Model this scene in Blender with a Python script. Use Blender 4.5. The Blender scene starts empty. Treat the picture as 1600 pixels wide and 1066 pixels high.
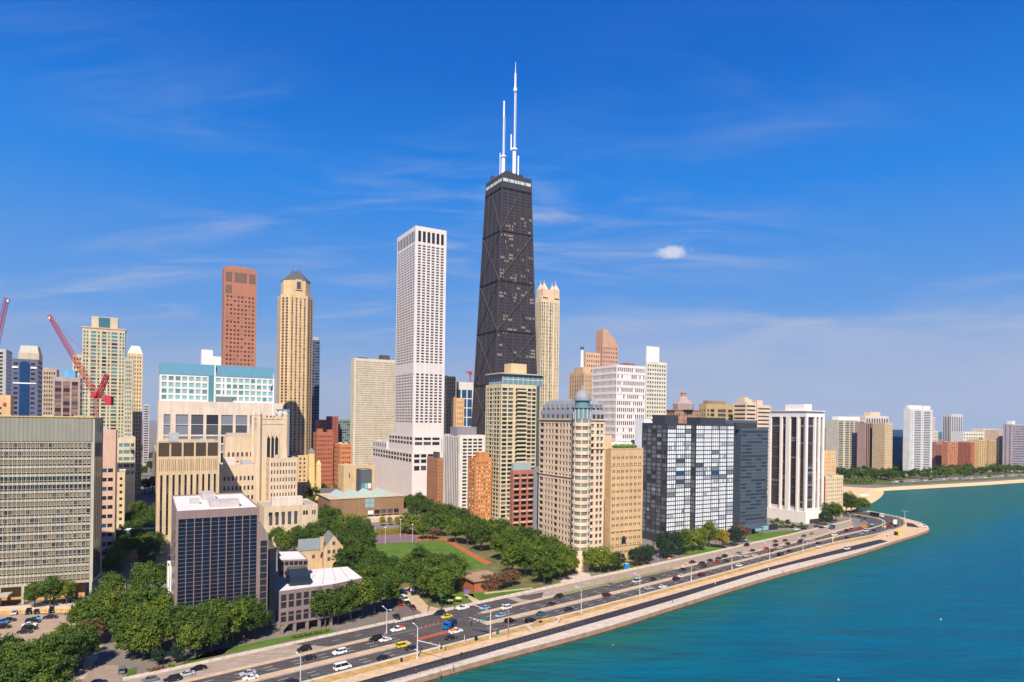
import bpy, math, random
from mathutils import Vector, Matrix
random.seed(7)
scene = bpy.context.scene
COL = scene.collection
# ------------------------------------------------------------------ camera
FPX, CAMZ, ROLL, SHIFT = 1000.0, 81.5, 0.0145, 122.0      # focal in px of a 1600 px wide frame
cr, sr = math.cos(ROLL), math.sin(ROLL)
RIGHT, UP, FWD = Vector((cr, 0, sr)), Vector((-sr, 0, cr)), Vector((0, 1, 0))
EYE = Vector((0, 0, CAMZ))
cam_data = bpy.data.cameras.new('camera')
cam = bpy.data.objects.new('camera', cam_data); COL.objects.link(cam)
cam_data.sensor_width = 36.0; cam_data.lens = 36.0 * FPX / 1600.0
cam_data.shift_x = 0.0; cam_data.shift_y = SHIFT / 1600.0
cam_data.clip_start = 1.0; cam_data.clip_end = 90000.0
m = Matrix.Identity(4)
for i in range(3):
    m[i][0] = RIGHT[i]; m[i][1] = UP[i]; m[i][2] = -FWD[i]; m[i][3] = EYE[i]
cam.matrix_world = m
scene.camera = cam
# ------------------------------------------------------------------ sun and sky
SUN_DIR = Vector((-0.02, -1.0, 0)).normalized()          # horizontal direction towards the sun
SUN_EL = math.radians(45.5)
to_sun = SUN_DIR * math.cos(SUN_EL) + Vector((0, 0, math.sin(SUN_EL)))
sun_data = bpy.data.lights.new('sun', 'SUN'); sun_data.energy = 5.0; sun_data.angle = math.radians(0.53)
sun_data.color = (1.0, 0.90, 0.74)
sun = bpy.data.objects.new('sun', sun_data); COL.objects.link(sun)
sun.rotation_euler = to_sun.to_track_quat('Z', 'Y').to_euler()
world = bpy.data.worlds.new('World'); scene.world = world; world.use_nodes = True
wn, wl = world.node_tree.nodes, world.node_tree.links
wn.clear()
def N(tree, t, **kw):
    n = tree.nodes.new(t)
    for k, v in kw.items():
        if k == 'inp':
            for a, b in v.items(): n.inputs[a].default_value = b
        else: setattr(n, k, v)
    return n
wt = world.node_tree
sky = N(wt, 'ShaderNodeTexSky'); sky.sky_type = 'NISHITA'; sky.sun_disc = False
sky.sun_elevation = SUN_EL; sky.sun_rotation = math.atan2(SUN_DIR.x, SUN_DIR.y)
sky.altitude = 200; sky.air_density = 1.0; sky.dust_density = 0.6; sky.ozone_density = 3.0
coord = N(wt, 'ShaderNodeTexCoord')
sepx = N(wt, 'ShaderNodeSeparateXYZ'); wl.new(coord.outputs['Generated'], sepx.inputs[0])
# wispy cirrus: direction projected on a high flat layer
def M(tree, op, a=None, b=None, c=None, clamp=False):
    n = tree.nodes.new('ShaderNodeMath'); n.operation = op; n.use_clamp = clamp
    for i, v in enumerate((a, b, c)):
        if v is None: continue
        if isinstance(v, (int, float)): n.inputs[i].default_value = v
        else: tree.links.new(v, n.inputs[i])
    return n.outputs[0]
KS = 1.0 / (0.11 * 1.42)                                    # ramp colours below are what the sky looks like in the photograph
skr = N(wt, 'ShaderNodeValToRGB'); wl.new(sepx.outputs[2], skr.inputs['Fac'])
els = skr.color_ramp.elements; els[0].position = 0.0; els[0].color = (.33, .42, .60, 1); els[1].position = 0.60; els[1].color = (.0, .110, .55, 1)
for pos_, c_ in ((.05, (.32, .425, .63, 1)), (.15, (.120, .335, .76, 1)), (.33, (.012, .235, .78, 1)), (.47, (.0, .145, .63, 1))):
    ee = els.new(pos_); ee.color = c_
skv = N(wt, 'ShaderNodeVectorMath', operation='SCALE', inp={'Scale': KS}); wl.new(skr.outputs[0], skv.inputs[0])
hue = N(wt, 'ShaderNodeMix', data_type='RGBA', inp={'Factor': 0.97}); wl.new(sky.outputs[0], hue.inputs['A']); wl.new(skv.outputs[0], hue.inputs['B'])
zc = M(wt, 'MAXIMUM', sepx.outputs[2], 0.0)
zz = M(wt, 'ADD', zc, 0.16)
vx = M(wt, 'DIVIDE', sepx.outputs[0], zz); vy = M(wt, 'DIVIDE', sepx.outputs[1], zz)
comb = N(wt, 'ShaderNodeCombineXYZ'); wl.new(vx, comb.inputs[0]); wl.new(vy, comb.inputs[1])
mp = N(wt, 'ShaderNodeMapping'); wl.new(comb.outputs[0], mp.inputs['Vector'])
mp.inputs['Rotation'].default_value = (0, 0, math.radians(-14)); mp.inputs['Scale'].default_value = (0.8, 2.4, 1)
mp.inputs['Location'].default_value = (2.35, 1.1, 0)
n1 = N(wt, 'ShaderNodeTexNoise', inp={'Scale': 1.5, 'Detail': 10.0, 'Roughness': 0.60, 'Distortion': 0.7}); wl.new(mp.outputs[0], n1.inputs['Vector'])
n2 = N(wt, 'ShaderNodeTexNoise', inp={'Scale': 0.75, 'Detail': 3.0, 'Roughness': 0.5}); wl.new(comb.outputs[0], n2.inputs['Vector'])
yb = M(wt, 'MAXIMUM', sepx.outputs[1], 0.05)
su = M(wt, 'DIVIDE', sepx.outputs[0], yb); svv = M(wt, 'DIVIDE', sepx.outputs[2], yb)
c1 = N(wt, 'ShaderNodeMapRange', interpolation_type='SMOOTHSTEP', inp={'From Min': 0.42, 'From Max': 0.80}); wl.new(n1.outputs['Fac'], c1.inputs['Value'])
mask = None
for (u0, v0, wu, wv, am) in ((-.70, .565, .16, .05, .42), (-.42, .49, .20, .05, .42), (.40, .53, .18, .07, .26), (-.06, .345, .22, .04, .85), (-.36, .285, .30, .05, .66), (-.70, .20, .30, .06, .55), (.16, .27, .24, .06, .66), (.10, .42, .30, .07, .16), (-.25, .17, .45, .07, .42)):
    du = M(wt, 'MULTIPLY', M(wt, 'SUBTRACT', su, u0), 1.0 / wu); dv = M(wt, 'MULTIPLY', M(wt, 'SUBTRACT', svv, v0), 1.0 / wv)
    g = M(wt, 'MULTIPLY', M(wt, 'EXPONENT', M(wt, 'MULTIPLY', M(wt, 'ADD', M(wt, 'MULTIPLY', du, du), M(wt, 'MULTIPLY', dv, dv)), -0.7)), am)
    mask = g if mask is None else M(wt, 'ADD', mask, g)
cir = M(wt, 'MULTIPLY', c1.outputs[0], mask, clamp=True)
# a low bank of pale cloud towards the right of the horizon, ragged along its top
n3 = N(wt, 'ShaderNodeTexNoise', inp={'Scale': 5.0, 'Detail': 7.0, 'Roughness': 0.55, 'Distortion': 0.5})
mp3 = N(wt, 'ShaderNodeMapping'); wl.new(coord.outputs['Generated'], mp3.inputs['Vector']); mp3.inputs['Scale'].default_value = (1.0, 1.0, 4.5); wl.new(mp3.outputs[0], n3.inputs['Vector'])
edge = M(wt, 'SUBTRACT', M(wt, 'ADD', M(wt, 'MULTIPLY_ADD', su, 0.05, 0.175), M(wt, 'MULTIPLY_ADD', n3.outputs['Fac'], 0.16, -0.08)), svv)
vz = N(wt, 'ShaderNodeMapRange', interpolation_type='SMOOTHSTEP', inp={'From Min': -0.02, 'From Max': 0.07}); wl.new(edge, vz.inputs['Value'])
veil_x = N(wt, 'ShaderNodeMapRange', interpolation_type='SMOOTHSTEP', inp={'From Min': -0.20, 'From Max': 0.30}); wl.new(su, veil_x.inputs['Value'])
vn = N(wt, 'ShaderNodeMapRange', inp={'From Min': 0.35, 'From Max': 0.68, 'To Min': 0.45, 'To Max': 0.95}); wl.new(n3.outputs['Fac'], vn.inputs['Value'])
veil = M(wt, 'MULTIPLY', M(wt, 'MULTIPLY', vz.outputs[0], veil_x.outputs[0]), vn.outputs[0])
# one small puff of cumulus
pd = (RIGHT * ((1047 - 800) / FPX) + UP * (-(394 - 533 - SHIFT) / FPX) + FWD).normalized()
nz = N(wt, 'ShaderNodeTexNoise', inp={'Scale': 34.0, 'Detail': 5.0, 'Roughness': 0.55}); wl.new(coord.outputs['Generated'], nz.inputs['Vector'])
sv = N(wt, 'ShaderNodeVectorMath', operation='SUBTRACT'); wl.new(coord.outputs['Generated'], sv.inputs[0]); sv.inputs[1].default_value = pd
sx = N(wt, 'ShaderNodeSeparateXYZ'); wl.new(sv.outputs[0], sx.inputs[0])
ex = M(wt, 'POWER', M(wt, 'ABSOLUTE', M(wt, 'DIVIDE', sx.outputs[0], 0.024)), 2.0)
ez = M(wt, 'POWER', M(wt, 'ABSOLUTE', M(wt, 'DIVIDE', sx.outputs[2], 0.0105)), 2.0)
er = M(wt, 'SQRT', M(wt, 'ADD', ex, ez))
er = M(wt, 'ADD', er, M(wt, 'MULTIPLY_ADD', nz.outputs['Fac'], 2.4, -1.2))
front = M(wt, 'GREATER_THAN', sepx.outputs[1], 0.0)
pf = N(wt, 'ShaderNodeMapRange', interpolation_type='SMOOTHSTEP', inp={'From Min': 1.15, 'From Max': 0.35, 'To Min': 0.0, 'To Max': 0.8}); wl.new(er, pf.inputs['Value'])
puff = M(wt, 'MULTIPLY', pf.outputs[0], front)
cloud = M(wt, 'MAXIMUM', cir, veil, clamp=True)
mixc = N(wt, 'ShaderNodeMix', data_type='RGBA'); wl.new(cloud, mixc.inputs['Factor'])
wl.new(hue.outputs['Result'], mixc.inputs['A']); mixc.inputs['B'].default_value = (0.40 * KS, 0.49 * KS, 0.70 * KS, 1)
mixp = N(wt, 'ShaderNodeMix', data_type='RGBA'); wl.new(puff, mixp.inputs['Factor']); wl.new(mixc.outputs['Result'], mixp.inputs['A']); mixp.inputs['B'].default_value = (0.74 * KS, 0.76 * KS, 0.84 * KS, 1)
bg = N(wt, 'ShaderNodeBackground', inp={'Strength': 0.11}); wl.new(mixp.outputs['Result'], bg.inputs['Color'])
wo = N(wt, 'ShaderNodeOutputWorld'); wl.new(bg.outputs[0], wo.inputs['Surface'])
scene.view_settings.view_transform = 'Standard'; scene.view_settings.look = 'None'
scene.view_settings.exposure = 0.50; scene.view_settings.gamma = 1.0; scene.view_settings.use_curve_mapping = False
scene.cycles.max_bounces = 5; scene.cycles.diffuse_bounces = 2; scene.cycles.glossy_bounces = 3
scene.cycles.transmission_bounces = 3; scene.cycles.transparent_max_bounces = 6; scene.cycles.volume_bounces = 0
scene.cycles.caustics_reflective = False; scene.cycles.caustics_refractive = False
scene.cycles.use_denoising = True
# ------------------------------------------------------------------ picture point -> place
def ray(px, py): return FWD + RIGHT * ((px - 800) / FPX) - UP * ((py - 533 - SHIFT) / FPX)
def G(px, py, z=0.0):
    d = ray(px, py); t = (z - CAMZ) / d.z
    return EYE + d * t
def G2(px, py, z=0.0):
    p = G(px, py, z); return Vector((p.x, p.y))
def Zat(px, py, Y):
    d = ray(px, py); return CAMZ + d.z * Y / d.y
def slope(px, py):
    d = ray(px, py); return d.x / d.y
def pix(p):
    q = Vector(p) - EYE
    return 800 + FPX * q.dot(RIGHT) / q.y, 533 + SHIFT - FPX * q.dot(UP) / q.y
WEST, NORTH = Vector((-0.5, 0.8660254)), Vector((0.8660254, 0.5))
# ------------------------------------------------------------------ materials
MATS = {}
def mat(name, col, rough=0.8, noise=0.10, scale=0.25, metal=0.0, spec=0.3, bump=0.0, objcol=False, streak=0.0, ior=1.45, wear=0.0):
    if name in MATS: return MATS[name]
    mt = bpy.data.materials.new(name); mt.use_nodes = True; MATS[name] = mt
    t = mt.node_tree; b = t.nodes['Principled BSDF']
    b.inputs['Roughness'].default_value = rough; b.inputs['Metallic'].default_value = metal
    b.inputs['Specular IOR Level'].default_value = spec; b.inputs['IOR'].default_value = ior
    b.inputs['Base Color'].default_value = (*col, 1)
    if noise or objcol:
        tc = N(t, 'ShaderNodeTexCoord')
        nz = N(t, 'ShaderNodeTexNoise', inp={'Scale': scale, 'Detail': 6.0, 'Roughness': 0.62}); t.links.new(tc.outputs['Object'], nz.inputs['Vector'])
        fac = nz.outputs['Fac']
        if streak:
            mpn = N(t, 'ShaderNodeMapping'); t.links.new(tc.outputs['Object'], mpn.inputs['Vector']); mpn.inputs['Scale'].default_value = (0.9, 0.9, 0.03)
            ns = N(t, 'ShaderNodeTexNoise', inp={'Scale': 1.0, 'Detail': 4.0}); t.links.new(mpn.outputs[0], ns.inputs['Vector'])
            fac = M(t, 'MULTIPLY_ADD', M(t, 'SUBTRACT', ns.outputs['Fac'], 0.5), streak / max(noise, 1e-3), fac)
        if wear:
            mw = N(t, 'ShaderNodeMapping'); t.links.new(tc.outputs['Object'], mw.inputs['Vector']); mw.inputs['Rotation'].default_value = (0, 0, math.radians(-41)); mw.inputs['Scale'].default_value = (0.02, 1.1, 1)
            nw = N(t, 'ShaderNodeTexNoise', inp={'Scale': 1.0, 'Detail': 5.0}); t.links.new(mw.outputs[0], nw.inputs['Vector'])
            fac = M(t, 'MULTIPLY_ADD', M(t, 'SUBTRACT', nw.outputs['Fac'], 0.5), wear / max(noise, 1e-3), fac)
        mr = N(t, 'ShaderNodeMapRange', inp={'From Min': 0.25, 'From Max': 0.75, 'To Min': 1 - noise * 1.5, 'To Max': 1 + noise * 1.5}); t.links.new(fac, mr.inputs['Value'])
        mx = N(t, 'ShaderNodeVectorMath', operation='SCALE'); mx.inputs[0].default_value = col
        if objcol:
            oi = N(t, 'ShaderNodeObjectInfo'); t.links.new(oi.outputs['Color'], mx.inputs[0])
        t.links.new(mr.outputs[0], mx.inputs['Scale']); t.links.new(mx.outputs[0], b.inputs['Base Color'])
        if bump:
            nb = N(t, 'ShaderNodeTexNoise', inp={'Scale': scale * 8, 'Detail': 4.0}); t.links.new(tc.outputs['Object'], nb.inputs['Vector'])
            bp = N(t, 'ShaderNodeBump', inp={'Strength': bump, 'Distance': 0.1}); t.links.new(nb.outputs['Fac'], bp.inputs['Height']); t.links.new(bp.outputs[0], b.inputs['Normal'])
    return mt
def wallm(name, col, noise=0.07, rough=0.85): return mat(name, col, rough, noise * 1.25, 0.12, streak=noise * 1.3)
GL_DARK = mat('window_glass_dark', (0.022, 0.026, 0.035), 0.08, 0, spec=0.5)
GL_MID = mat('window_glass_grey', (0.075, 0.08, 0.095), 0.10, 0, spec=0.5)
GL_BLIND = mat('window_glass_with_blind', (0.24, 0.19, 0.13), 0.3, 0, spec=0.4)
GL_PALE = mat('window_glass_white', (0.76, 0.78, 0.80), 0.25, 0, spec=0.4)
GL_TEAL = mat('window_glass_teal', (0.10, 0.25, 0.27), 0.08, 0, spec=0.6)
GL_BLUE = mat('window_glass_blue', (0.015, 0.075, 0.19), 0.08, 0, spec=0.6)
GL_AQUA = mat('window_glass_aqua', (0.24, 0.42, 0.45), 0.12, 0, spec=0.5)
GL_BROWN = mat('window_glass_bronze', (0.045, 0.028, 0.028), 0.08, 0, spec=0.5)
GL_WARM = mat('window_glass_tan', (0.36, 0.28, 0.21), 0.3, 0, spec=0.4)
GL_GREY = mat('window_glass_blue_grey', (0.20, 0.22, 0.26), 0.2, 0, spec=0.5)
GL_PGREY = mat('window_glass_pale_grey', (0.42, 0.45, 0.50), 0.25, 0, spec=0.4)
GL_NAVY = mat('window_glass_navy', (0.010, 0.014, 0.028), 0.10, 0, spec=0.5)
GLS = [GL_DARK, GL_MID, GL_BLIND, GL_PALE, GL_TEAL, GL_BLUE, GL_AQUA, GL_BROWN, GL_WARM, GL_GREY, GL_PGREY, GL_NAVY]
D_, M_, B_, P_, T_, U_, A_, W_, L_, G_, Q_, N_ = range(12)
# ------------------------------------------------------------------ mesh helper
class MB:
    def __init__(s): s.v = []; s.f = []; s.m = []
    def face(s, pts, mi=0):
        n = len(s.v); s.v.extend([(p[0], p[1], p[2]) for p in pts]); s.f.append(tuple(range(n, n + len(pts)))); s.m.append(mi)
    def prism(s, poly, z0, z1, mi=0, mt=None, bottom=False, top=True):
        k = len(poly); n = len(s.v)
        # make the outline counter-clockwise so that normals point out
        ar = sum(poly[i][0] * poly[(i + 1) % k][1] - poly[(i + 1) % k][0] * poly[i][1] for i in range(k))
        if ar < 0: poly = list(poly)[::-1]
        for p in poly: s.v.append((p[0], p[1], z0))
        for p in poly: s.v.append((p[0], p[1], z1))
        for i in range(k):
            j = (i + 1) % k; s.f.append((n + i, n + j, n + k + j, n + k + i)); s.m.append(mi)
        if top: s.f.append(tuple(range(n + k, n + 2 * k))); s.m.append(mi if mt is None else mt)
        if bottom: s.f.append(tuple(range(n + k - 1, n - 1, -1))); s.m.append(mi)
    def frustum(s, p0, z0, p1, z1, mi=0, top=True):
        k = len(p0); n = len(s.v)
        for p in p0: s.v.append((p[0], p[1], z0))
        for p in p1: s.v.append((p[0], p[1], z1))
        for i in range(k):
            j = (i + 1) % k; s.f.append((n + i, n + j, n + k + j, n + k + i)); s.m.append(mi)
        if top: s.f.append(tuple(range(n + k, n + 2 * k))); s.m.append(mi)
    def box(s, c, size, rot=0.0, mi=0):
        cx, cy, cz = c; hx, hy, hz = size[0] / 2, size[1] / 2, size[2] / 2
        ca, sa = math.cos(rot), math.sin(rot)
        poly = [(cx + x * ca - y * sa, cy + x * sa + y * ca) for x, y in ((-hx, -hy), (hx, -hy), (hx, hy), (-hx, hy))]
        s.prism(poly, cz - hz, cz + hz, mi, bottom=True)
    def tube(s, a, b, r0, r1=None, n=8, mi=0, caps=True):
        r1 = r0 if r1 is None else r1
        a, b = Vector(a), Vector(b); d = (b - a)
        if d.length < 1e-6: return
        d.normalize(); x = d.orthogonal().normalized(); y = d.cross(x)
        k = len(s.v)
        for c, r in ((a, r0), (b, r1)):
            for i in range(n):
                t = 2 * math.pi * i / n; p = c + (x * math.cos(t) + y * math.sin(t)) * r; s.v.append((p.x, p.y, p.z))
        for i in range(n):
            j = (i + 1) % n; s.f.append((k + i, k + j, k + n + j, k + n + i)); s.m.append(mi)
        if caps:
            s.f.append(tuple(range(k + n - 1, k - 1, -1))); s.m.append(mi); s.f.append(tuple(range(k + n, k + 2 * n))); s.m.append(mi)
    def lathe(s, c, prof, n=16, mi=0):
        k = len(s.v)
        for r, z in prof:
            for i in range(n):
                t = 2 * math.pi * i / n; s.v.append((c[0] + r * math.cos(t), c[1] + r * math.sin(t), z))
        for q in range(len(prof) - 1):
            for i in range(n):
                j = (i + 1) % n; a = k + q * n
                s.f.append((a + i, a + j, a + n + j, a + n + i)); s.m.append(mi)
        s.f.append(tuple(range(k + (len(prof) - 1) * n, k + len(prof) * n))); s.m.append(mi)
    def mesh(s, name, mats, org=(0, 0, 0), smooth=False):
        me = bpy.data.meshes.new(name)
        ox, oy, oz = org
        me.from_pydata([(x - ox, y - oy, z - oz) for x, y, z in s.v], [], s.f)
        for mt in mats: me.materials.append(mt)
        if len(mats) > 1: me.polygons.foreach_set('material_index', s.m)
        if smooth: me.polygons.foreach_set('use_smooth', [True] * len(me.polygons))
        me.update(); return me
    def build(s, name, mats, parent=None, org=None, smooth=False):
        if not isinstance(mats, (list, tuple)): mats = [mats]
        if parent is not None: org = wloc(parent)
        elif org is None: org = (0, 0, 0)
        o = bpy.data.objects.new(name, s.mesh(name, mats, org, smooth)); COL.objects.link(o)
        if parent is not None: o.parent = parent
        else: o.location = org
        return o
def wloc(o):
    p = Vector((0, 0, 0))
    while o is not None: p += o.location; o = o.parent
    return p
def tag(o, label=None, cat=None, group=None, kind=None):
    if label: o['label'] = label
    if cat: o['category'] = cat
    if group: o['group'] = group
    if kind: o['kind'] = kind
    return o
def empty(name, loc, label, cat, group=None):
    o = bpy.data.objects.new(name, None); COL.objects.link(o); o.location = loc; o.empty_display_size = 1
    return tag(o, label, cat, group)
def copy_tree(o, parent=None, cols=None):
    c = o.copy(); COL.objects.link(c); c.parent = parent
    for ch in list(o.children): copy_tree(ch, c)
    return c
def catmull(pts, step=3.0):
    """Smooth line through points, resampled."""
    pts = [Vector(p[:2]) for p in pts]; out = []
    for i in range(len(pts) - 1):
        p0 = pts[max(i - 1, 0)]; p1 = pts[i]; p2 = pts[i + 1]; p3 = pts[min(i + 2, len(pts) - 1)]
        n = max(2, int((p2 - p1).length / step))
        for k in range(n):
            t = k / n
            out.append(0.5 * ((2 * p1) + (p2 - p0) * t + (2 * p0 - 5 * p1 + 4 * p2 - p3) * t * t + (3 * p1 - p0 - 3 * p2 + p3) * t ** 3))
    out.append(pts[-1]); return out
def resample(line, n):
    L = [0.0]
    for a, b in zip(line, line[1:]): L.append(L[-1] + (b - a).length)
    out = []; j = 0
    for k in range(n + 1):
        t = L[-1] * k / n
        while j < len(line) - 2 and L[j + 1] < t: j += 1
        f = (t - L[j]) / max(L[j + 1] - L[j], 1e-6); out.append(line[j].lerp(line[j + 1], min(max(f, 0), 1)))
    return out
def sheet(name, outline, z, mt, kind='structure', label=None, cat=None):
    b = MB(); pl = [(p[0], p[1]) for p in outline]
    ar = sum(pl[i][0] * pl[(i + 1) % len(pl)][1] - pl[(i + 1) % len(pl)][0] * pl[i][1] for i in range(len(pl)))
    if ar < 0: pl = pl[::-1]
    b.face([(x, y, z) for x, y in pl])
    o = b.build(name, mt); o['kind'] = kind
    if label: o['label'] = label
    if cat: o['category'] = cat
    return o
def slab(name, outline, z0, z1, mt, kind='structure'):
    b = MB(); b.prism([(p[0], p[1]) for p in outline], z0, z1); o = b.build(name, mt); o['kind'] = kind; return o
# ------------------------------------------------------------------ ground, water, roads
P0 = Vector((75.2, 284.8)); SD = Vector((math.sin(math.radians(49)), math.cos(math.radians(49)))); SNm = Vector((-SD.y, SD.x))
def SN(s, n): return P0 + SD * s + SNm * n
ASPH = mat('asphalt', (0.082, 0.071, 0.067), 0.9, 0.16, 0.35, wear=0.45)
ASPH_NEW = mat('fresh_asphalt', (0.034, 0.032, 0.040), 0.85, 0.14, 0.3, wear=0.12)
CONC = mat('tan_concrete', (0.50, 0.36, 0.24), 0.9, 0.13, 0.3, wear=0.1)
CONC_L = mat('pale_concrete', (0.56, 0.46, 0.37), 0.9, 0.14, 0.4, wear=0.12)
CONC_DR = mat('drive_concrete', (0.34, 0.265, 0.205), 0.9, 0.10, 0.25, wear=0.2)
SANDY = mat('sandy_paving', (0.58, 0.40, 0.245), 0.95, 0.12, 0.25, wear=0.14)
DRY = mat('dry_grass', (0.44, 0.27, 0.09), 0.95, 0.30, 0.30)
URB = mat('city_ground', (0.20, 0.17, 0.15), 0.95, 0.15, 0.05)
GRASS = mat('lawn_grass', (0.085, 0.155, 0.018), 0.95, 0.24, 0.12)
GRASS_D = mat('dull_lawn', (0.07, 0.12, 0.02), 0.95, 0.2, 0.2)  # duller, slightly darker lawn green
SCRUB = mat('roadside_grass', (0.20, 0.22, 0.07), 0.95, 0.3, 0.3)
SAND = mat('beach_sand', (0.72, 0.46, 0.25), 0.95, 0.07, 0.06)
TRACK = mat('running_track', (0.40, 0.12, 0.05), 0.9, 0.08, 0.3)
COURT = mat('tennis_court', (0.17, 0.13, 0.20), 0.9, 0.05, 0.3)
COURT_R = mat('court_surround', (0.30, 0.12, 0.09), 0.9, 0.08, 0.3)
ROCK = mat('seawall_concrete', (0.34, 0.22, 0.15), 0.9, 0.22, 0.4)
PAINT_W = mat('road_paint_white', (0.72, 0.70, 0.66), 0.8, 0.15, 0.8)
WZ = -2.4
# lake
wm = bpy.data.materials.new('lake_water'); wm.use_nodes = True
t = wm.node_tree; b = t.nodes['Principled BSDF']
b.inputs['Roughness'].default_value = 0.34; b.inputs['IOR'].default_value = 1.22; b.inputs['Specular IOR Level'].default_value = 0.08
tc = N(t, 'ShaderNodeTexCoord'); sp = N(t, 'ShaderNodeSeparateXYZ'); t.links.new(tc.outputs['Object'], sp.inputs[0])
dist = M(t, 'MULTIPLY', M(t, 'ADD', M(t, 'MULTIPLY', sp.outputs[0], -SNm.x), M(t, 'MULTIPLY_ADD', sp.outputs[1], -SNm.y, P0.x * SNm.x + P0.y * SNm.y)), 1.0)
pn = N(t, 'ShaderNodeTexNoise', inp={'Scale': 0.013, 'Detail': 4.0, 'Roughness': 0.55, 'Distortion': 0.6}); t.links.new(tc.outputs['Object'], pn.inputs['Vector'])
depth = M(t, 'ADD', M(t, 'DIVIDE', dist, 95.0), M(t, 'MULTIPLY_ADD', pn.outputs['Fac'], 0.8, -0.4))
ramp = N(t, 'ShaderNodeValToRGB'); t.links.new(depth, ramp.inputs['Fac'])
e = ramp.color_ramp.elements; e[0].position = 0.0; e[0].color = (0.010, 0.108, 0.098, 1); e[1].position = 0.85; e[1].color = (0.0, 0.094, 0.172, 1)
mid = ramp.color_ramp.elements.new(0.38); mid.color = (0.0, 0.104, 0.165, 1)
mps = N(t, 'ShaderNodeMapping'); t.links.new(tc.outputs['Object'], mps.inputs['Vector']); mps.inputs['Rotation'].default_value = (0, 0, math.radians(-35)); mps.inputs['Scale'].default_value = (0.05, 0.28, 1)
ws = N(t, 'ShaderNodeTexNoise', inp={'Scale': 1.0, 'Detail': 7.0, 'Roughness': 0.65, 'Distortion': 0.5}); t.links.new(mps.outputs[0], ws.inputs['Vector'])  # light and dark of ripples put into the base colour as streaks
wsm = N(t, 'ShaderNodeMapRange', inp={'From Min': 0.3, 'From Max': 0.7, 'To Min': 0.90, 'To Max': 1.10}); t.links.new(ws.outputs['Fac'], wsm.inputs['Value'])
wsc = N(t, 'ShaderNodeVectorMath', operation='SCALE'); t.links.new(ramp.outputs[0], wsc.inputs[0]); t.links.new(wsm.outputs[0], wsc.inputs['Scale'])
t.links.new(wsc.outputs[0], b.inputs['Base Color'])
mpw = N(t, 'ShaderNodeMapping'); t.links.new(tc.outputs['Object'], mpw.inputs['Vector']); mpw.inputs['Rotation'].default_value = (0, 0, math.radians(28)); mpw.inputs['Scale'].default_value = (0.35, 1.0, 1.0)
w1 = N(t, 'ShaderNodeTexNoise', inp={'Scale': 0.55, 'Detail': 5.0, 'Roughness': 0.6, 'Distortion': 0.4}); t.links.new(mpw.outputs[0], w1.inputs['Vector'])
w2 = N(t, 'ShaderNodeTexNoise', inp={'Scale': 0.07, 'Detail': 3.0, 'Roughness': 0.5}); t.links.new(mpw.outputs[0], w2.inputs['Vector'])
hgt = M(t, 'MULTIPLY_ADD', w2.outputs['Fac'], 2.2, M(t, 'MULTIPLY', w1.outputs['Fac'], 0.55))
bp = N(t, 'ShaderNodeBump', inp={'Strength': 1.0, 'Distance': 1.9}); t.links.new(hgt, bp.inputs['Height']); t.links.new(bp.outputs[0], b.inputs['Normal'])
sheet('water', [(-8000, -900), (8000, -900), (8000, 8000), (-8000, 8000)], WZ, wm)
# shore: A = top edge of the seawall
A = [SN(-420, 7), SN(-250, 6), SN(-157, 4.6), SN(-110, 3.2), G2(940, 982), G2(1060, 945), G2(1200, 902), G2(1340, 864), G2(1400, 845), G2(1430, 836), G2(1449, 829.5)]
TIP = [G2(1452.5, 827), G2(1450, 822), G2(1438, 816), G2(1408, 808), G2(1379, 802), G2(1356, 797.6)]
BEACH_W = [G2(1352, 791, WZ), G2(1367.5, 783.5, WZ), G2(1377, 776, WZ), G2(1381, 770.5, WZ), G2(1379, 767, WZ), G2(1412, 765.3, WZ), G2(1480, 761.5, WZ), G2(1540, 758, WZ), G2(1600, 754, WZ), G2(1720, 747, WZ)]
BEACH_L = [G2(1330, 797), G2(1330, 783), G2(1338, 772), G2(1350, 765.5), G2(1362, 763), G2(1380, 762), G2(1412, 760), G2(1480, 756.5), G2(1540, 753.2), G2(1600, 749), G2(1720, 742)]
far_dir = (BEACH_L[-1] - BEACH_L[-3]).normalized()
SH = catmull(A, 12) + TIP + BEACH_L + [BEACH_L[-1] + far_dir * 1500, BEACH_L[-1] + far_dir * 3500 + Vector((-1500, 1500)), Vector((2600, 5200)), Vector((2900, 7900)), Vector((-7900, 7900)), Vector((-7900, -500)), Vector((-500, -500))]
gm = MB(); k = len(SH)
pl = [(p.x, p.y) for p in SH]
ar = sum(pl[i][0] * pl[(i + 1) % k][1] - pl[(i + 1) % k][0] * pl[i][1] for i in range(k))
gm.prism(pl, -6.0, 0.0, 1, 0)
g = gm.build('ground', [URB, ROCK]); g['kind'] = 'structure'
# beach: from the promenade down into the water
bm_ = MB()
for i in range(len(BEACH_W)):
    pass
bl, bw = resample(BEACH_L, 60), resample(BEACH_W, 60)
for i in range(60):
    o0, o1 = (bw[i] - bl[i]).normalized() * 10, (bw[i + 1] - bl[i + 1]).normalized() * 10
    bm_.face([(*bl[i], 0.02), (*bl[i + 1], 0.02), (*bw[i + 1], WZ + 0.06), (*bw[i], WZ + 0.06)])
    bm_.face([(*bw[i], WZ + 0.06), (*bw[i + 1], WZ + 0.06), (*(bw[i + 1] + o1), WZ - 1.2), (*(bw[i] + o0), WZ - 1.2)])
bb = bm_.build('beach', SAND); bb['kind'] = 'structure'
sheet('beach_top', [G2(1290, 775), G2(1312, 760), G2(1345, 762), G2(1362, 762.8), G2(1352, 768), G2(1341, 774), G2(1334, 785), G2(1332, 798), G2(1310, 800)], 0.03, SAND)
wb = MB(); WB = catmull(A, 4) + TIP
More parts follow.
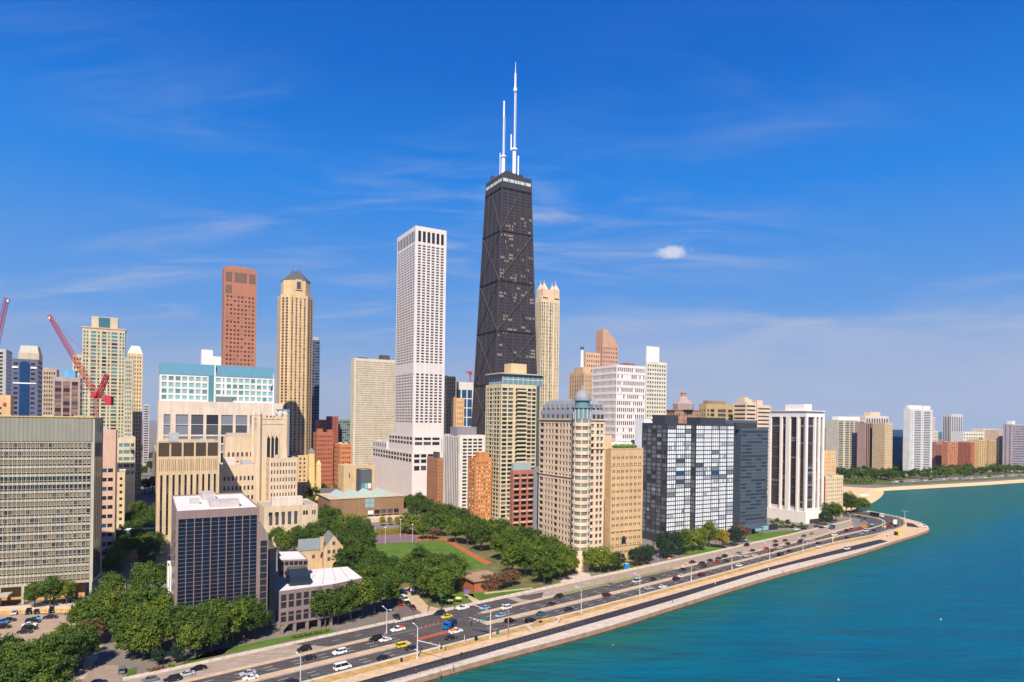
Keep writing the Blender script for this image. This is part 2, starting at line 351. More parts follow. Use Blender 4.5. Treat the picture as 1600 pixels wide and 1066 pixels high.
for i in range(len(WB) - 1):
    d_ = (WB[i + 1] - WB[i]).normalized(); o_ = Vector((d_.y, -d_.x)) * .06
    for z0_, z1_, w_ in ((WZ - .3, WZ + .8, 1.0),): wb.face([(*(WB[i] + o_), z0_), (*(WB[i + 1] + o_), z0_), (*(WB[i + 1] + o_), z1_), (*(WB[i] + o_), z1_)])
wo_ = wb.build('seawall', mat('wet_concrete', (.10, .075, .05), .6, .3, .5)); wo_['kind'] = 'structure'
# boundaries of the shore road, from the lake inwards
Dl = catmull([SN(-420, 30), SN(-330, 27.0), SN(-157, 23.8), SN(0, 20.7), SN(100, 20.6), G2(1300, 848), G2(1365, 835), G2(1393, 827), G2(1408, 822), G2(1413, 818), G2(1411, 813.6), G2(1401, 808.8), G2(1385, 805.4), G2(1367, 802.4), G2(1350, 800.2), G2(1328, 798.4), G2(1285, 795.5)], 2)
El = catmull([SN(-420, 42), SN(-330, 37.5), SN(-157, 32.7), SN(0, 28.7), SN(100, 28.3), G2(1300, 841.3), G2(1344, 831), G2(1367.5, 824.4), G2(1381, 819.6), G2(1383.5, 816.6), G2(1379, 812.6), G2(1366, 808.5), G2(1345, 805), G2(1325, 802.4), G2(1285, 799)], 2)
Fl = catmull([SN(-420, 45), SN(-330, 41), SN(-157, 36.3), SN(0, 32.0), SN(100, 31.0), G2(1300, 839.2), G2(1343, 829.4), G2(1366.5, 823.2), G2(1379.3, 818.9), G2(1381.8, 816.8), G2(1378, 813.4), G2(1365, 809.3), G2(1345, 805.8), G2(1325, 803.2), G2(1285, 799.6)], 2)
Gl = catmull([SN(-420, 54), SN(-330, 49.6), SN(-157, 44.6), SN(0, 42.2), SN(100, 38.8), G2(1260, 844.5), G2(1300, 833.2), G2(1330, 826), G2(1351, 821.3), G2(1356.5, 817.6), G2(1353, 814.2), G2(1343, 811.2), G2(1328, 808.2), G2(1285, 803.6)], 2)
Hl = catmull([SN(-420, 57), SN(-330, 52.0), SN(-157, 46.8), SN(0, 44.9), SN(100, 41.0), G2(1262, 841.5), G2(1300, 830.3), G2(1322, 824.8), G2(1335, 821)], 2)
Il = catmull([SN(-420, 68), SN(-330, 63), SN(-157, 57.2), SN(0, 54.6), SN(100, 52.6), G2(1252, 832.5), G2(1290, 823.2), G2(1318, 816.5), G2(1330, 813.2)], 2)
Jl = catmull([SN(-420, 71), SN(-330, 66), SN(-157, 60.0), SN(0, 58.4), SN(100, 55.8), G2(1252, 830.6), G2(1290, 821.6), G2(1318, 815.0), G2(1330, 811.8)], 2)
Bl = catmull([SN(-420, 11), SN(-250, 10), SN(-157, 8.2), SN(-60, 6.6), SN(0, 5.8), SN(100, 7.0), G2(1340, 858.5), G2(1388, 846)], 3)
Cl = catmull([SN(-420, 16), SN(-250, 15), SN(-157, 13.4), SN(-60, 11.9), SN(0, 11.5), SN(100, 11.0), G2(1340, 851.2), G2(1376, 843)], 3)
Al = catmull(A, 3)
def strip(name, a, b, z, mt, z0=None, split=None):
    """Ribbon between two lines; with z0 a raised slab with kerb faces."""
    n = 220; ra, rb = resample(a, n), resample(b, n); q = MB()
    for i in range(n):
        q.face([(*ra[i], z), (*ra[i + 1], z), (*rb[i + 1], z), (*rb[i], z)])
        if z0 is not None:
            q.face([(*ra[i], z0), (*ra[i + 1], z0), (*ra[i + 1], z), (*ra[i], z)]); q.face([(*rb[i], z0), (*rb[i + 1], z0), (*rb[i + 1], z), (*rb[i], z)])
    if z0 is not None:
        for e_ in (0, -1): q.face([(*ra[e_], z0), (*rb[e_], z0), (*rb[e_], z), (*ra[e_], z)])
    o = q.build(name, mt); o['kind'] = 'structure'; return o
def cut(line, s0, s1):
    """Part of a line between two distances along the shore."""
    return [p for p in line if s0 <= (p - P0).dot(SD) <= s1]
strip('road', Dl, Gl, 0.012, ASPH)
MED_GAP = (-118, -86)
strip('median', cut(El, -420, MED_GAP[0]), cut(Fl, -420, MED_GAP[0]), 0.16, CONC, 0.0)
i0e = next(i for i, p in enumerate(El) if (p - P0).dot(SD) > MED_GAP[1]); i0f = next(i for i, p in enumerate(Fl) if (p - P0).dot(SD) > MED_GAP[1])
strip('median', El[i0e:], Fl[i0f:], 0.16, CONC, 0.0)
strip('inner_drive', Hl, Il, 0.016, CONC_DR)
i0g = next(i for i, p in enumerate(Gl) if (p - P0).dot(SD) > -78); i0h = next(i for i, p in enumerate(Hl) if (p - P0).dot(SD) > -78)
strip('verge', cut(Gl, -420, -122), cut(Hl, -420, -122), 0.15, CONC, 0.0)
ig1 = min(range(len(Gl)), key=lambda i: (Gl[i] - G2(1335, 824.9)).length)
strip('verge', Gl[i0g:ig1], Hl[i0h:-1], 0.15, CONC, 0.0)
strip('verge_grass', cut(Gl, -32, 58), cut(Hl, -32, 58), 0.155, SCRUB)
strip('pavement', Il, Jl, 0.13, CONC_L, 0.0)
strip('lake_ledge', Al[:-2], Bl, 0.05, CONC_L)
strip('lake_path', Bl, Cl, 0.035, ASPH_NEW)
strip('promenade', Cl, catmull([SN(-420, 24.5), SN(-157, 18.6), SN(0, 16.3), SN(100, 16.0), G2(1300, 852.5), G2(1376, 838)], 3), 0.06, SANDY)
strip('dry_grass', catmull([SN(-420, 24.5), SN(-157, 18.6), SN(0, 16.3), SN(100, 16.0), G2(1300, 852.5), G2(1372, 837.5)], 3),
      catmull([SN(-420, 29), SN(-157, 22.6), SN(0, 19.5), SN(100, 19.4), G2(1300, 849.2), G2(1365, 835.8)], 3), 0.09, DRY)
strip('kerb', catmull([SN(-420, 29), SN(-157, 22.6), SN(0, 19.5), SN(100, 19.4), G2(1300, 849.2), G2(1365, 835.8), G2(1394, 827.8)], 3),
      catmull([SN(-420, 29.9), SN(-330, 26.9), SN(-157, 23.7), SN(0, 20.6), SN(100, 20.5), G2(1300, 848.1), G2(1365, 835.1), G2(1393, 827.1)], 2), 0.15, CONC_L, 0.0)
sheet('promenade_tip', [G2(1362, 838.5), G2(1393, 828.8), G2(1409, 823), G2(1414.5, 818), G2(1412, 812.2), G2(1401, 807.4), G2(1385, 804.4), G2(1367, 801.6), G2(1352, 799.3), G2(1356, 797.9), G2(1379, 802.2), G2(1408, 808.3), G2(1438, 816.3), G2(1450, 822.3), G2(1452, 827), G2(1449, 829.3), G2(1400, 844.6), G2(1389, 846.6), G2(1376, 843.4)], 0.07, SANDY)
sheet('lake_path', [G2(1416.5, 816.5), G2(1427, 818.5), G2(1437, 824.8), G2(1417, 823)], 0.085, ASPH_NEW)
# dark repaired lengths of the inner drive, by the crossing and further on
strip('asphalt_patch', cut(Hl, -128, -52), cut(Il, -128, -52), 0.022, ASPH)
sheet('asphalt_patch', [G2(820, 930.8), G2(849, 925.6), G2(846.5, 934), G2(828, 938.2)], 0.023, ASPH)
sheet('asphalt_patch', [G2(806, 933.4), G2(822, 929), G2(828, 937.4), G2(818, 937)], 0.0225, mat('old_asphalt', (0.10, 0.075, 0.065), 0.9, 0.15, 0.3))
sheet('asphalt_patch', [SN(-122, 44.7), SN(-78, 43.6), SN(-78, 46.2), SN(-122, 47)], 0.02, ASPH)
sheet('asphalt_patch', [SN(-152, 57.5), SN(-122, 56.6), SN(-122, 47), SN(-143, 47.2)], 0.0215, ASPH)
# side streets
def street(name, p, q, w, z=0.014, mt=ASPH):
    d = (q - p).normalized(); nn = Vector((-d.y, d.x)) * w / 2
    return sheet(name, [p - nn, p + nn, q + nn, q - nn], z, mt)
SUP = G2(197, 930)
street('street', SUP - WEST * 62, SUP + WEST * 900, 9.5, 0.013, mat('worn_street', (0.16, 0.12, 0.11), 0.9, 0.14, 0.3))
CHI = SN(-100, 60)
street('street', CHI - WEST * 3, CHI + WEST * 700, 11, 0.013, mat('worn_street', (0.16, 0.12, 0.11)))
street('street', G2(1012, 872) - WEST * 0, G2(1012, 872) + WEST * 300, 9, 0.013, CONC_DR)
PKST = G2(724, 905)
sheet('car_park', [G2(-60, 958), G2(128, 962), G2(150, 975), G2(125, 1000), G2(60, 1010), G2(-80, 1010)], 0.02, mat('car_park_surface', (0.36, 0.26, 0.19), 0.9, 0.1, 0.2))
slab('pavement', [G2(-80, 953), G2(146, 940), G2(148, 946), G2(135, 956), G2(-80, 962)], 0.0, 0.13, CONC_L)
# pavements of the side street near the drive
for a_, b_ in (((186, 1012), (205, 960)), ((126, 1062), (152, 1010))):
    street('pavement', G2(*a_), G2(*b_), 3.2, 0.03, CONC)
sheet('lawn', [SN(-186, 63.2), SN(-180, 68), SN(-150, 67), SN(-134, 66), SN(-134, 60.4), SN(-160, 61.4)], 0.045, GRASS)
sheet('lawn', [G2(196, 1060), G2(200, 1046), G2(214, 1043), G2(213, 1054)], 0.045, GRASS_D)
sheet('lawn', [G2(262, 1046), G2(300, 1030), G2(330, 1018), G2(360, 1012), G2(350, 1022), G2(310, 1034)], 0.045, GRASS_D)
sheet('street', [G2(112, 1090), G2(146, 1040), G2(186, 1040), G2(192, 1062), G2(190, 1100)], 0.14, mat('tan_street', (0.30, 0.225, 0.17), 0.9, .12, .3))
# park
FLD = [G2(585, 850.2), G2(640, 847.8), G2(688, 846), G2(766, 883), G2(724, 893), G2(640, 905), G2(585, 885)]
sheet('park_ground', [SN(-96, 68), SN(-78, 58.6), SN(-40, 58.6), SN(8, 58.6), G2(800, 862), G2(730, 832), G2(690, 826), G2(560, 826), G2(505, 850), G2(505, 905)], 0.02, mat('park_soil', (0.14, 0.13, 0.05), 0.95, 0.3, 0.15))
sheet('sports_field', FLD, 0.04, GRASS)
sheet('tennis_court', [G2(572, 837.5), G2(655, 834.5), G2(662, 846), G2(576, 849.5)], 0.046, COURT_R)
sheet('tennis_court', [G2(584, 841), G2(648, 837.8), G2(652, 844.6), G2(586, 848)], 0.052, COURT)
sheet('running_track', [G2(688, 841.5), G2(696, 840.8), G2(770, 880.5), G2(757, 882)], 0.056, TRACK)
sheet('running_track', [G2(660, 838.5), G2(690, 839.5), G2(696, 843), G2(664, 844.5)], 0.05, TRACK)
sheet('footpath', [G2(626, 922), G2(640, 916), G2(668, 946), G2(700, 956), G2(664, 962), G2(648, 950)], 0.05, CONC)
sheet('lawn', [G2(690, 930), G2(737, 925), G2(742, 934), G2(722, 943), G2(686, 948)], 0.048, GRASS)
sheet('lawn', [G2(728, 929.5), G2(800, 918), G2(838, 919), G2(850, 921), G2(800, 930), G2(748, 939.5)], 0.048, GRASS)
sheet('footpath', [G2(725, 929), G2(729, 928.4), G2(752, 940), G2(740, 942)], 0.058, CONC)
sheet('footpath', [G2(756, 926), G2(832, 918), G2(832, 920), G2(758, 928.5)], 0.056, CONC)
sheet('forecourt', [G2(870, 905), G2(905, 894), G2(920, 896), G2(925, 902), G2(878, 911)], 0.05, CONC_L)
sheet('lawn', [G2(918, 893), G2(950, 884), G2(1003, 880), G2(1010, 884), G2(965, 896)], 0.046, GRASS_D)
sheet('lawn', [G2(1062, 856), G2(1085, 852), G2(1130, 853), G2(1142, 857), G2(1085, 868), G2(1060, 868)], 0.046, GRASS)
sheet('lawn', [G2(1163, 841), G2(1180, 833), G2(1250, 828.5), G2(1248, 832.2), G2(1215, 838.6), G2(1188, 845.6), G2(1170, 845)], 0.046, GRASS)
sheet('lawn', [G2(1310, 742), G2(1600, 731), G2(1700, 727), G2(1700, 741), G2(1600, 747), G2(1480, 754), G2(1400, 758.5), G2(1312, 757)], 0.04, mat('park_strip', (0.10, 0.12, 0.035), 0.95, 0.25, 0.05))
sheet('road', [G2(1390, 750.4), G2(1480, 746.4), G2(1600, 740.6), G2(1720, 735), G2(1720, 738), G2(1600, 744.0), G2(1480, 750.6), G2(1395, 755)], 0.05, mat('distant_road', (0.22, 0.19, 0.18), 0.9, 0.1, 0.05))
# painted markings
mk = MB()
def offs(line, w):
    out = []
    for i, p in enumerate(line):
        a_ = line[max(i - 1, 0)]; b_ = line[min(i + 1, len(line) - 1)]; d = (b_ - a_)
        if d.length < 1e-6: continue
        d.normalize(); out.append(p + Vector((-d.y, d.x)) * w)
    return out
def dashes(line, w, on, off, width=0.16, z=0.022, gap=None):
    l = offs(line, w); L = sum((b - a).length for a, b in zip(l, l[1:])); r = resample(l, int(L / 1.0)); per = on + off
    for i in range(len(r) - 1):
        if off and (i % per) >= on: continue
        s = (r[i] - P0).dot(SD)
        if gap and gap[0] < s < gap[1]: continue
        d = (r[i + 1] - r[i]).normalized(); nn = Vector((-d.y, d.x)) * width / 2
        mk.face([(*(r[i] - nn), z), (*(r[i + 1] - nn), z), (*(r[i + 1] + nn), z), (*(r[i] + nn), z)])
X = (-112, -88)
for w in (2.75, 5.5): dashes(Dl[:-30], w, 3, 6, gap=X)
for w in (2.7, 5.4): dashes(Fl[:-30], w, 3, 6, gap=X)
dashes(El[:-20], -0.45, 1, 0, 0.14, gap=(-124, -80)); dashes(Dl[:-20], 0.4, 1, 0, 0.14, gap=X)
dashes(cut(Hl, -420, -60), 5.2, 3, 6, 0.14, gap=(-125, -70)); dashes(cut(Hl, -80, 200), 5.0, 3, 6, 0.12, gap=(-82, -60))
# zebra crossing across the side street mouth, and stop lines
za, zb = G2(618, 972), G2(671, 960)
for i in range(15):
    c = za.lerp(zb, i / 14); d = (zb - za).normalized(); nn = Vector((-d.y, d.x))
    mk.face([(*(c - d * 0.38 - nn * 0.9), 0.03), (*(c + d * 0.38 - nn * 0.9), 0.03), (*(c + d * 0.38 + nn * 0.9), 0.03), (*(c - d * 0.38 + nn * 0.9), 0.03)])
def stop(s, n0, n1, w=0.5, z=0.03):
    mk.face([(*SN(s, n0), z), (*SN(s + w, n0), z), (*SN(s + w, n1), z), (*SN(s, n1), z)])
stop(-126, 33.2, 34.0); stop(-84, 34.6, 43.0); stop(-72, 46, 56); stop(-121, 24, 32)
o = mk.build('road_marking', PAINT_W); o['kind'] = 'structure'
jt = MB()                                                    # joints across the ledge, the promenade and the inner drive
for (la, lb, z, step) in ((Al[:-2], Bl, .056, 5.0), (Cl, catmull([SN(-420, 24.5), SN(-157, 18.6), SN(0, 16.3), SN(100, 16.0), G2(1300, 852.5), G2(1376, 838)], 3), .066, 6.0), (Hl, Il, .0205, 6.5), (Il, Jl, .136, 4.0)):
    n_ = int(sum((b_ - a_).length for a_, b_ in zip(la, la[1:])) / step); ra, rb = resample(la, n_), resample(lb, n_)
    for i in range(1, n_):
        d_ = (ra[i + 1 if i < n_ else i] - ra[i - 1]).normalized() * .07
        jt.face([(*(ra[i] - d_), z), (*(ra[i] + d_), z), (*(rb[i] + d_), z), (*(rb[i] - d_), z)])
o = jt.build('paving_joint', mat('paving_joint', (.20, .15, .11), .95, .1, .5)); o['kind'] = 'structure'
# ------------------------------------------------------------------ building kit
def dirv(deg): a = math.radians(deg); return Vector((math.sin(a), math.cos(a)))
def reach(C, D, p):
    k = slope(*p); return (k * C.y - C.x) / (D.x - k * D.y)
def foot(c, l, r, Y=None, base=None, rot=0.0, mode='R'):
    """Four ground corners from the picture points of the near corner and of the two outer edges (or lengths in metres)."""
    if base is not None: C = G2(*base)
    else: C = Vector((slope(*c) * Y, Y))
    Wd, Nd = dirv(-30 + rot), dirv(60 + rot)
    if mode == 'R':
        tl = l if isinstance(l, (int, float)) else reach(C, Wd, l)
        tr = r if isinstance(r, (int, float)) else reach(C, Nd, r)
        return [C, C + Nd * tr, C + Nd * tr + Wd * tl, C + Wd * tl]
    te = l if isinstance(l, (int, float)) else -reach(C, Nd, l)
    tn = r if isinstance(r, (int, float)) else reach(C, Wd, r)
    return [C - Nd * te, C, C + Wd * tn, C - Nd * te + Wd * tn]
def even(n, frac, lo=0.0, hi=1.0):
    w = (hi - lo) / n; return [(lo + (k + 0.5 - frac / 2) * w, lo + (k + 0.5 + frac / 2) * w) for k in range(n)]
def pick(pal, rnd=random):
    x = rnd.random() * sum(w for _, w in pal)
    for i, w in pal:
        x -= w
        if x <= 0: return i
    return pal[-1][0]
def facade(wall, panes, A, B, C, D, uc, vc, depth, cell, sp=0, wm=0):
    A, B, C, D = Vector(A), Vector(B), Vector(C), Vector(D)
    n = (B - A).cross(D - A).normalized(); inn = -n * depth
    def P(u, v): return (A * (1 - u) + B * u) * (1 - v) + (D * (1 - u) + C * u) * v
    u = 0.0
    for a, b in uc + [(1.0, 1.0)]:
        if a - u > 1e-4: wall.face([P(u, 0), P(a, 0), P(a, 1), P(u, 1)], wm)
        u = b
    for i, (a, b) in enumerate(uc):
        v = 0.0; cols = [cell(i, j) for j in range(len(vc))]
        for j, (c, d) in enumerate(vc + [(1.0, 1.0)]):
            if j < len(vc) and cols[j] is None: continue
            if c - v > 1e-5: wall.face([P(a, v), P(b, v), P(b, c), P(a, c)], sp if 0 < v and c < 1 else wm)
            v = d
            if j < len(vc):
                p0, p1, p2, p3 = P(a, c), P(b, c), P(b, d), P(a, d)
                q0, q1, q2, q3 = p0 + inn, p1 + inn, p2 + inn, p3 + inn
                wall.face([p0, p1, q1, q0], sp); wall.face([p1, p2, q2, q1], wm); wall.face([p2, p3, q3, q2], sp); wall.face([p3, p0, q0, q3], wm)
                panes.append((q0, q1, q2, q3, cols[j]))
NWIN = [0]
def add_windows(root, panes, near, name='window'):
    if not panes: return
    if near:
        def size(p):
            a = (p[1] - p[0]).cross(p[3] - p[0]).length; c = (p[0] + p[2]) / 2; v = (c - EYE)
            n = (p[1] - p[0]).cross(p[3] - p[0]).normalized(); x, y = pix(c)
            if not (0 < x < 1600 and 0 < y < 1066): return -1
            return a * abs(n.dot(v.normalized())) / v.length_squared
        panes = sorted(panes, key=size, reverse=True)
        for p in panes[:100]:
            b = MB(); b.face(p[:4]); b.build(name, GLS[p[4]], root); NWIN[0] += 1
        panes = panes[100:]
    if panes:
        used = sorted({p[4] for p in panes}); b = MB()
        for p in panes: b.face(p[:4], used.index(p[4]))
        o = b.build('windows' if name == 'window' else name + '_grid', [GLS[i] for i in used], root)
        if len(panes) > 1: o['kind'] = 'stuff'
ROOFM = mat('roof_gravel', (0.36, 0.33, 0.30), 0.95, 0.15, 0.12)
ROOFW = mat('roof_white_membrane', (0.68, 0.62, 0.58), 0.9, 0.07, 0.15)
ROOFD = mat('roof_dark', (0.10, 0.10, 0.11), 0.9, 0.15, 0.2)
UNITM = mat('roof_plant_metal', (0.42, 0.42, 0.42), 0.6, 0.1, 0.5)
DARKM = mat('roof_plant_dark', (0.08, 0.08, 0.09), 0.7, 0.1, 0.5)
def bld(name, label, ft, z1, faces, fl=10, hr=0.5, vm=(4, 2), hm=0.8, mats=None, d=0.3, pal=((D_, .7), (M_, .3)), roof=None, pent=(), near=False,
        cat='building', group=None, z0=0.0, rows=None, par=0.9, bal=(), units=4, cell=None, extra=None):
    c = sum(ft, Vector((0, 0))) / len(ft)
    root = empty(name, (c.x, c.y, z0), label, cat, group)
    wall, panes = MB(), []
    H_ = z1 - z0
    vc0 = rows or even(fl, hr, vm[0] / H_, 1 - vm[1] / H_)
    k = len(ft)
    for i in range(k):
        a, b = ft[i], ft[(i + 1) % k]
        A, B, Cc, Dd = (*a, z0), (*b, z0), (*b, z1), (*a, z1)
        if i in faces:
            f = faces[i]; L = (b - a).length; p_ = f[2] if len(f) > 2 and f[2] else pal
            vc = f[3] if len(f) > 3 and f[3] else vc0
            uc = f[0] if isinstance(f[0], list) else even(f[0], f[1], hm / L, 1 - hm / L)
            cf = (lambda ii, jj, p_=p_, i=i: cell(i, ii, jj, p_)) if cell else (lambda ii, jj, p_=p_: pick(p_))
            en = (b - a).normalized(); vw = ((a + b) / 2).normalized(); dd_ = d * max(.12, min(1.0, 1.25 * abs(en.y * vw.x - en.x * vw.y)))
            facade(wall, panes, A, B, Cc, Dd, uc, vc, dd_, cf, sp=1 if len(mats) > 1 else 0)
        else: wall.face([A, B, Cc, Dd])
    inner = [p + (c - p).normalized() * 0.55 for p in ft]
    for i in range(k):
        j = (i + 1) % k
        wall.face([(*ft[i], z1), (*ft[j], z1), (*inner[j], z1), (*inner[i], z1)])
        wall.face([(*inner[i], z1 - par), (*inner[j], z1 - par), (*inner[j], z1), (*inner[i], z1)])
    wall.build('wall', list(mats), root)
    rb = MB(); rb.face([(*p, z1 - par) for p in inner]); ro = rb.build('roof', roof or ROOFM, root)
    def RP(u, v): return ft[0] + (ft[1] - ft[0]) * u + (ft[-1] - ft[0]) * v
    for (u0, u1, v0, v1, hh, mm) in pent:
        q = MB(); q.prism([RP(u0, v0), RP(u1, v0), RP(u1, v1), RP(u0, v1)], z1 - par, z1 + hh)
        q.build('penthouse', mm, ro)
    rr = random.Random(len(label))
    for _ in range(units):
        u, v = rr.uniform(.15, .8), rr.uniform(.15, .8); p = RP(u, v); q = MB()
        if any(a - .1 < u < b + .1 and e_ - .1 < v < g_ + .1 for a, b, e_, g_, _h, _m in pent): continue
        s = rr.uniform(2, 4); q.box((p.x, p.y, z1 - par + 1.0), (s, s * .7, 2.0), math.atan2(*(ft[1] - ft[0]).yx)); q.box((p.x, p.y, z1 - par + 2.15), (s * .6, s * .4, .3), math.atan2(*(ft[1] - ft[0]).yx))
        q.build('roof_unit', UNITM, ro)
    for (fi, u0, u1, dep, mm) in bal:
        a, b = ft[fi], ft[(fi + 1) % k]; e_ = (b - a).normalized(); n = Vector((e_.y, -e_.x))
        for (v0, v1) in vc0:
            z = z0 + H_ * v0; p, q_ = a.lerp(b, u0), a.lerp(b, u1); q = MB()
            q.prism([p - n * 0.02, q_ - n * 0.02, q_ + n * dep, p + n * dep], z - 0.35, z - 0.1, bottom=True)
            q.prism([p + n * (dep - .12), q_ + n * (dep - .12), q_ + n * dep, p + n * dep], z - 0.1, z + 0.85)
            q.build('balcony', mm, root)
    if extra: extra(root, ft, z1)
    add_windows(root, panes, near)
    return root
def wallmats(n, c, n2=None, c2=None, noise=0.06):
    r = [wallm(n, c, noise)]
    if n2: r.append(wallm(n2, c2, noise))
    return r
def bilerp(ft, u, v): return ft[0] + (ft[1] - ft[0]) * u + (ft[-1] - ft[0]) * v
T1 = 'high-rise'
# ------------------------------------------------------------------ left foreground: long grey-and-tan slab
slabf = foot((148.7, 654), 70.0, 15.0, base=(144.2, 936.5), rot=9.5, mode='L')
zt = Zat(148.7, 653, slabf[1].y)
SW = wallmats('slab_white_concrete', (0.41, 0.38, 0.30))
def slab_extra(root, ft, z1):
    a, b = ft[0], ft[1]; e_ = (b - a).normalized(); n = Vector((e_.y, -e_.x)); L = (b - a).length
    q = MB()
    q.prism([a + n * .02, b + n * .02 - e_ * .9, b + n * .25 - e_ * .9, a + n * .25], z1 - 10.3, z1 - .35)
    for i in range(int(L / 1.55)):
        p = b - e_ * (1.2 + i * 1.55); q.prism([p + n * .25, p + e_ * .12 + n * .25, p + e_ * .12 + n * .36, p + n * .36], z1 - 10.3, z1 - .35)
    q.build('screen_panel', wallm('slab_grey_panel', (0.25, 0.245, 0.205), 0.05), root)
    q = MB()
    for i in range(int(L / 1.62)):
        p = b - e_ * (1.35 + i * 1.62); q.prism([p + n * .02, p + e_ * .09 + n * .02, p + e_ * .09 + n * .16, p + n * .16], 8.0, z1 - 10.4)
    o = q.build('mullions', wallm('slab_mullion', (0.33, 0.33, 0.30)), root); o['kind'] = 'stuff'
    q = MB(); q.prism([a + n * .5, b + n * .5, b + n * .5 - n * 1.2, a + n * .5 - n * 1.2], z1 + .02, z1 + .5); q.build('parapet_rail', wallm('yellow_edge', (0.55, 0.38, 0.13)), root)
    for u in (.15, .33, .52, .74, .9):
        p = a.lerp(b, u) - n * 5; q = MB(); q.box((p.x, p.y, z1 + .1), (4, 2, 1.6), math.radians(20)); q.build('roof_unit', wallm('tan_unit', (0.5, 0.4, 0.26)), root)
    for i in range(9):                                                   # open ground floor
        p = b - e_ * (.7 + i * 8.2); q = MB(); q.prism([p - e_ * .5 + n * .1, p + e_ * .5 + n * .1, p + e_ * .5 - n * .9, p - e_ * .5 - n * .9], 0, 7.6); q.build('column', SW[0], root)
    q = MB(); s0 = b - n * 5; s1 = a - n * 5; q.prism([s1, s0 - e_ * 4, s0 - e_ * 4 - n * 1, s1 - n * 1], 0, 7.6); q.build('lobby_wall', wallm('lobby_tan', (0.50, 0.28, 0.12)), root)
    q = MB(); c0 = b - e_ * 29 + n * 5; q.prism([c0, c0 - e_ * 30, c0 - e_ * 30 - n * 6, c0 - n * 6], 4.6, 5.4, bottom=True); q.build('canopy', SW[0], root)
srows = []
for j in range(17):
    y0_ = 8.0 / zt + j * ((zt - 18.9) / zt) / 17; srows += [(y0_ + .0095, y0_ + .0185), (y0_ + .0205, y0_ + .0425)]
darkrow = {11, 12}
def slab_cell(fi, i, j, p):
    if fi == 1: return N_  # shade of the north side put in as navy panes
    if j % 2 == 0 or j // 2 in darkrow: return D_
    return pick(((B_, .84), (D_, .05), (M_, .11)) if j // 2 > 8 else ((B_, .5), (M_, .4), (D_, .1))) if j // 2 not in (0, 1) else B_
slab_ft = slabf
# the body starts above the open ground floor
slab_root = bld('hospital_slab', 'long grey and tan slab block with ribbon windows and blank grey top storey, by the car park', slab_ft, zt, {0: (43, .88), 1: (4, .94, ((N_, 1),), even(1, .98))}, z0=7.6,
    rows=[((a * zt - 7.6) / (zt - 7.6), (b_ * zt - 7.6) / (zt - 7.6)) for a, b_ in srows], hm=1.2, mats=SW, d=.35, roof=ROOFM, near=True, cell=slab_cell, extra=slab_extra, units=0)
# ------------------------------------------------------------------ dark glass tower framed in granite, with its low wing
GRAN = wallm('pink_granite', (0.24, 0.175, 0.165), 0.05)
rub = foot((275, 800), (269.8, 775), (405.6, 793), Y=231.0, rot=0.5)
rub[3] = rub[0] + (rub[3] - rub[0]).normalized() * 52; rub[2] = rub[1] + (rub[3] - rub[0])
zr = Zat(275, 799, 231)
def rub_extra(root, ft, z1):
    a, b = ft[0], ft[1]; e_ = (b - a).normalized(); n = Vector((e_.y, -e_.x)); w = (ft[3] - ft[0]).normalized()
    q = MB()
    for u0, u1 in ((.03, .21), (.22, .40), (.41, .59), (.60, .785), (.795, .97)):
        for k in range(1, 28):
            z = 3 + k * (z1 - 6.2) / 28; p, r = a.lerp(b, u0), a.lerp(b, u1); q.prism([p - n * .3, r - n * .3, r - n * .2, p - n * .2], z - .04, z + .04)
        for t_ in (.5,):
            p = a.lerp(b, u0 + (u1 - u0) * t_); ww = .10 if t_ == .5 else .035
            q.prism([p - e_ * ww - n * .31, p + e_ * ww - n * .31, p + e_ * ww - n * .15, p - e_ * ww - n * .15], 3, z1 - 3)
    o = q.build('glazing_bars', wallm('mullion_grey', (0.22, 0.20, 0.23)), root); o['kind'] = 'stuff'
    # lower shoulder on the right with sloping top
    s0, s1 = b, b + e_ * 3.3; zs = Zat(417, 824, 245)
    q = MB(); q.prism([s0, s1, s1 + w * 26, s0 + w * 26], 0, zs - 3); q.frustum([s0, s1, s1 + w * 26, s0 + w * 26], zs - 3, [s0, s0 + e_ * .6, s0 + e_ * .6 + w * 26, s0 + w * 26], zs + 1.5)
    sh = q.build('shoulder', GRAN, root)
    q = MB()
    for k in range(12):
        z = 4 + k * (zs - 9) / 12; q.face([(*(s0 + e_ * .5 + n * .03), z), (*(s1 - e_ * .4 + n * .03), z), (*(s1 - e_ * .4 + n * .03), z + (zs - 9) / 12 - .25), (*(s0 + e_ * .5 + n * .03), z + (zs - 9) / 12 - .25)])
    q.build('shoulder_window', GL_DARK, sh)
    q = MB(); q.prism([s1 + w * 1, s1 + e_ * 3.5 + w * 3, s1 + e_ * 3.5 + w * 24, s1 + w * 24], 0, zs - 9); q.build('glass_return', mat('dark_curtain_wall', (0.02, 0.03, 0.045), .12, 0), root)
bayz = [(3 / zr, 1 - 3 / zr)]
rub_root = bld('office_tower', 'dark glass office tower with pink granite piers and white flat roof, by the drive', rub, zr, {0: ([(.03, .21), (.22, .40), (.41, .59), (.60, .785), (.795, .97)], 1, ((N_, 1),), bayz), 3: (3, .6, ((N_, 1),), even(9, .5, .08, .95))},
    mats=[GRAN], d=.3, roof=ROOFW, near=True, pal=((D_, 1),), par=.5, units=5, extra=rub_extra,
    pent=((.42, .78, .16, .30, 2.0, wallm('pent_pink', (0.45, 0.40, 0.38))), (.38, .55, .62, .86, 2.2, wallm('pent_pink', (0.45, 0.40, 0.38)))))
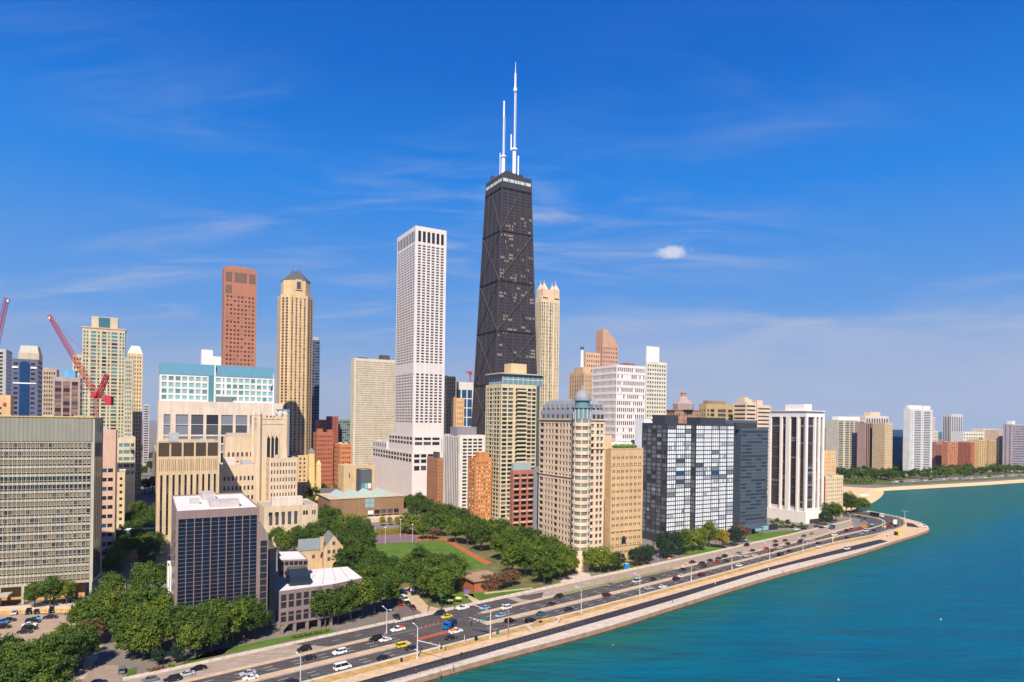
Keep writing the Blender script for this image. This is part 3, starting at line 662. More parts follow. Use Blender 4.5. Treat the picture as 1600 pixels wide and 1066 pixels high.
# low wing with white roof
zw = Zat(436, 923.5, 238)
pts = [Vector(G(436, 923.5, zw)[:2]), Vector(G(455, 909, zw)[:2])]
wing = [Vector(G(x, y, zw)[:2]) for x, y in ((436, 924), (520, 913), (566, 903), (543, 885.5), (497, 889), (470, 893))]
root = empty('law_library', (wing[0].x, wing[0].y, 0), 'low granite annex on stilts with broad white flat roof, right of the dark glass tower', 'building')
wall, panes = MB(), []
for i in range(len(wing)):
    a, b = wing[i], wing[(i + 1) % len(wing)]; A_q = ((*a, 3.6), (*b, 3.6), (*b, zw), (*a, zw))
    if i in (0, 1):
        L = (b - a).length; nb = max(2, int(L / 2.6)); facade(wall, panes, *A_q, even(nb, .72, .02, .98), [(.07, .24), (.26, .36), (.48, .66), (.69, .88)], .3, lambda i_, j_: D_)
    else: wall.face(A_q)
wall.build('wall', GRAN, root)
rb = MB(); rb.face([(*p, zw + .02) for p in wing][::1]); ro = rb.build('roof', ROOFW, root)
q = MB()
for k in range(1, 6):
    p = wing[0].lerp(wing[2], k / 6); r_ = wing[5].lerp(wing[3], k / 6); dd = (r_ - p).normalized(); nn = Vector((-dd.y, dd.x)) * .12
    q.face([(*(p - nn), zw + .04), (*(p + nn), zw + .04), (*(r_ + nn), zw + .04), (*(r_ - nn), zw + .04)])
q.build('roof_seam', ROOFM, ro)
for k in range(5):
    p = wing[0].lerp(wing[1], .04 + k * .23); e_ = (wing[1] - wing[0]).normalized(); n = Vector((e_.y, -e_.x)); q = MB()
    q.prism([p - n * .2, p + e_ * 1.1 - n * .2, p + e_ * 1.1 - n * 1.3, p - n * 1.3], 0, 3.6); q.build('pier', GRAN, root)
cw = sum(wing, Vector((0, 0))) / len(wing)
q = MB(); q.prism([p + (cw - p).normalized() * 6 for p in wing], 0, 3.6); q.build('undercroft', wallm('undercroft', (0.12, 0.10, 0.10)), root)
tier = [Vector(G(x, y, 23.0)[:2]) for x, y in ((436, 876), (481.5, 874.5), (467, 861), (434, 862))]
q = MB(); q.prism(tier, zw, 23.0); tb = q.build('upper_tier', GRAN, root)
q = MB(); q.face([(*(p + (sum(tier, Vector((0, 0))) / 4 - p) * .1), 23.03) for p in tier]); q.build('roof', ROOFW, tb)
panes2 = []; dm = MB(); e_ = (tier[1] - tier[0]).normalized(); n = Vector((e_.y, -e_.x)) * .04
for (za_, zb_) in ((zw + .8, zw + 2.4), (zw + 4.6, zw + 6.2)):
    for k in range(6):
        p = tier[0].lerp(tier[1], .04 + k * .16); r_ = tier[0].lerp(tier[1], .04 + k * .16 + .13)
        panes2.append(tuple(Vector((*(x_ + n), z_)) for x_, z_ in ((p, za_), (r_, za_), (r_, zb_), (p, zb_))) + (D_,))
add_windows(root, panes + panes2, True)
q = MB(); b0 = wing[0] + Vector((1.5, 7)); q.prism([b0, b0 + Vector((7, 3)), b0 + Vector((3, 10)), b0 + Vector((-4, 7))], zw, zw + 3.6); q.frustum([b0, b0 + Vector((7, 3)), b0 + Vector((3, 10)), b0 + Vector((-4, 7))], zw + 3.6, [b0 + Vector((-1, 2)), b0 + Vector((5, 5)), b0 + Vector((3, 9)), b0 + Vector((-3, 6.5))], zw + 6)
q.build('glass_slope', mat('dark_curtain_wall', (0.02, 0.03, 0.045), .12, 0), root)
# ------------------------------------------------------------------ stone house with slate gables
LIME = wallm('yellow_limestone', (0.55, 0.385, 0.235)); SLATE = mat('slate', (0.17, 0.20, 0.21), .7, .12, .6)
hc = Vector(G(512, 872, 5)[:2]); root = empty('stone_house', (hc.x, hc.y, 0), 'yellow stone house with steep grey slate gables, among trees behind the annex', 'house')
e_, w_ = dirv(64), dirv(-26)
def hp(u, v): return hc + e_ * u + w_ * v
q = MB(); hz = 12.2
q.prism([hp(-3.5, -8), hp(6.5, -8), hp(6.5, 8), hp(-3.5, 8)], 0, hz)
q.face([(*hp(-3.5, -8), hz), (*hp(6.5, -8), hz), (*hp(1.5, -8), hz + 6.5)]); q.face([(*hp(-3.5, 8), hz), (*hp(6.5, 8), hz), (*hp(1.5, 8), hz + 6.5)])
q.prism([hp(-15, -3), hp(-3.5, -3), hp(-3.5, 6), hp(-15, 6)], 0, hz - 1.5); q.face([(*hp(-15, -3), hz - 1.5), (*hp(-15, 6), hz - 1.5), (*hp(-15, 1.5), hz + 3.6)])
q.build('wall', LIME, root)
q = MB()
for s_ in (-3.9, 6.9): q.face([(*hp(s_, -8.2), hz - .4), (*hp(s_, 8.2), hz - .4), (*hp(1.5, 8.2), hz + 6.6), (*hp(1.5, -8.2), hz + 6.6)])
q.face([(*hp(-15.2, -3.3), hz - 1.7), (*hp(-3, -3.3), hz - 1.7), (*hp(-3, 1.5), hz + 3.7), (*hp(-15.2, 1.5), hz + 3.7)]); q.face([(*hp(-15.2, 6.3), hz - 1.7), (*hp(-3, 6.3), hz - 1.7), (*hp(-3, 1.5), hz + 3.7), (*hp(-15.2, 1.5), hz + 3.7)])
ro = q.build('roof', SLATE, root)
q = MB(); p = hp(-4.4, -6.5); q.box((p.x, p.y, hz + 1.5), (1.8, 1.5, 7.5), math.radians(26)); q.box((p.x, p.y, hz + 5.4), (2.1, 1.8, .4), math.radians(26)); q.build('chimney', LIME, ro)
pn_ = []
for u0, z_ in ((-1.6, hz - 3.2), (1, hz - 3.2), (3.6, hz - 3.2), (-1.6, hz - 7), (3.6, hz - 7), (.9, hz + 1.2)):
    pn_.append(tuple(Vector((*hp(u, -8.04), z)) for u, z in ((u0, z_), (u0 + 1.5, z_), (u0 + 1.5, z_ + 1.9), (u0, z_ + 1.9))) + (M_,))
for v0 in (-1, 2, 4.5): pn_.append(tuple(Vector((*hp(u, -3.04), z)) for u, z in ((-14 + v0 * 1.7 + 2, 6), (-12.6 + v0 * 1.7 + 2, 6), (-12.6 + v0 * 1.7 + 2, 8), (-14 + v0 * 1.7 + 2, 8))) + (M_,))
add_windows(root, pn_, True)
# ------------------------------------------------------------------ tan tower with tall dark slots
wf = foot((245.8, 690), 34.0, (343.2, 691), Y=372)
zt_ = Zat(246, 690, 372)
TAN = wallm('tan_limestone', (0.58, 0.435, 0.27)); DPAN = wallm('brown_panel', (0.075, 0.055, 0.04))
def ward_extra(root, ft, z1):
    a, b = ft[0], ft[1]; e_ = (b - a).normalized(); n = Vector((e_.y, -e_.x)); L = (b - a).length
    for k in range(5):
        p, r_ = a.lerp(b, .02 + k * .196), a.lerp(b, .02 + k * .196 + .165); q = MB()
        q.prism([p + n * .02, r_ + n * .02, r_ + n * .2, p + n * .2], z1 - 8.6, z1 - .7)
        for i in range(8):
            s_ = p.lerp(r_, (i + .5) / 8); q.prism([s_ - e_ * .06 + n * .2, s_ + e_ * .06 + n * .2, s_ + e_ * .06 + n * .3, s_ - e_ * .06 + n * .3], z1 - 8.6, z1 - .7)
        q.build('louvre_panel', DPAN, root)
    q = MB(); q.prism([ft[0] + dirv(60) * 6, ft[0] + dirv(60) * 11 , ft[0] + dirv(60) * 11 + dirv(-30) * 8, ft[0] + dirv(60) * 6 + dirv(-30) * 8], z1 - 2, z1 + 5); q.build('cooling_tower', UNITM, root)
H_ = zt_
ward_root = bld('stone_tower', 'tan stone tower with ten tall dark window slots and brown panelled top', wf, zt_, {0: (10, .38, ((D_, .85), (M_, .15)), [(10.5 / H_, 15 / H_), (15.4 / H_, 20 / H_), (20.4 / H_, 25 / H_), (25.4 / H_, 30 / H_), (30.4 / H_, 35 / H_), (35.4 / H_, 40 / H_), (40.4 / H_, 45.8 / H_)])},
    mats=[TAN, wallm('slot_spandrel', (0.09, 0.07, 0.06))], d=.55, near=True, extra=ward_extra, units=1, roof=ROOFM)
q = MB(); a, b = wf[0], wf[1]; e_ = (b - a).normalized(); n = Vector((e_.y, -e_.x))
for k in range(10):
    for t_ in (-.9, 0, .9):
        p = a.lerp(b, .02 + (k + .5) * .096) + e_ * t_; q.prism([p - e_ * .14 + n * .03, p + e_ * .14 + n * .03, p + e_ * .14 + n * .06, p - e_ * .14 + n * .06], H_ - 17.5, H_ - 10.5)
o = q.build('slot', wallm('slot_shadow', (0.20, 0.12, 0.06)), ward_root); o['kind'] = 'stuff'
# ------------------------------------------------------------------ gothic stone tower and wings
GOTH = wallm('gothic_limestone', (0.61, 0.475, 0.335))
gf = foot((404, 715), (396.5, 700), (446.5, 690), Y=432)
zg = Zat(396.8, 652, 436)
def goth_extra(root, ft, z1):
    for k_, p in enumerate(ft):
        q = MB(); q.lathe((p.x, p.y), [(1.7, 0), (1.7, z1 + 1.2), (1.9, z1 + 1.3), (1.9, z1 + 2.6), (1.2, z1 + 2.7), (.2, z1 + 5)], 8); q.build('corner_turret', GOTH, root)
    for fi in (0, 3):
        a, b = ft[fi], ft[(fi + 1) % 4]; e_ = (b - a).normalized(); n = Vector((e_.y, -e_.x)); L = (b - a).length; q = MB()
        for k in range(7):
            p = a.lerp(b, (k + .3) / 7.2); q.prism([p + n * .3, p + e_ * L / 13 + n * .3, p + e_ * L / 13 - n * .3, p - n * .3], z1 - 1, z1 + 1.3)
        for z in (z1 - 4.5, z1 - 1.2): q.prism([a + n * .28, b + n * .28, b - n * .1, a - n * .1], z, z + .4)
        for u in (.28, .44, .58, .74): 
            p = a.lerp(b, u); q.prism([p - e_ * .3 + n * .35, p + e_ * .3 + n * .35, p + e_ * .3 - n * .1, p - e_ * .3 - n * .1], z1 - 34, z1 - 9.5)
        q.build('parapet', GOTH, root)
goth_root = bld('gothic_tower', 'tan gothic stone tower with turreted parapet, tall lancet windows and a flagpole', gf, zg, {0: ([(.30, .42), (.455, .565), (.60, .72)], 1, ((D_, 1),), [(.40, .60), (.61, .815)]), 3: ([(.25, .38), (.44, .56), (.62, .75)], 1, ((D_, 1),), [(.40, .60), (.61, .815)])},
    mats=[GOTH], d=.5, near=True, extra=goth_extra, units=0)
# pointed heads over the lancets are part of the wall
q = MB(); a, b = gf[0], gf[1]; e_ = (b - a).normalized(); n = Vector((e_.y, -e_.x)) * .05
for u0, u1 in ((.30, .42), (.455, .565), (.60, .72)):
    p, r_ = a.lerp(b, u0), a.lerp(b, u1); mm = p.lerp(r_, .5); zz_ = zg * .815
    q.face([(*(p + n), zz_), (*(r_ + n), zz_), (*(mm + n), zz_ + 2.6)])
q.build('lancet_head', GL_DARK, goth_root)
def wing_block(nm, lb, c, l, r, Y, ztop, faces, **kw):
    return bld(nm, lb, foot(c, l, r, Y=Y), ztop, faces, mats=[GOTH], **kw)
wing_block('stone_wing', 'broad stepped stone block below the gothic tower, square paired windows', (420, 760), (412, 760), (464.5, 760), 424, Zat(440, 716, 424), {0: (9, .42), 3: (3, .4)}, fl=9, hr=.52, near=True, cat='building', units=1, pal=((D_, .5), (M_, .5)), vm=(6, 2))
def arch_extra(root, ft, z1):
    a, b = ft[0], ft[1]; e_ = (b - a).normalized(); n = Vector((e_.y, -e_.x)); 
    for k in range(5):
        c_ = a.lerp(b, .12 + k * .115); q = MB(); zb_ = z1 - 11.8; pts_ = [(-.95, zb_), (.95, zb_), (.95, zb_ + 5.2)] + [(.95 * math.cos(t_ * math.pi / 6), zb_ + 5.2 + .95 * math.sin(t_ * math.pi / 6)) for t_ in range(1, 6)] + [(-.95, zb_ + 5.2)]
        q.face([(*(c_ + e_ * x + n * .05), z) for x, z in pts_]); q.build('arched_window', GL_MID, root)
    q = MB(); q.prism([ft[0].lerp(ft[1], .15) + dirv(-30) * 2, ft[0].lerp(ft[1], .72) + dirv(-30) * 2, ft[0].lerp(ft[1], .72) + dirv(-30) * 8, ft[0].lerp(ft[1], .15) + dirv(-30) * 8], z1 - 1, z1 + 5); q.build('penthouse', wallm('white_plant_screen', (.66, .56, .48)), root)
wing_block('stone_wing', 'low stone wing with a row of tall arched windows, behind the dark glass tower', (413, 790), 30.0, (496.5, 790), 395, Zat(440, 790.5, 400), {0: ([(.08 + k * .117, .08 + k * .117 + .07) for k in range(5)] + [(.72, .76), (.77, .81), (.89, .92), (.93, .96)], 1, ((M_, .6), (D_, .4)), [(.16, .28), (.30, .33), (.74, .85)])}, near=True, units=0, extra=arch_extra)
bld('plant_building', 'low cream hospital wing with white plant on its roof, behind the dark glass tower', foot((346, 720), 20.0, (400, 720), Y=420), Zat(380, 727, 420), {0: (8, .5)}, fl=6, hr=.45, mats=[GOTH], pal=((M_, .6), (D_, .4)), units=0, near=True, vm=(4, 6),
    pent=((.08, .40, .02, .4, 4.5, wallm('white_plant_screen', (.66, .56, .48))), (.6, .9, .1, .5, 2.5, UNITM)))
bld('plant_building', 'small cream penthouse block with two rows of square windows under a louvred top', foot((352, 700), 14.0, (398, 700), Y=446), Zat(380, 684, 446), {0: (6, .5)}, fl=8, hr=.5, mats=[GOTH], pal=((M_, .7), (D_, .3)), units=0, vm=(8, 9), pent=((.05, .95, .05, .6, 3.0, wallm('tan_screen', (.50, .42, .34))),))
# flagpole
fpz = zg; fb = gf[0].lerp(gf[1], .52) + dirv(-30) * 2
fr = empty('flagpole', (fb.x, fb.y, fpz - 1), 'white flagpole with a drooping purple flag on the gothic tower', 'flagpole')
q = MB(); q.tube((*fb, fpz - 1), (*fb, Zat(422, 586, 440)), .32, .16); q.lathe(fb, [(.1, Zat(422, 586, 440)), (.3, Zat(422, 585, 440) - .1), (.05, Zat(422, 584, 440))], 8); q.build('pole', wallm('white_paint', (.8, .8, .78)), fr)
q = MB(); z9 = Zat(422, 600, 440)
for k in range(6): q.face([(fb.x - .1 - k * .28, fb.y + .25 * math.sin(k * 1.7), z9 - k * .45), (fb.x - .1 - (k + 1) * .28, fb.y + .25 * math.sin((k + 1) * 1.7), z9 - (k + 1) * .45), (fb.x - .1 - (k + 1) * .22, fb.y + .25 * math.sin((k + 1) * 1.7 + .5), z9 - 4.2 - (k + 1) * .2), (fb.x - .1 - k * .22, fb.y + .25 * math.sin(k * 1.7 + .5), z9 - 4.2 - k * .2)])
q.build('flag', wallm('purple_flag', (.10, .04, .28)), fr)
# ------------------------------------------------------------------ hospital with aqua windows
WHITE = wallm('white_panel', (.72, .68, .62)); PALEP = wallm('pale_pink_stone', (.66, .54, .44))
hf = foot((249.8, 600), 40.0, (428.6, 600), Y=505)
zh = Zat(250, 567, 505); zsl = Zat(250, 584, 505); zb0 = Zat(250, 627, 505)
HR = zh - zb0
def lurie_extra(root, ft, z1):
    a, b = ft[0], ft[1]; e_ = (b - a).normalized(); n = Vector((e_.y, -e_.x)); w = dirv(-30)
    q = MB(); q.frustum([a + n * .3, b + n * .3, b + n * .3 + w * 30, a + n * .3 + w * 30], zsl, [a + w * 3, b + w * 3, b + w * 30, a + w * 30], zh + .6)
    q.build('glass_roof', mat('teal_roof_glass', (.10, .24, .33), .25, .05, .2), root)
    q = MB(); p = a.lerp(b, .455); q.prism([p + n * .35, p + e_ * 1 + n * .35, p + e_ * 1 - n, p - n], zb0, zh + 1); q.build('fin', WHITE, root)
    q = MB(); p, r_ = a.lerp(b, .405), a.lerp(b, .452); q.prism([p + n * .1, r_ + n * .1, r_ - n * .2, p - n * .2], zb0, zsl); q.build('glass_slot', mat('teal_glass_slot', (.09, .24, .28), .15, 0), root)
    q = MB(); p, r_ = a.lerp(b, .47), a.lerp(b, .615); q.prism([p + n * 1.2, r_ + n * 1.2, r_ - n * .2, p - n * .2], zb0 - 1, zb0 + 5, bottom=True); q.build('plant_box', wallm('plant_box', (.16, .18, .20)), root)
bld('hospital_tower', 'white gridded hospital tower with aqua windows under a sloping teal glass roof', hf, zsl, {0: ([(.015 + k * .0565, .015 + k * .0565 + .040) for k in range(7)] + [(.472, .512), (.53, .545)] + [(.565 + k * .0545, .565 + k * .0545 + .039) for k in range(8)], 1, ((A_, .75), (T_, .25)), even(4, .66, .04, .97))},
    z0=zb0, mats=[WHITE], d=.4, extra=lurie_extra, units=0, roof=ROOFD)
hb = foot((247.6, 640), 46.0, (441.8, 640), Y=500)
bld('hospital_block', 'wide pale pink stone hospital base with big square glass bays, under the aqua tower', hb, Zat(248, 626, 500), {0: ([(.04, .09)] + [(.13 + k * .118, .13 + k * .118 + .095) for k in range(7)], 1, ((G_, .5), (Q_, .22), (M_, .22), (D_, .06)), [(x0, x0 + w_) for x0, w_ in ((.10, .1), (.22, .1), (.34, .1), (.46, .09), (.56, .06), (.635, .06), (.71, .085), (.80, .085))])},
    mats=[PALEP], d=.6, units=0, par=.6, roof=ROOFW)
gb = foot((441, 680), 30.0, (452.2, 680), Y=507)
def nm_sign(root, ft, z1):
    # white zigzag monogram near the top of the glass
    a, b = ft[0] - dirv(60) * 1.0, ft[1]; e_ = dirv(60); n = Vector((e_.y, -e_.x)); q = MB(); x0 = ft[0] - e_ * 4.6 + n * .12; zt2 = Zat(438, 642, 507); hh = 2.5
    for (u0, v0, u1, v1) in ((0, 0, 0, 1), (0, 1, .9, .1), (.9, .1, 1.8, 1), (1.8, 1, 1.8, 0), (2.7, 0, 2.7, 1), (2.7, 1, 3.6, .1), (3.6, .1, 4.5, 1), (4.5, 1, 4.5, 0)):
        q.tube((*(x0 + e_ * u0 * 1.35), zt2 - hh + v0 * hh), (*(x0 + e_ * u1 * 1.35), zt2 - hh + v1 * hh), .28, n=6)
    q.build('sign', mat('white_sign', (.85, .85, .85), .5, 0), root)
bld('glass_wing', 'narrow blue glass wing with white zigzag sign, left of the tan spired tower', gb, Zat(447, 639.5, 507), {0: (4, .9)}, fl=22, hr=.8, mats=[wallm('blue_glass_frame', (.16, .22, .28))], d=.08, pal=((U_, .5), (M_, .5)), units=0, extra=nm_sign)
# ------------------------------------------------------------------ brown tower
BROWN = wallm('brown_granite', (.40, .165, .105))
of = foot((350.6, 430), (347.4, 430), (401.4, 430), Y=612)
zo = Zat(351, 416.5, 612)
def oly_extra(root, ft, z1):
    a, b = ft[0], ft[1]; e_ = (b - a).normalized(); n = Vector((e_.y, -e_.x)); q = MB()
    q.prism([bilerp(ft, .17, .2), bilerp(ft, .8, .2), bilerp(ft, .8, .8), bilerp(ft, .17, .8)], z1 - 1, z1 + 2.5); q.build('penthouse', BROWN, root)
    for u0, u1, za_, zb_ in ((.04, .24, 14, 4.5), (.31, .69, 14, 4.5), (.76, .96, 14, 4.5), (.04, .24, 25, 17)):
        q = MB(); q.face([(*(a.lerp(b, u0) + n * .06), z1 - za_), (*(a.lerp(b, u1) + n * .06), z1 - za_), (*(a.lerp(b, u1) + n * .06), z1 - zb_), (*(a.lerp(b, u0) + n * .06), z1 - zb_)]); q.build('louvre_panel', wallm('brown_louvre', (.17, .105, .085)), root)
bld('granite_tower', 'tall plain reddish brown granite tower with small square windows', of, zo, {0: (8, .52, ((D_, .42), (M_, .2), (B_, .18), (W_, .2))), 3: (4, .4)}, fl=46, hr=.46, vm=(12, 26), hm=1.5, mats=[BROWN], d=.25, extra=oly_extra, units=0, cat=T1)
bld('white_block', 'blank white stepped rooftop block beside the brown granite tower', foot((315.3, 560), 16.0, (346, 560), Y=660), Zat(320, 556, 660), {0: (3, .2)}, fl=3, hr=.05, mats=[wallm('white_stucco', (.75, .75, .76))], units=0, pent=((.0, .55, .02, .9, 6.5, wallm('white_stucco', (.75, .75, .76))),))
# ------------------------------------------------------------------ tan tower with grey hipped roof (octagonal plan)
GOLD = wallm('gold_limestone', (.62, .44, .24)); LEAD = mat('lead_roof', (.09, .095, .105), .6, .1, .3)
Yp = 770; pc = Vector((slope(455, 560) * Yp, Yp + 12)); 
def octf(c, a, ch, rot=0):
    e_, w_ = dirv(60 + rot), dirv(-30 + rot); return [c + e_ * x + w_ * y for x, y in ((-a + ch, -a), (a - ch, -a), (a, -a + ch), (a, a - ch), (a - ch, a), (-a + ch, a), (-a, a - ch), (-a, -a + ch))]
R_ = 19.0; ze = Zat(455, 462, Yp)
of8 = octf(pc, R_, 8.5)
def park_extra(root, ft, z1):
    i8 = octf(pc, R_ * .82, 7); z2 = Zat(455, 438, Yp); q = MB(); q.prism(i8, z1 - 1, z2); ub = q.build('upper_storeys', GOLD, root)
    q = MB(); q.frustum(octf(pc, R_ * .84, 7), z2, octf(pc, 4.5, 1.5), Zat(455, 421.5, Yp)); rf = q.build('hipped_roof', LEAD, root)
    for s_ in (-4, 4):
        p = pc + dirv(60) * s_; q = MB(); q.tube((*p, Zat(455, 423, Yp)), (*p, Zat(455, 415.5, Yp)), .5, .12); q.build('finial', LEAD, rf)
    q = MB(); a, b = i8[0], i8[1]; e_ = (b - a).normalized(); n = Vector((e_.y, -e_.x)); p, r_ = a.lerp(b, .3), a.lerp(b, .75)
    q.prism([p + n * 1, r_ + n * 1, r_ - n, p - n], z2 - 12, z2 + .6); q.build('dormer', GOLD, ub)
    q = MB(); q.face([(*(p.lerp(r_, .2) + n * 1.05), z2 - 11), (*(p.lerp(r_, .8) + n * 1.05), z2 - 11), (*(p.lerp(r_, .8) + n * 1.05), z2 - 2), (*(p.lerp(r_, .2) + n * 1.05), z2 - 2)]); q.build('dormer_window', GL_MID, ub)
bld('spired_tower', 'slender gold limestone tower with grey hipped roof and two finials', of8, ze, {0: (4, .42), 1: (2, .6, ((W_, .5), (D_, .5))), 7: (2, .6, ((W_, .5), (D_, .5))), 6: (3, .4), 2: (3, .4)}, fl=58, hr=.58, vm=(20, 3), hm=.9, mats=[GOLD, wallm('gold_spandrel', (.46, .31, .17))], d=.35, pal=((M_, .45), (D_, .35), (B_, .2)), extra=park_extra, units=0, cat=T1)
bld('stone_annex', 'gold stone lower block at the foot of the hipped-roof tower', foot((452, 720), 24.0, (499, 720), Y=742), Zat(480, 712, 742), {0: (7, .4), 3: (4, .4)}, fl=6, hr=.5, mats=[GOLD], units=1)
bld('dark_tower', 'dark blue glass tower with pale floor lines, right of the gold hipped-roof tower', foot((484.5, 600), 30.0, (499.3, 600), Y=905), Zat(490, 531, 905), {0: (2, .9), 3: (4, .85)}, fl=46, hr=.62, mats=[wallm('navy_frame', (.11, .13, .19))], d=.1, pal=((U_, .3), (D_, .7)), units=0, cat=T1, pent=((.1, .9, .1, .9, 5, wallm('pale_cap', (.4, .4, .44))),))
# ------------------------------------------------------------------ pale slab behind the white tower
PGRID = wallm('pale_grid', (.62, .54, .42))
bld('pale_slab', 'broad pale grid-faced slab tower with dark plant box, left of the marble white tower', foot((553, 600), (547.8, 600), (625, 600), Y=800), Zat(553, 559.3, 800), {0: (44, .52, ((M_, .45), (B_, .4), (D_, .15))), 3: (3, .2)}, fl=50, hr=.6, vm=(10, 3), hm=2.5, mats=[PGRID], d=.4, units=0, cat=T1, pent=((.58, .78, .2, .7, 6, DARKM), (.12, .3, .2, .7, 1.5, DARKM)))
# ------------------------------------------------------------------ marble tower and its podium
MARB = wallm('white_marble', (.70, .62, .58), 0.04)
mf = foot((648.5, 420), (620.0, 420), (697.0, 420), Y=640)
zm = Zat(649.5, 352.4, 640); Hm = zm
mrows = even(31, .50, 84 / Hm, 163 / Hm) ; mrows = even(17, .54, 76 / Hm, 126.5 / Hm) + even(43, .54, 136.5 / Hm, (zm - 18) / Hm) + [((zm - 15.5) / Hm, (zm - 4.5) / Hm)]
bld('marble_tower', 'tall white marble tower with a dense grid of small dark windows and blank band', mf, zm, {0: (6, .64), 3: (11, .70, ((D_, 1),))}, rows=mrows, hm=2.0, mats=[MARB, wallm('marble_spandrel', (.64, .57, .54), .04)], d=.28, pal=((D_, .8), (M_, .2)), units=0, roof=ROOFW, cat=T1, par=2.5)
pf_ = foot((643.5, 740), (581.5, 740), (690, 740), Y=634)
zp = Zat(643.5, 708, 634)
def pod_cell(fi, i, j, p): return D_
bld('mall_podium', 'windowless white marble shopping podium with two dark window bands, below the marble tower', pf_, zp, {0: (4, .8, None, [(.62, .72), (.78, .86), (.90, .97)]), 3: (14, .80, ((D_, 1),), [(.80, .87), (.90, .97)])}, hm=1.5, mats=[MARB], d=.5, units=1, roof=ROOFW)
bld('mall_podium', 'upper stepped tier of the marble podium with two dark window rows', foot((645, 690), (607, 690), (690, 690), Y=637), Zat(645, 681, 637), {0: (3, .85, None, [(.85, .90), (.93, .97)]), 3: (8, .8, ((D_, 1),), [(.86, .905), (.93, .975)])}, hm=1.5, mats=[MARB], d=.5, units=0)
tS = reach(pf_[0], WEST, (604, 700)); cS = pf_[0] + WEST * tS; tL = reach(cS, WEST, (582.2, 700))
bld('podium_block', 'left stub of the marble podium with a row of tall dark slots', [cS, cS + NORTH * 14, cS + NORTH * 14 + WEST * tL, cS + WEST * tL], Zat(604, 690, cS.y), {3: (6, .5, ((D_, 1),), [(.30, .78)]), 0: (2, .4)}, z0=zp - .9, hm=.5, mats=[MARB], d=.4, units=1)
# ------------------------------------------------------------------ black tapering tower with cross braces
BLK = wallm('black_anodised_frame', (.052, .046, .055), .04)
def corners(zpts):
    c, l, r, Y = zpts
    C = Vector((slope(*c) * Y, Y)); return C, reach(C, WEST, l), reach(C, NORTH, r)
Yh = 673.0
Ct, tlw, trn = corners(((785.4, 271), (759.8, 287), (830.0, 275), Yh))
ztop = Zat(785.4, 270, Yh)
top = [Ct, Ct + NORTH * trn, Ct + NORTH * trn + WEST * tlw, Ct + WEST * tlw]
# taper: read the corner line low down and extend it to the ground
zq = Zat(776.5, 540, Yh - 8)
Cq = Vector((slope(776.2, 540) * (Yh - 8), Yh - 8)); tq, rq = reach(Cq, WEST, (744.2, 540)), reach(Cq, NORTH, (837.4, 540))
f_ = (ztop - 0) / (ztop - zq)
def ext(a, b): return a + (b - a) * f_
q4 = [Cq, Cq + NORTH * rq, Cq + NORTH * rq + WEST * tq, Cq + WEST * tq]
bot = [ext(top[i], q4[i]) for i in range(4)]
hk = empty('braced_tower', ((bot[0].x + bot[2].x) / 2, (bot[0].y + bot[2].y) / 2, 0), 'black tapering skyscraper with X braces and two white antennas', 'skyscraper')
wall, panes = MB(), []
nfl = 92
rowsH = []
for k in range(nfl):
    v0 = .03 + k * (.955 - .03) / nfl; rowsH.append((v0 + .0012, v0 + .0071))
LIT = {}  # pane groups whose lit look is put into a tan base colour
def hcell(i, j):
    if j in (44, 45) or j > 86: return D_
    if fi == 0 and 38 < j < 84:
        kk = (i // 3, j)
        if kk not in LIT: LIT[kk] = random.random() < (.24 if (j // 3) % 2 else .12)
        if LIT[kk] and random.random() < .85: return L_
    return W_ if random.random() < .85 else D_
for fi, nb in ((0, 24), (3, 16)):
    a, b = fi, (fi + 1) % 4
    facade(wall, panes, (*bot[a], 0), (*bot[b], 0), (*top[b], ztop), (*top[a], ztop), even(nb, .72, .02, .98), rowsH, .18, hcell)
for fi in (1, 2):
    a, b = fi, (fi + 1) % 4; wall.face([(*bot[a], 0), (*bot[b], 0), (*top[b], ztop), (*top[a], ztop)])
wall.face([(*p, ztop) for p in top])
wall.build('wall', BLK, hk)
add_windows(hk, panes, False)
BRACE = wallm('brace_steel', (.050, .045, .052), .03)
def HP(fi, u, v, off):
    a, b = fi, (fi + 1) % 4
    A_, B_q = Vector((*bot[a], 0)), Vector((*bot[b], 0)); D2, C2 = Vector((*top[a], ztop)), Vector((*top[b], ztop))
    n = (B_q - A_).cross(D2 - A_).normalized(); return (A_ * (1 - u) + B_q * u) * (1 - v) + (D2 * (1 - u) + C2 * u) * v + n * off
tiers = [.0, .175, .345, .51, .665, .82, .955]
for fi in (0, 3):
    for k in range(6):
        v0, v1 = tiers[k], tiers[k + 1]; q = MB()
        if k < 5:
            for (ua, va, ub, vb) in ((0, v0, 1, v1), (1, v0, 0, v1)):
                d_ = (HP(fi, ub, vb, 0) - HP(fi, ua, va, 0)).normalized(); q.tube(HP(fi, ua, va, .15), HP(fi, ub, vb, .15), .85, n=4)
        else:
            for (ua, va, ub, vb) in ((0, v0, .5, .93), (1, v0, .5, .93)): q.tube(HP(fi, ua, va, .15), HP(fi, ub, vb, .15), .85, n=4)
        q.build('cross_brace', BRACE, hk)
        q = MB(); q.tube(HP(fi, 0, v1, .1), HP(fi, 1, v1, .1), .75, n=4); q.build('tie_beam', mat('tie_beam', (.018, .018, .02), .6, 0), hk)
    nv = 5 if fi == 0 else 4
    q = MB()
    for k in range(nv + 1): q.tube(HP(fi, k / nv, 0, .1), HP(fi, k / nv, 1, .1), .55, n=4)
    q.build('columns', BRACE, hk)['kind'] = 'stuff'
    for k in range(4):
        q = MB(); u0, u1 = .02 + k * .245, .02 + k * .245 + .225
        q.face([HP(fi, u0, .975, .25), HP(fi, u1, .975, .25), HP(fi, u1, .985, .25), HP(fi, u0, .985, .25)]); q.build('crown_band', mat('crown_band_white', (.50, .56, .53), .4, 0), hk)
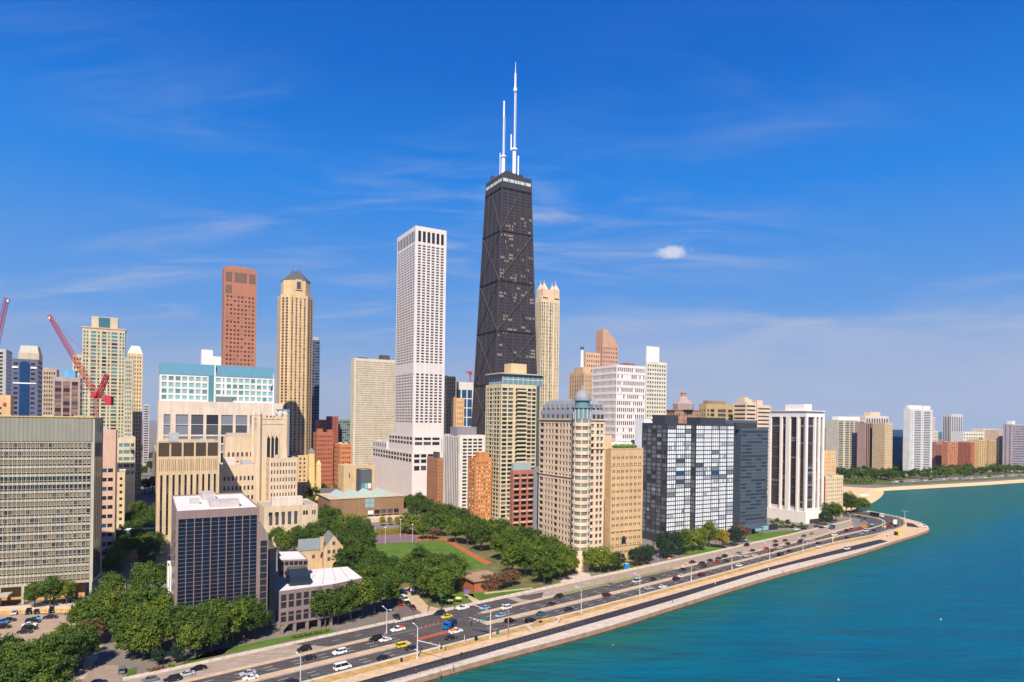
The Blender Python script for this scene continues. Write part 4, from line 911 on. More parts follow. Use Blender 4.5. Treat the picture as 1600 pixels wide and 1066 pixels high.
i4 = [p + (sum(top, Vector((0, 0))) / 4 - p) * .35 for p in top]
q = MB(); q.prism(i4, ztop, ztop + 5.0); q.prism([p + (sum(top, Vector((0, 0))) / 4 - p) * .6 for p in top], ztop + 5, ztop + 8); pb = q.build('roof_deck', BLK, hk)
q = MB(); p = top[3].lerp(top[0], .35) + Vector((1, 3)); q.box((p.x, p.y, ztop + 2.5), (4, 3, 5), .5); q.tube((*p, ztop + 5), (p.x, p.y, ztop + 8), .3); q.build('roof_unit', DARKM, pb)
WPA = wallm('antenna_white', (.80, .80, .80), .02); REDP = wallm('antenna_red', (.50, .12, .07), .02)
def lattice(q, c, z0, z1, r, n, mi=0):
    for k in range(3):
        a_ = 2 * math.pi * k / 3; p = (c[0] + r * math.cos(a_), c[1] + r * math.sin(a_)); q.tube((*p, z0), (*p, z1), .20, n=4, mi=mi)
    for i in range(n):
        za_, zb_ = z0 + (z1 - z0) * i / n, z0 + (z1 - z0) * (i + 1) / n
        for k in range(3):
            a0, a1 = 2 * math.pi * k / 3, 2 * math.pi * (k + 1) / 3
            q.tube((c[0] + r * math.cos(a0), c[1] + r * math.sin(a0), za_), (c[0] + r * math.cos(a1), c[1] + r * math.sin(a1), zb_), .16, n=3, mi=mi)
Ya = 690.0
for (bx, by, tx, ty, big) in ((786, 268, 787.9, 158, 0), (803.4, 264, 805.6, 97, 1)):
    z0_, z1_ = ztop + 4, Zat(tx, ty, Ya); c = Vector((slope((bx + tx) / 2, (by + ty) / 2) * Ya, Ya)); hA = z1_ - z0_
    q = MB()
    if big:
        q.tube((*c, z0_), (*c, z0_ + hA * .22), 2.0, 1.9, 14); q.tube((c.x + 4.4, c.y, z0_), (c.x + 4.4, c.y, z0_ + hA * .17), .8, .8, 8); q.tube((c.x - 3.6, c.y, z0_ + hA * .22), (c.x - 3.6, c.y, z0_ + hA * .36), .7, .7, 8)
        q.tube((*c, z0_ + hA * .22), (*c, z0_ + hA * .235), 3.2, 3.2, 12); q.build('antenna_base', WPA, hk)
        q = MB(); lattice(q, c, z0_ + hA * .23, z0_ + hA * .74, 1.25, 22); q.tube((*c, z0_ + hA * .23), (*c, z0_ + hA * .74), .45, n=6); q.tube((*c, z0_ + hA * .74), (*c, z0_ + hA * .77), 1.9, 1.9, 10)
        q.tube((*c, z0_ + hA * .77), (*c, z0_ + hA * .90), 1.15, 1.0, 10); q.tube((*c, z0_ + hA * .90), (*c, z1_), .42, .16, 8); q.build('antenna', WPA, hk)
    else:
        q.tube((*c, z0_), (*c, z0_ + hA * .24), 2.1, 1.9, 14); q.tube((*c, z0_ + hA * .24), (*c, z0_ + hA * .26), 3.0, 3.0, 12); q.tube((c.x - 3.5, c.y, z0_), (c.x - 3.5, c.y, z0_ + hA * .3), .4, .4, 6); q.build('antenna_base', WPA, hk)
        q = MB(); lattice(q, c, z0_ + hA * .25, z0_ + hA * .78, 1.25, 16); q.tube((*c, z0_ + hA * .26), (*c, z0_ + hA * .78), .5, n=6); q.tube((*c, z0_ + hA * .78), (*c, z1_), 1.0, .8, 10); q.build('antenna', WPA, hk)
# ------------------------------------------------------------------ between and behind
bld('narrow_tower', 'yellowish stone tower squeezed between the marble tower and blue-windowed block', foot((697, 640), 20.0, (712.5, 640), Y=760), Zat(700, 588, 760), {0: (4, .42), 3: (3, .4)}, fl=30, hr=.5, mats=[wallm('yellow_stone', (.62, .48, .28))], units=1, cat=T1)
bld('blue_glass_block', 'white framed block with bright blue glass bays, just left of the black braced tower', foot((713, 640), 20.0, (739, 640), Y=800), Zat(725, 597, 800), {0: ([(.03, .25), (.32, .60), (.66, .93)], 1, ((U_, 1),), even(9, .9, .1, .93))}, mats=[wallm('pale_frame', (.66, .62, .58))], d=.2, units=1, cat=T1)
bld('stone_block', 'small peach stone block in front of the blue glass bays', foot((712.5, 660), 14.0, (725, 660), Y=735), Zat(718, 622, 735), {0: (4, .3)}, fl=16, hr=.4, mats=[wallm('peach_stone', (.66, .42, .22))], units=1)
BRICK = wallm('red_brick', (.38, .13, .075)); BRICKD = wallm('dark_brick', (.30, .085, .065)); TERRA = wallm('terracotta', (.55, .20, .08))
bld('brick_tower', 'red brick apartment tower with triple windows, right of the gold tower base', foot((495, 700), (489, 700), (520.8, 700), Y=700), Zat(500, 676, 700), {0: (9, .45), 3: (3, .4)}, fl=12, hr=.45, mats=[BRICK], units=2, pent=((.1, .4, .2, .6, 4, BRICK), (.7, .98, .1, .5, 3, BRICK)))
bld('brick_tower', 'orange brick building with slanting corner balconies, beside the pale slab tower', foot((531.5, 715), (520, 715), (549, 715), Y=690), Zat(531, 694, 690), {0: (5, .5), 3: (1, .75, ((B_, 1),))}, fl=9, hr=.42, mats=[TERRA], units=2, roof=ROOFW)
bld('brick_tower', 'plain brown brick block behind the red brick apartment tower', foot((498, 665), 20.0, (509.5, 665), Y=840), Zat(500, 656, 840), {0: (4, .3)}, fl=20, hr=.35, mats=[BRICK], units=0)
bld('brick_tower', 'brick and dark blue glass block on the skyline left of the pale slab tower', foot((520, 665), (509.5, 665), (528.5, 665), Y=860), Zat(515, 650.5, 860), {0: (3, .3), 3: (3, .9, ((U_, 1),))}, fl=22, hr=.5, mats=[BRICKD], units=0)
bld('glass_block', 'grey-green glass block behind the orange brick building', foot((528.5, 665), 20.0, (549, 665), Y=880), Zat(535, 655.5, 880), {0: (6, .8)}, fl=20, hr=.6, mats=[wallm('grey_green', (.22, .25, .23))], pal=((T_, .4), (D_, .6)), units=1)
bld('cafe_block', 'low tan stone block with purple banner near the gallery', foot((537, 745), 20.0, (585, 745), Y=600), Zat(545, 728, 600), {0: (3, .12)}, fl=2, hr=.3, mats=[wallm('tan_stone_low', (.58, .42, .24))], units=2)
def poster_extra(root, ft, z1):
    a, b = ft[0], ft[1]; e_ = (b - a).normalized(); n = Vector((e_.y, -e_.x)); k = 0
    for i in range(3):
        for j in range(3):
            q = MB(); c_ = [(.55, .07, .05), (.75, .75, .72), (.08, .30, .34), (.60, .22, .08), (.25, .45, .50)][(i * 2 + j) % 5]
            u0, u1 = .06 + i * .3, .06 + i * .3 + .28; z0_, z1_ = 7.5 + j * 5, 12.2 + j * 5
            q.face([(*(a.lerp(b, u0) + n * .06), z0_), (*(a.lerp(b, u1) + n * .06), z0_), (*(a.lerp(b, u1) + n * .06), z1_), (*(a.lerp(b, u0) + n * .06), z1_)]); q.build('display_panel', mat('display_panel_%d' % ((i * 2 + j) % 5), c_, .5, 0), root)
bld('glass_shop', 'small glass corner shop with bright red, white and teal display panels', foot((563.5, 750), (556.5, 750), (581, 750), Y=570), Zat(565, 734, 570), {0: (3, .3)}, fl=1, hr=.1, mats=[wallm('glass_shop_frame', (.10, .11, .13))], units=0, roof=ROOFW, extra=poster_extra)
# yellow stone church with spire-like pier
CH = wallm('church_stone', (.68, .50, .22))
cf = foot((484, 740), 24.0, (502, 740), Y=640)
cz = Zat(484, 752, 640)
bld('stone_church', 'yellow stone church with slate roof beside the gold tower', foot((470, 752), 16.0, (503, 752), Y=640), Zat(484, 756, 640), {0: (5, .3)}, fl=2, hr=.5, mats=[CH], units=0, roof=SLATE)
for (px, yt, yb, r_, lb) in ((486, 700, 760, 3.0, 'yellow stone belfry with a pointed cap, left of the pale pier'), (497.5, 719, 772, 2.3, 'pale tapering stone pier standing free beside the belfry')):
    Yc = 625; c = Vector((slope(px, 740) * Yc, Yc)); rt = empty('belfry' if r_ > 2.5 else 'stone_pier', (*c, 0), lb, 'tower'); z_ = Zat(px, yt, Yc); q = MB()
    pl_ = [c + dirv(60) * x + dirv(-30) * y for x, y in ((-r_, -r_), (r_, -r_), (r_, r_), (-r_, r_))]
    q.frustum(pl_, 0, [c + (p - c) * .86 for p in pl_], z_ - 5); q.build('shaft', CH, rt)
    q = MB(); q.frustum([c + (p - c) * .95 for p in pl_], z_ - 5, [c + (p - c) * .8 for p in pl_], z_ - 3); q.frustum([c + (p - c) * .8 for p in pl_], z_ - 3, [c + (p - c) * .08 for p in pl_], z_); q.build('cap', CH if r_ < 2.5 else SLATE, rt)
rt = empty('gabled_hall', (*Vector((slope(518, 765) * 600, 600)), 0), 'low hall with dark pitched roof and yellow stone gable, behind the gallery', 'building')
c = Vector((slope(517, 765) * 600, 600)); q = MB(); e_, w_ = dirv(60), dirv(-30)
q.prism([c - e_ * 9, c + e_ * 9, c + e_ * 9 + w_ * 10, c - e_ * 9 + w_ * 10], 0, 8); q.build('wall', CH, rt)
q = MB(); q.face([(*(c - e_ * 9.4 - w_ * .4), 7.8), (*(c + e_ * 9.4 - w_ * .4), 7.8), (*(c + e_ * 9.4 + w_ * 5), 14), (*(c - e_ * 9.4 + w_ * 5), 14)]); q.face([(*(c - e_ * 9.4 + w_ * 10.4), 7.8), (*(c + e_ * 9.4 + w_ * 10.4), 7.8), (*(c + e_ * 9.4 + w_ * 5), 14), (*(c - e_ * 9.4 + w_ * 5), 14)]); q.build('roof', mat('dark_shingle', (.11, .09, .10), .8, .1, .4), rt)
q = MB(); q.face([(*(c + e_ * 9.1), 0), (*(c + e_ * 9.1 + w_ * 10), 0), (*(c + e_ * 9.1 + w_ * 10), 8.6), (*(c + e_ * 9.1 + w_ * 5), 14.6), (*(c + e_ * 9.1), 8.6)]); q.build('gable', CH, rt)
# ------------------------------------------------------------------ gallery with glass roof vaults
MCAW = wallm('brown_aluminium', (.27, .165, .09))
gfo = foot((516, 790), (497, 790), (630.8, 790), Y=488)
zgal = Zat(516, 781, 488)
def gal_extra(root, ft, z1):
    q = MB(); c4 = sum(ft, Vector((0, 0))) / 4; q.prism([p + (p - c4).normalized() * .8 for p in ft], z1, z1 + .5, bottom=True); q.build('roof_edge', wallm('roof_edge_tan', (.50, .40, .30)), root)
    gm_ = mat('pale_green_glass', (.40, .50, .44), .2, .05, .3)
    for k in range(4):
        u0 = .13 + k * .19; a, b = bilerp(ft, u0, .12), bilerp(ft, u0 + .185, .12); c_, d_ = bilerp(ft, u0 + .185, .88), bilerp(ft, u0, .88); m0, m1 = (a + b) / 2, (c_ + d_) / 2; q = MB(); z0_ = z1 + .5
        q.face([(*a, z0_), (*m0, z0_ + 3.6), (*m1, z0_ + 3.6), (*d_, z0_)]); q.face([(*b, z0_), (*c_, z0_), (*m1, z0_ + 3.6), (*m0, z0_ + 3.6)]); q.face([(*a, z0_), (*b, z0_), (*m0, z0_ + 3.6)]); q.face([(*d_, z0_), (*c_, z0_), (*m1, z0_ + 3.6)])
        q.build('glass_vault', gm_, root)
    a, b = ft[0], ft[1]; e_ = (b - a).normalized(); n = Vector((e_.y, -e_.x)); p, r_ = a.lerp(b, .46), a.lerp(b, .585)
    q = MB(); q.face([(*(p + n * .06), z1 - 7.5), (*(r_ + n * .06), z1 - 7.5), (*(r_ + n * .06), z1 - .6), (*(p + n * .06), z1 - .6)]); pw = q.build('picture_window', GL_AQUA, root)
    q = MB(); mm = p.lerp(r_, .5); q.prism([mm - e_ * .15 + n * .06, mm + e_ * .15 + n * .06, mm + e_ * .15 + n * .2, mm - e_ * .15 + n * .2], z1 - 7.5, z1 - .6); q.prism([p + n * .06, r_ + n * .06, r_ + n * .2, p + n * .2], z1 - 4.1, z1 - 3.9); q.build('frame', MCAW, pw)
    q = MB(); q.prism([a.lerp(b, .44) + n * 9, a.lerp(b, .98) + n * 9, a.lerp(b, .98) + n * .5, a.lerp(b, .44) + n * .5], 0, 3.2); q.build('terrace', CONC_L, root)
bld('art_gallery', 'low brown metal-clad gallery with pale green glass roof vaults behind the sports field', gfo, zgal, {0: ([(.50, .575), (.59, .665), (.68, .755), (.77, .845), (.86, .93)], 1, ((D_, .5), (M_, .3), (P_, .2)), [(.10, .24), (.28, .46)])}, mats=[MCAW], d=.4, near=True, units=0, extra=gal_extra, par=.05)
bld('park_pavilion', 'small red brick park pavilion with flat overhanging brown roof, beside the drive', foot((741, 920), (721.5, 905), (781, 915), base=(741, 926.5), rot=-2), 5.2, {0: (5, .1, ((D_, 1),))}, fl=1, hr=.12, vm=(3.6, .2), mats=[wallm('pavilion_brick', (.40, .13, .07))], units=0, near=True, par=.05,
    extra=lambda root, ft, z1: (lambda q, c4: (q.prism([p + (p - c4).normalized() * 1.3 for p in ft], z1, z1 + .9, bottom=True), q.build('roof_slab', wallm('brown_roof', (.36, .22, .14)), root)))(MB(), sum(ft, Vector((0, 0))) / 4))
# ------------------------------------------------------------------ middle row
bld('brick_block', 'plain brown brick apartment block with lighter orange end, by the white striped tower', foot((684, 740), (667, 740), (693.3, 740), Y=560), Zat(684, 716, 560), {0: (2, .35), 3: (10, .35)}, fl=13, hr=.3, mats=[wallm('brown_brick', (.37, .17, .09))], units=1, pent=((.3, .7, .2, .6, 5, DARKM),), near=False)
WSTR = wallm('white_concrete', (.70, .64, .58))
bld('striped_tower', 'white tower with thin vertical stripes on one side and open floors on the other', foot((717.6, 740), (692.8, 740), (757.6, 740), Y=522), Zat(717.6, 679.8, 522), {0: (4, .78, ((D_, .6), (M_, .4))), 3: (8, .5, ((D_, .7), (M_, .3)), [(.02, .97)])}, fl=21, hr=.6, vm=(6, 2.5), hm=2.4, mats=[WSTR], d=.35, units=1, pent=((.0, .75, .15, .6, 6.5, wallm('grey_pent', (.26, .25, .28))),), near=True, cat=T1)
ORB = wallm('orange_brick', (.55, .225, .075))
bld('orange_block', 'orange brick apartment block with rows of white framed windows', foot((742, 760), (731, 760), (768, 760), Y=463), Zat(742, 716, 463), {0: (6, .38, ((P_, .5), (D_, .5))), 3: (2, .4, ((P_, .5), (D_, .5)))}, fl=15, hr=.42, mats=[ORB], units=1, near=True, pent=((.3, .9, .2, .7, 4, ORB),))
# tall yellow-cream tower with set-back glass top
CRM = wallm('cream_concrete', (.62, .52, .33)); Y9 = 466
f19 = foot((796.5, 700), (757.5, 700), (838.8, 700), Y=Y9)
f19 = foot((783.0, 640), (758.5, 640), (838.0, 640), Y=Y9)
z19 = Zat(783, 600, Y9)
def t19(root, ft, z1):
    g0 = [bilerp(ft, .06, .05), bilerp(ft, 1.20, .05), bilerp(ft, 1.20, .9), bilerp(ft, .06, .9)]; z2 = Zat(783, 584, Y9); q = MB(); q.prism(g0, z1 - .5, z2); gl = q.build('glass_storeys', mat('pale_teal_glass', (.15, .25, .28), .1, 0), root)
    q = MB()
    for fi in (0, 3):
        a, b = g0[fi], g0[(fi + 1) % 4]; e_ = (b - a).normalized(); n = Vector((e_.y, -e_.x))
        for k in range(9):
            p = a.lerp(b, k / 8); q.prism([p - e_ * .1 + n * .02, p + e_ * .1 + n * .02, p + e_ * .1 + n * .14, p - e_ * .1 + n * .14], z1, z2)
        q.prism([a + n * .03, b + n * .03, b + n * .16, a + n * .16], (z1 + z2) / 2 - .2, (z1 + z2) / 2 + .2)
    q.build('glazing_bars', WHITE, gl)['kind'] = 'stuff'
    c4 = sum(g0, Vector((0, 0))) / 4; q = MB(); q.prism([p + (p - c4).normalized() * 3.2 for p in g0], z2, z2 + .9, bottom=True); rf = q.build('roof_slab', wallm('roof_slab_tan', (.46, .40, .30)), root)
    q = MB(); q.prism([bilerp(ft, .35, .2), bilerp(ft, .80, .2), bilerp(ft, .80, .6), bilerp(ft, .35, .6)], z2 + .9, z2 + 8.5); q.build('penthouse', wallm('cream_pent', (.66, .48, .27)), rf)
    r0 = [bilerp(ft, 1.002, .06), bilerp(ft, 1.12, .06), bilerp(ft, 1.12, .9), bilerp(ft, 1.002, .9)]; q = MB(); q.prism(r0, 0, z1 - .6); q.build('glass_return', mat('dim_green_glass', (.07, .10, .10), .15, 0), root)
bal19 = ((0, .42, .70, 1.5, CRM),)
bld('cream_tower', 'tall yellow-cream apartment tower with pale glass top storeys and flat overhanging roof', f19, z19, {0: ([(.03, .165), (.195, .33), (.40, .70), (.74, .855), (.875, .985)], 1, ((D_, .45), (M_, .35), (B_, .2))), 3: ([(.04, .12), (.145, .225), (.26, .42), (.45, .53), (.555, .70), (.73, .88), (.905, .97)], 1, ((D_, .6), (M_, .3), (T_, .1)))},
    fl=31, hr=.66, vm=(9, 2.2), mats=[CRM], d=.55, units=0, near=True, extra=t19, bal=bal19, cat=T1)
# red brick bay-window block
f20 = foot((801, 780), (796.5, 780), (841.5, 780), Y=412)
z20 = Zat(801, 735, 412)
RB2 = wallm('bay_brick', (.38, .145, .10)); RBS = wallm('pink_sill', (.60, .36, .28))
def t20(root, ft, z1):
    a, b = ft[0], ft[1]; e_ = (b - a).normalized(); n = Vector((e_.y, -e_.x))
    for u in (.14, .42, .68):
        for k in range(12):
            z = 4.5 + k * 3.6; c_ = a.lerp(b, u); q = MB(); pts_ = [c_ - e_ * 2.2, c_ - e_ * 1.2 + n * 1.3, c_ + e_ * 1.2 + n * 1.3, c_ + e_ * 2.2]
            q.prism(pts_, z - 1.1, z - .05, bottom=True); q.build('bay_balcony', RBS if k % 2 else RB2, root)
    q = MB(); q.prism([bilerp(ft, .02, .1), bilerp(ft, .7, .1), bilerp(ft, .7, .7), bilerp(ft, .02, .7)], z1 - .5, z1 + 4.5); q.build('glass_attic', mat('attic_glass', (.34, .40, .40), .2, 0), root)
    q = MB(); p, r_ = a.lerp(b, .80), a.lerp(b, .97); q.prism([p + n * .4, r_ + n * .4, r_ - n * .3, p - n * .3], 2, z1 + 2); q.build('glass_bay', mat('grey_bay_glass', (.20, .25, .28), .12, 0), root)
bld('bay_block', 'red brick apartment block with stacked rounded bay balconies, left of the domed tower', f20, z20, {0: ([(.04, .24), (.32, .52), (.58, .78)], 1, ((D_, .8), (M_, .2)))}, fl=12, hr=.55, vm=(4, 2), mats=[RB2], d=.4, units=0, near=True, extra=t20)
# cream tower with round corner turret, mansard and dome
PCH = wallm('peach_cream', (.68, .51, .36)); MANS = mat('grey_mansard', (.27, .27, .30), .55, .08, .3)
Y1 = 345.0; Ct1 = G2(906.2, 893.5) + dirv(6) * 5.0
t21l, t21r = reach(Ct1, WEST, (841.6, 760)), reach(Ct1, NORTH, (944.0, 760)); f21 = [Ct1, Ct1 + NORTH * t21r, Ct1 + NORTH * t21r + WEST * t21l, Ct1 + WEST * t21l]
z21 = Zat(905, 655, Ct1.y)
RT = 4.9
GL_TEALP = mat('window_glass_pale_teal', (.19, .23, .20), .4, 0, spec=.25)
GL_TGREY = mat('window_glass_grey_brown', (.17, .155, .145), .4, 0, spec=.25)
def t21(root, ft, z1):
    c = ft[0]; fl_ = 19; h0 = 9.0; q = MB(); q.lathe((c.x, c.y), [(RT, 0), (RT, h0)], 24); q.build('turret_base', PCH, root)
    for k in range(fl_):
        z = h0 + k * (z1 - h0) / fl_; hh = (z1 - h0) / fl_; q = MB(); q.lathe((c.x, c.y), [(RT - .35, z), (RT + .12, z + .05), (RT + .12, z + hh * .44), (RT - .35, z + hh * .48)], 24); q.build('turret_band', PCH, root)
        q = MB(); q.lathe((c.x, c.y), [(RT - .3, z + hh * .46), (RT - .3, z + hh * 1.02)], 24); q.build('turret_window', [GL_TEALP, GL_TGREY, GL_TEALP, GL_TGREY][(k * 7) % 4] if k % 3 else GL_TEALP, root)
    for k in range(7):
        q = MB(); a_ = math.pi * 2 * k / 7 + .1; q.tube((c.x + (RT - .25) * math.cos(a_), c.y + (RT - .25) * math.sin(a_), h0), (c.x + (RT - .25) * math.cos(a_), c.y + (RT - .25) * math.sin(a_), z1), .32, n=6); q.build('turret_pier', PCH, root)
    z2, z3 = z1 + 6.0, Zat(905, 625, c.y); q = MB(); q.lathe((c.x, c.y), [(RT - .2, z1), (RT - .2, z2), (RT + .5, z2), (RT + .5, z2 + .7), (RT - .8, z2 + .8), (RT - .8, z3 - .6), (RT + .1, z3 - .5), (RT + .1, z3)], 24); q.build('turret_lantern', mat('lantern_teal', (.14, .25, .27), .2, 0), root)
    q = MB(); zd = Zat(905, 609, c.y); prof = [(RT * .93 * math.cos(t_ * math.pi / 16), z3 + (zd - z3) * math.sin(t_ * math.pi / 16)) for t_ in range(8)] + [(.6, zd)]; q.lathe((c.x, c.y), prof, 24); q.tube((*c, zd), (*c, zd + 2.4), .8, .3); dm = q.build('dome', MANS, root, smooth=False)
    for k in range(12):
        q = MB(); a_ = math.pi * 2 * k / 12; q.tube((c.x + (RT - .2) * math.cos(a_), c.y + (RT - .2) * math.sin(a_), z1), (c.x + (RT - .2) * math.cos(a_), c.y + (RT - .2) * math.sin(a_), z2), .4, n=6); q.build('lantern_column', wallm('lantern_column', (.45, .45, .43)), root)
    base = [bilerp(ft, .02, .02), bilerp(ft, .985, .02), bilerp(ft, .985, .98), bilerp(ft, .02, .98)]; cc = sum(base, Vector((0, 0))) / 4
    steps = [(0, 0), (.10, 4.2), (.16, 7.4), (.25, 10.2), (.38, 11.4)]; zz_ = z1 + 3.0; q = MB(); q.prism(base, z1 - .5, zz_)
    def ins(s_): return [p + (cc - p).normalized() * s_ for p in base]
    prof = [(0, 0), (1.1, 3.0), (2.6, 5.6), (4.8, 7.4), (7.5, 8.2)]
    for (s0, h0_), (s1, h1_) in zip(prof, prof[1:]): q.frustum(ins(s0), zz_ + h0_, ins(s1), zz_ + h1_)
    mr = q.build('mansard_roof', MANS, root)
    for fi, us in ((0, (.35, .55, .75, .92)), (3, (.08, .2, .32, .44, .56, .68, .8))):
        a, b = base[fi], base[(fi + 1) % 4]; e_ = (b - a).normalized(); n = Vector((e_.y, -e_.x))
        for u in us:
            p = a.lerp(b, u); q = MB(); q.prism([p - e_ * .8 + n * .1, p + e_ * .8 + n * .1, p + e_ * .8 - n * 3, p - e_ * .8 - n * 3], zz_ + 3.2, zz_ + 5.3); q.build('dormer', MANS, mr)
            q = MB(); q.face([(*(p - e_ * .8 + n * .05), z1 + .4), (*(p + e_ * .8 + n * .05), z1 + .4), (*(p + e_ * .8 + n * .05), z1 + 2.6), (*(p - e_ * .8 + n * .05), z1 + 2.6)]); q.build('attic_window', GL_DARK, mr)
    for fi in (0, 3):
        a, b = ft[fi], ft[(fi + 1) % 4]; e_ = (b - a).normalized(); n = Vector((e_.y, -e_.x)); q = MB()
        q.prism([a + n * .7, b + n * .7, b - n * .1, a - n * .1], z1 - .6, z1 + .1, bottom=True); q.prism([a + n * .5, b + n * .5, b - n * .1, a - n * .1], z1 * (.60 if fi == 3 else .80), z1 * (.60 if fi == 3 else .80) + .5, bottom=True); q.build('cornice', PCH, root)
bld('domed_tower', 'cream apartment tower with round corner turret, grey mansard roof and dome', f21, z21, {0: ([(.40, .53), (.64, .75), (.81, .92)], 1, ((D_, .3), (M_, .4), (T_, .3))), 3: ([(.015, .11), (.16, .20), (.235, .275), (.31, .35), (.385, .46), (.50, .54), (.575, .615), (.65, .69), (.72, .76)], 1, ((D_, .65), (M_, .2), (W_, .15)))},
    fl=21, hr=.6, vm=(5, 1.8), mats=[PCH], d=.6, units=0, near=True, extra=t21, cat=T1)
# tan hotel-like block
f22 = foot((953, 780), (944.8, 780), (1004.0, 780), base=(952.5, 881))
DRK = wallm('tan_brick', (.57, .385, .21))
def t22(root, ft, z1):
    a, b = ft[0], ft[1]; e_ = (b - a).normalized(); n = Vector((e_.y, -e_.x)); q = MB()
    for z in (9.5, 18, z1 - 9.5): q.prism([a + n * .25, b + n * .25, b - n * .1, a - n * .1], z, z + .45, bottom=True)
    for k in range(14):
        p = a.lerp(b, (k + .3) / 14); q.prism([p + n * .2, p + e_ * 1.1 + n * .2, p + e_ * 1.1 - n * .3, p - n * .3], z1 - .1, z1 + .8)
    q.build('cornice', DRK, root)
    c_ = a.lerp(b, .42); q = MB(); pts_ = [(-1.6, 10.5), (1.6, 10.5), (1.6, 13.4)] + [(1.6 * math.cos(t_ * math.pi / 6), 13.4 + 1.6 * math.sin(t_ * math.pi / 6)) for t_ in range(1, 6)] + [(-1.6, 13.4)]
    q.face([(*(c_ + e_ * x + n * .06), z) for x, z in pts_]); q.build('arched_window', GL_DARK, root)
    q = MB(); q.prism([bilerp(ft, .05, .15), bilerp(ft, .9, .15), bilerp(ft, .9, .9), bilerp(ft, .05, .9)], z1 - .8, z1 + .25); q.build('roof_garden', GRASS, root)
    for u in (.22, .38, .46, .6, .75):
        p = bilerp(ft, u, .4); q = MB(); q.lathe((p.x, p.y), [(.4, z1 + .2), (2.2, z1 + 1.0), (2.5, z1 + 1.8), (1.4, z1 + 2.6), (.2, z1 + 3)], 8); q.build('shrub', mat('roof_shrub', (.10, .17, .03), .9, .3, .8), root)
u22 = []
for k in range(7): u22 += [(.05 + k * .134, .05 + k * .134 + .032), (.05 + k * .134 + .05, .05 + k * .134 + .082)]
bld('tan_block', 'plain tan brick block with paired small windows and a roof garden', f22, Zat(953, 702.5, f22[0].y), {0: (u22, 1, ((D_, .45), (M_, .45), (B_, .1))), 3: (3, .3)}, fl=15, hr=.42, vm=(4, 3), mats=[DRK], d=.35, units=0, near=True, extra=t22)
bld('small_block', 'blank peach service block with white base, between the domed tower and the white grid office', foot((945.5, 690), 10.0, (956, 690), Y=405), Zat(950, 680.5, 405), {0: (1, .1)}, fl=1, hr=.02, mats=[wallm('peach_block', (.70, .47, .28))], units=0)
bld('small_block', 'low white rooftop block at the foot of the white grid office', foot((953, 700), 12.0, (988, 700), Y=450), Zat(970, 692, 450), {0: (1, .1)}, fl=1, hr=.02, mats=[wallm('white_stucco', (.75, .75, .76))], units=0)
# ------------------------------------------------------------------ steel and glass pair, and the darker one behind
STEEL = wallm('black_steel', (.045, .050, .062), .03)
APT = {}
def steel_cell(tagn, pal_e, pal_s, group=4):
    def f(fi, i, j, p):
        key = (tagn, fi, i // group, j)
        if key not in APT: APT[key] = pick(pal_e if fi == 0 else pal_s)
        b_ = APT[key]; return b_ if random.random() < .93 else pick(pal_e if fi == 0 else pal_s)
    return f
PE = ((P_, .72), (Q_, .22), (G_, .045), (M_, .012), (U_, .003)); PS = ((D_, .10), (M_, .32), (G_, .54), (Q_, .04))  # pale east, grey south panes: curtains and sky reflection put into base colours
def steel_extra(nbay):
    def f(root, ft, z1):
        for fi, nb in ((0, nbay[0]), (3, nbay[1])):
            a, b = ft[fi], ft[(fi + 1) % 4]; e_ = (b - a).normalized(); n = Vector((e_.y, -e_.x)); q = MB()
            for k in range(nb + 1):
                p = a.lerp(b, k / nb); q.prism([p - e_ * .28 + n * .03, p + e_ * .28 + n * .03, p + e_ * .28 + n * .3, p - e_ * .28 + n * .3], 0, z1)
            q.build('steel_columns', STEEL, root)['kind'] = 'stuff'
    return f
A1 = foot((1041.6, 740), (1003.2, 740), (1083.2, 740), Y=425)
bld('steel_tower', 'black steel apartment tower whose three bright white bays face the drive, left of the pair', A1, Zat(1041.6, 661.5, 425), {0: (12, .84), 3: (20, .78)}, fl=26, hr=.80, vm=(5.5, 1.0), hm=.5, mats=[STEEL], d=.12, cell=steel_cell('a', PE, PS), units=0, near=True, extra=steel_extra((3, 5)), roof=ROOFD, group='matching black steel and glass apartment towers', pent=((.1, .6, .2, .7, 5.5, STEEL),), cat=T1)
A2 = foot((1086.5, 740), 22.0, (1146.6, 740), Y=432)
bld('steel_tower', 'black steel apartment tower with five bright white bays facing the drive, right of the pair', A2, Zat(1086.5, 662.5, 432), {0: (20, .84), 3: (12, .78)}, fl=26, hr=.80, vm=(5.5, 1.0), hm=.5, mats=[STEEL], d=.12, cell=steel_cell('b', PE, PS), units=1, near=True, extra=steel_extra((5, 3)), roof=ROOFD, group='matching black steel and glass apartment towers', pent=((.3, .95, .3, .9, 4.5, STEEL),), cat=T1)
BST = wallm('blue_black_aluminium', (.07, .10, .14), .03)
A3 = foot((1157.3, 740), (1147.5, 740), (1199.4, 740), Y=470)
PD = ((M_, .5), (D_, .5))
def esp_cell(fi, i, j, p):
    key = ('e', fi, i // 5, j)
    if key not in APT: APT[key] = random.random() < .45
    return D_ if APT[key] else M_
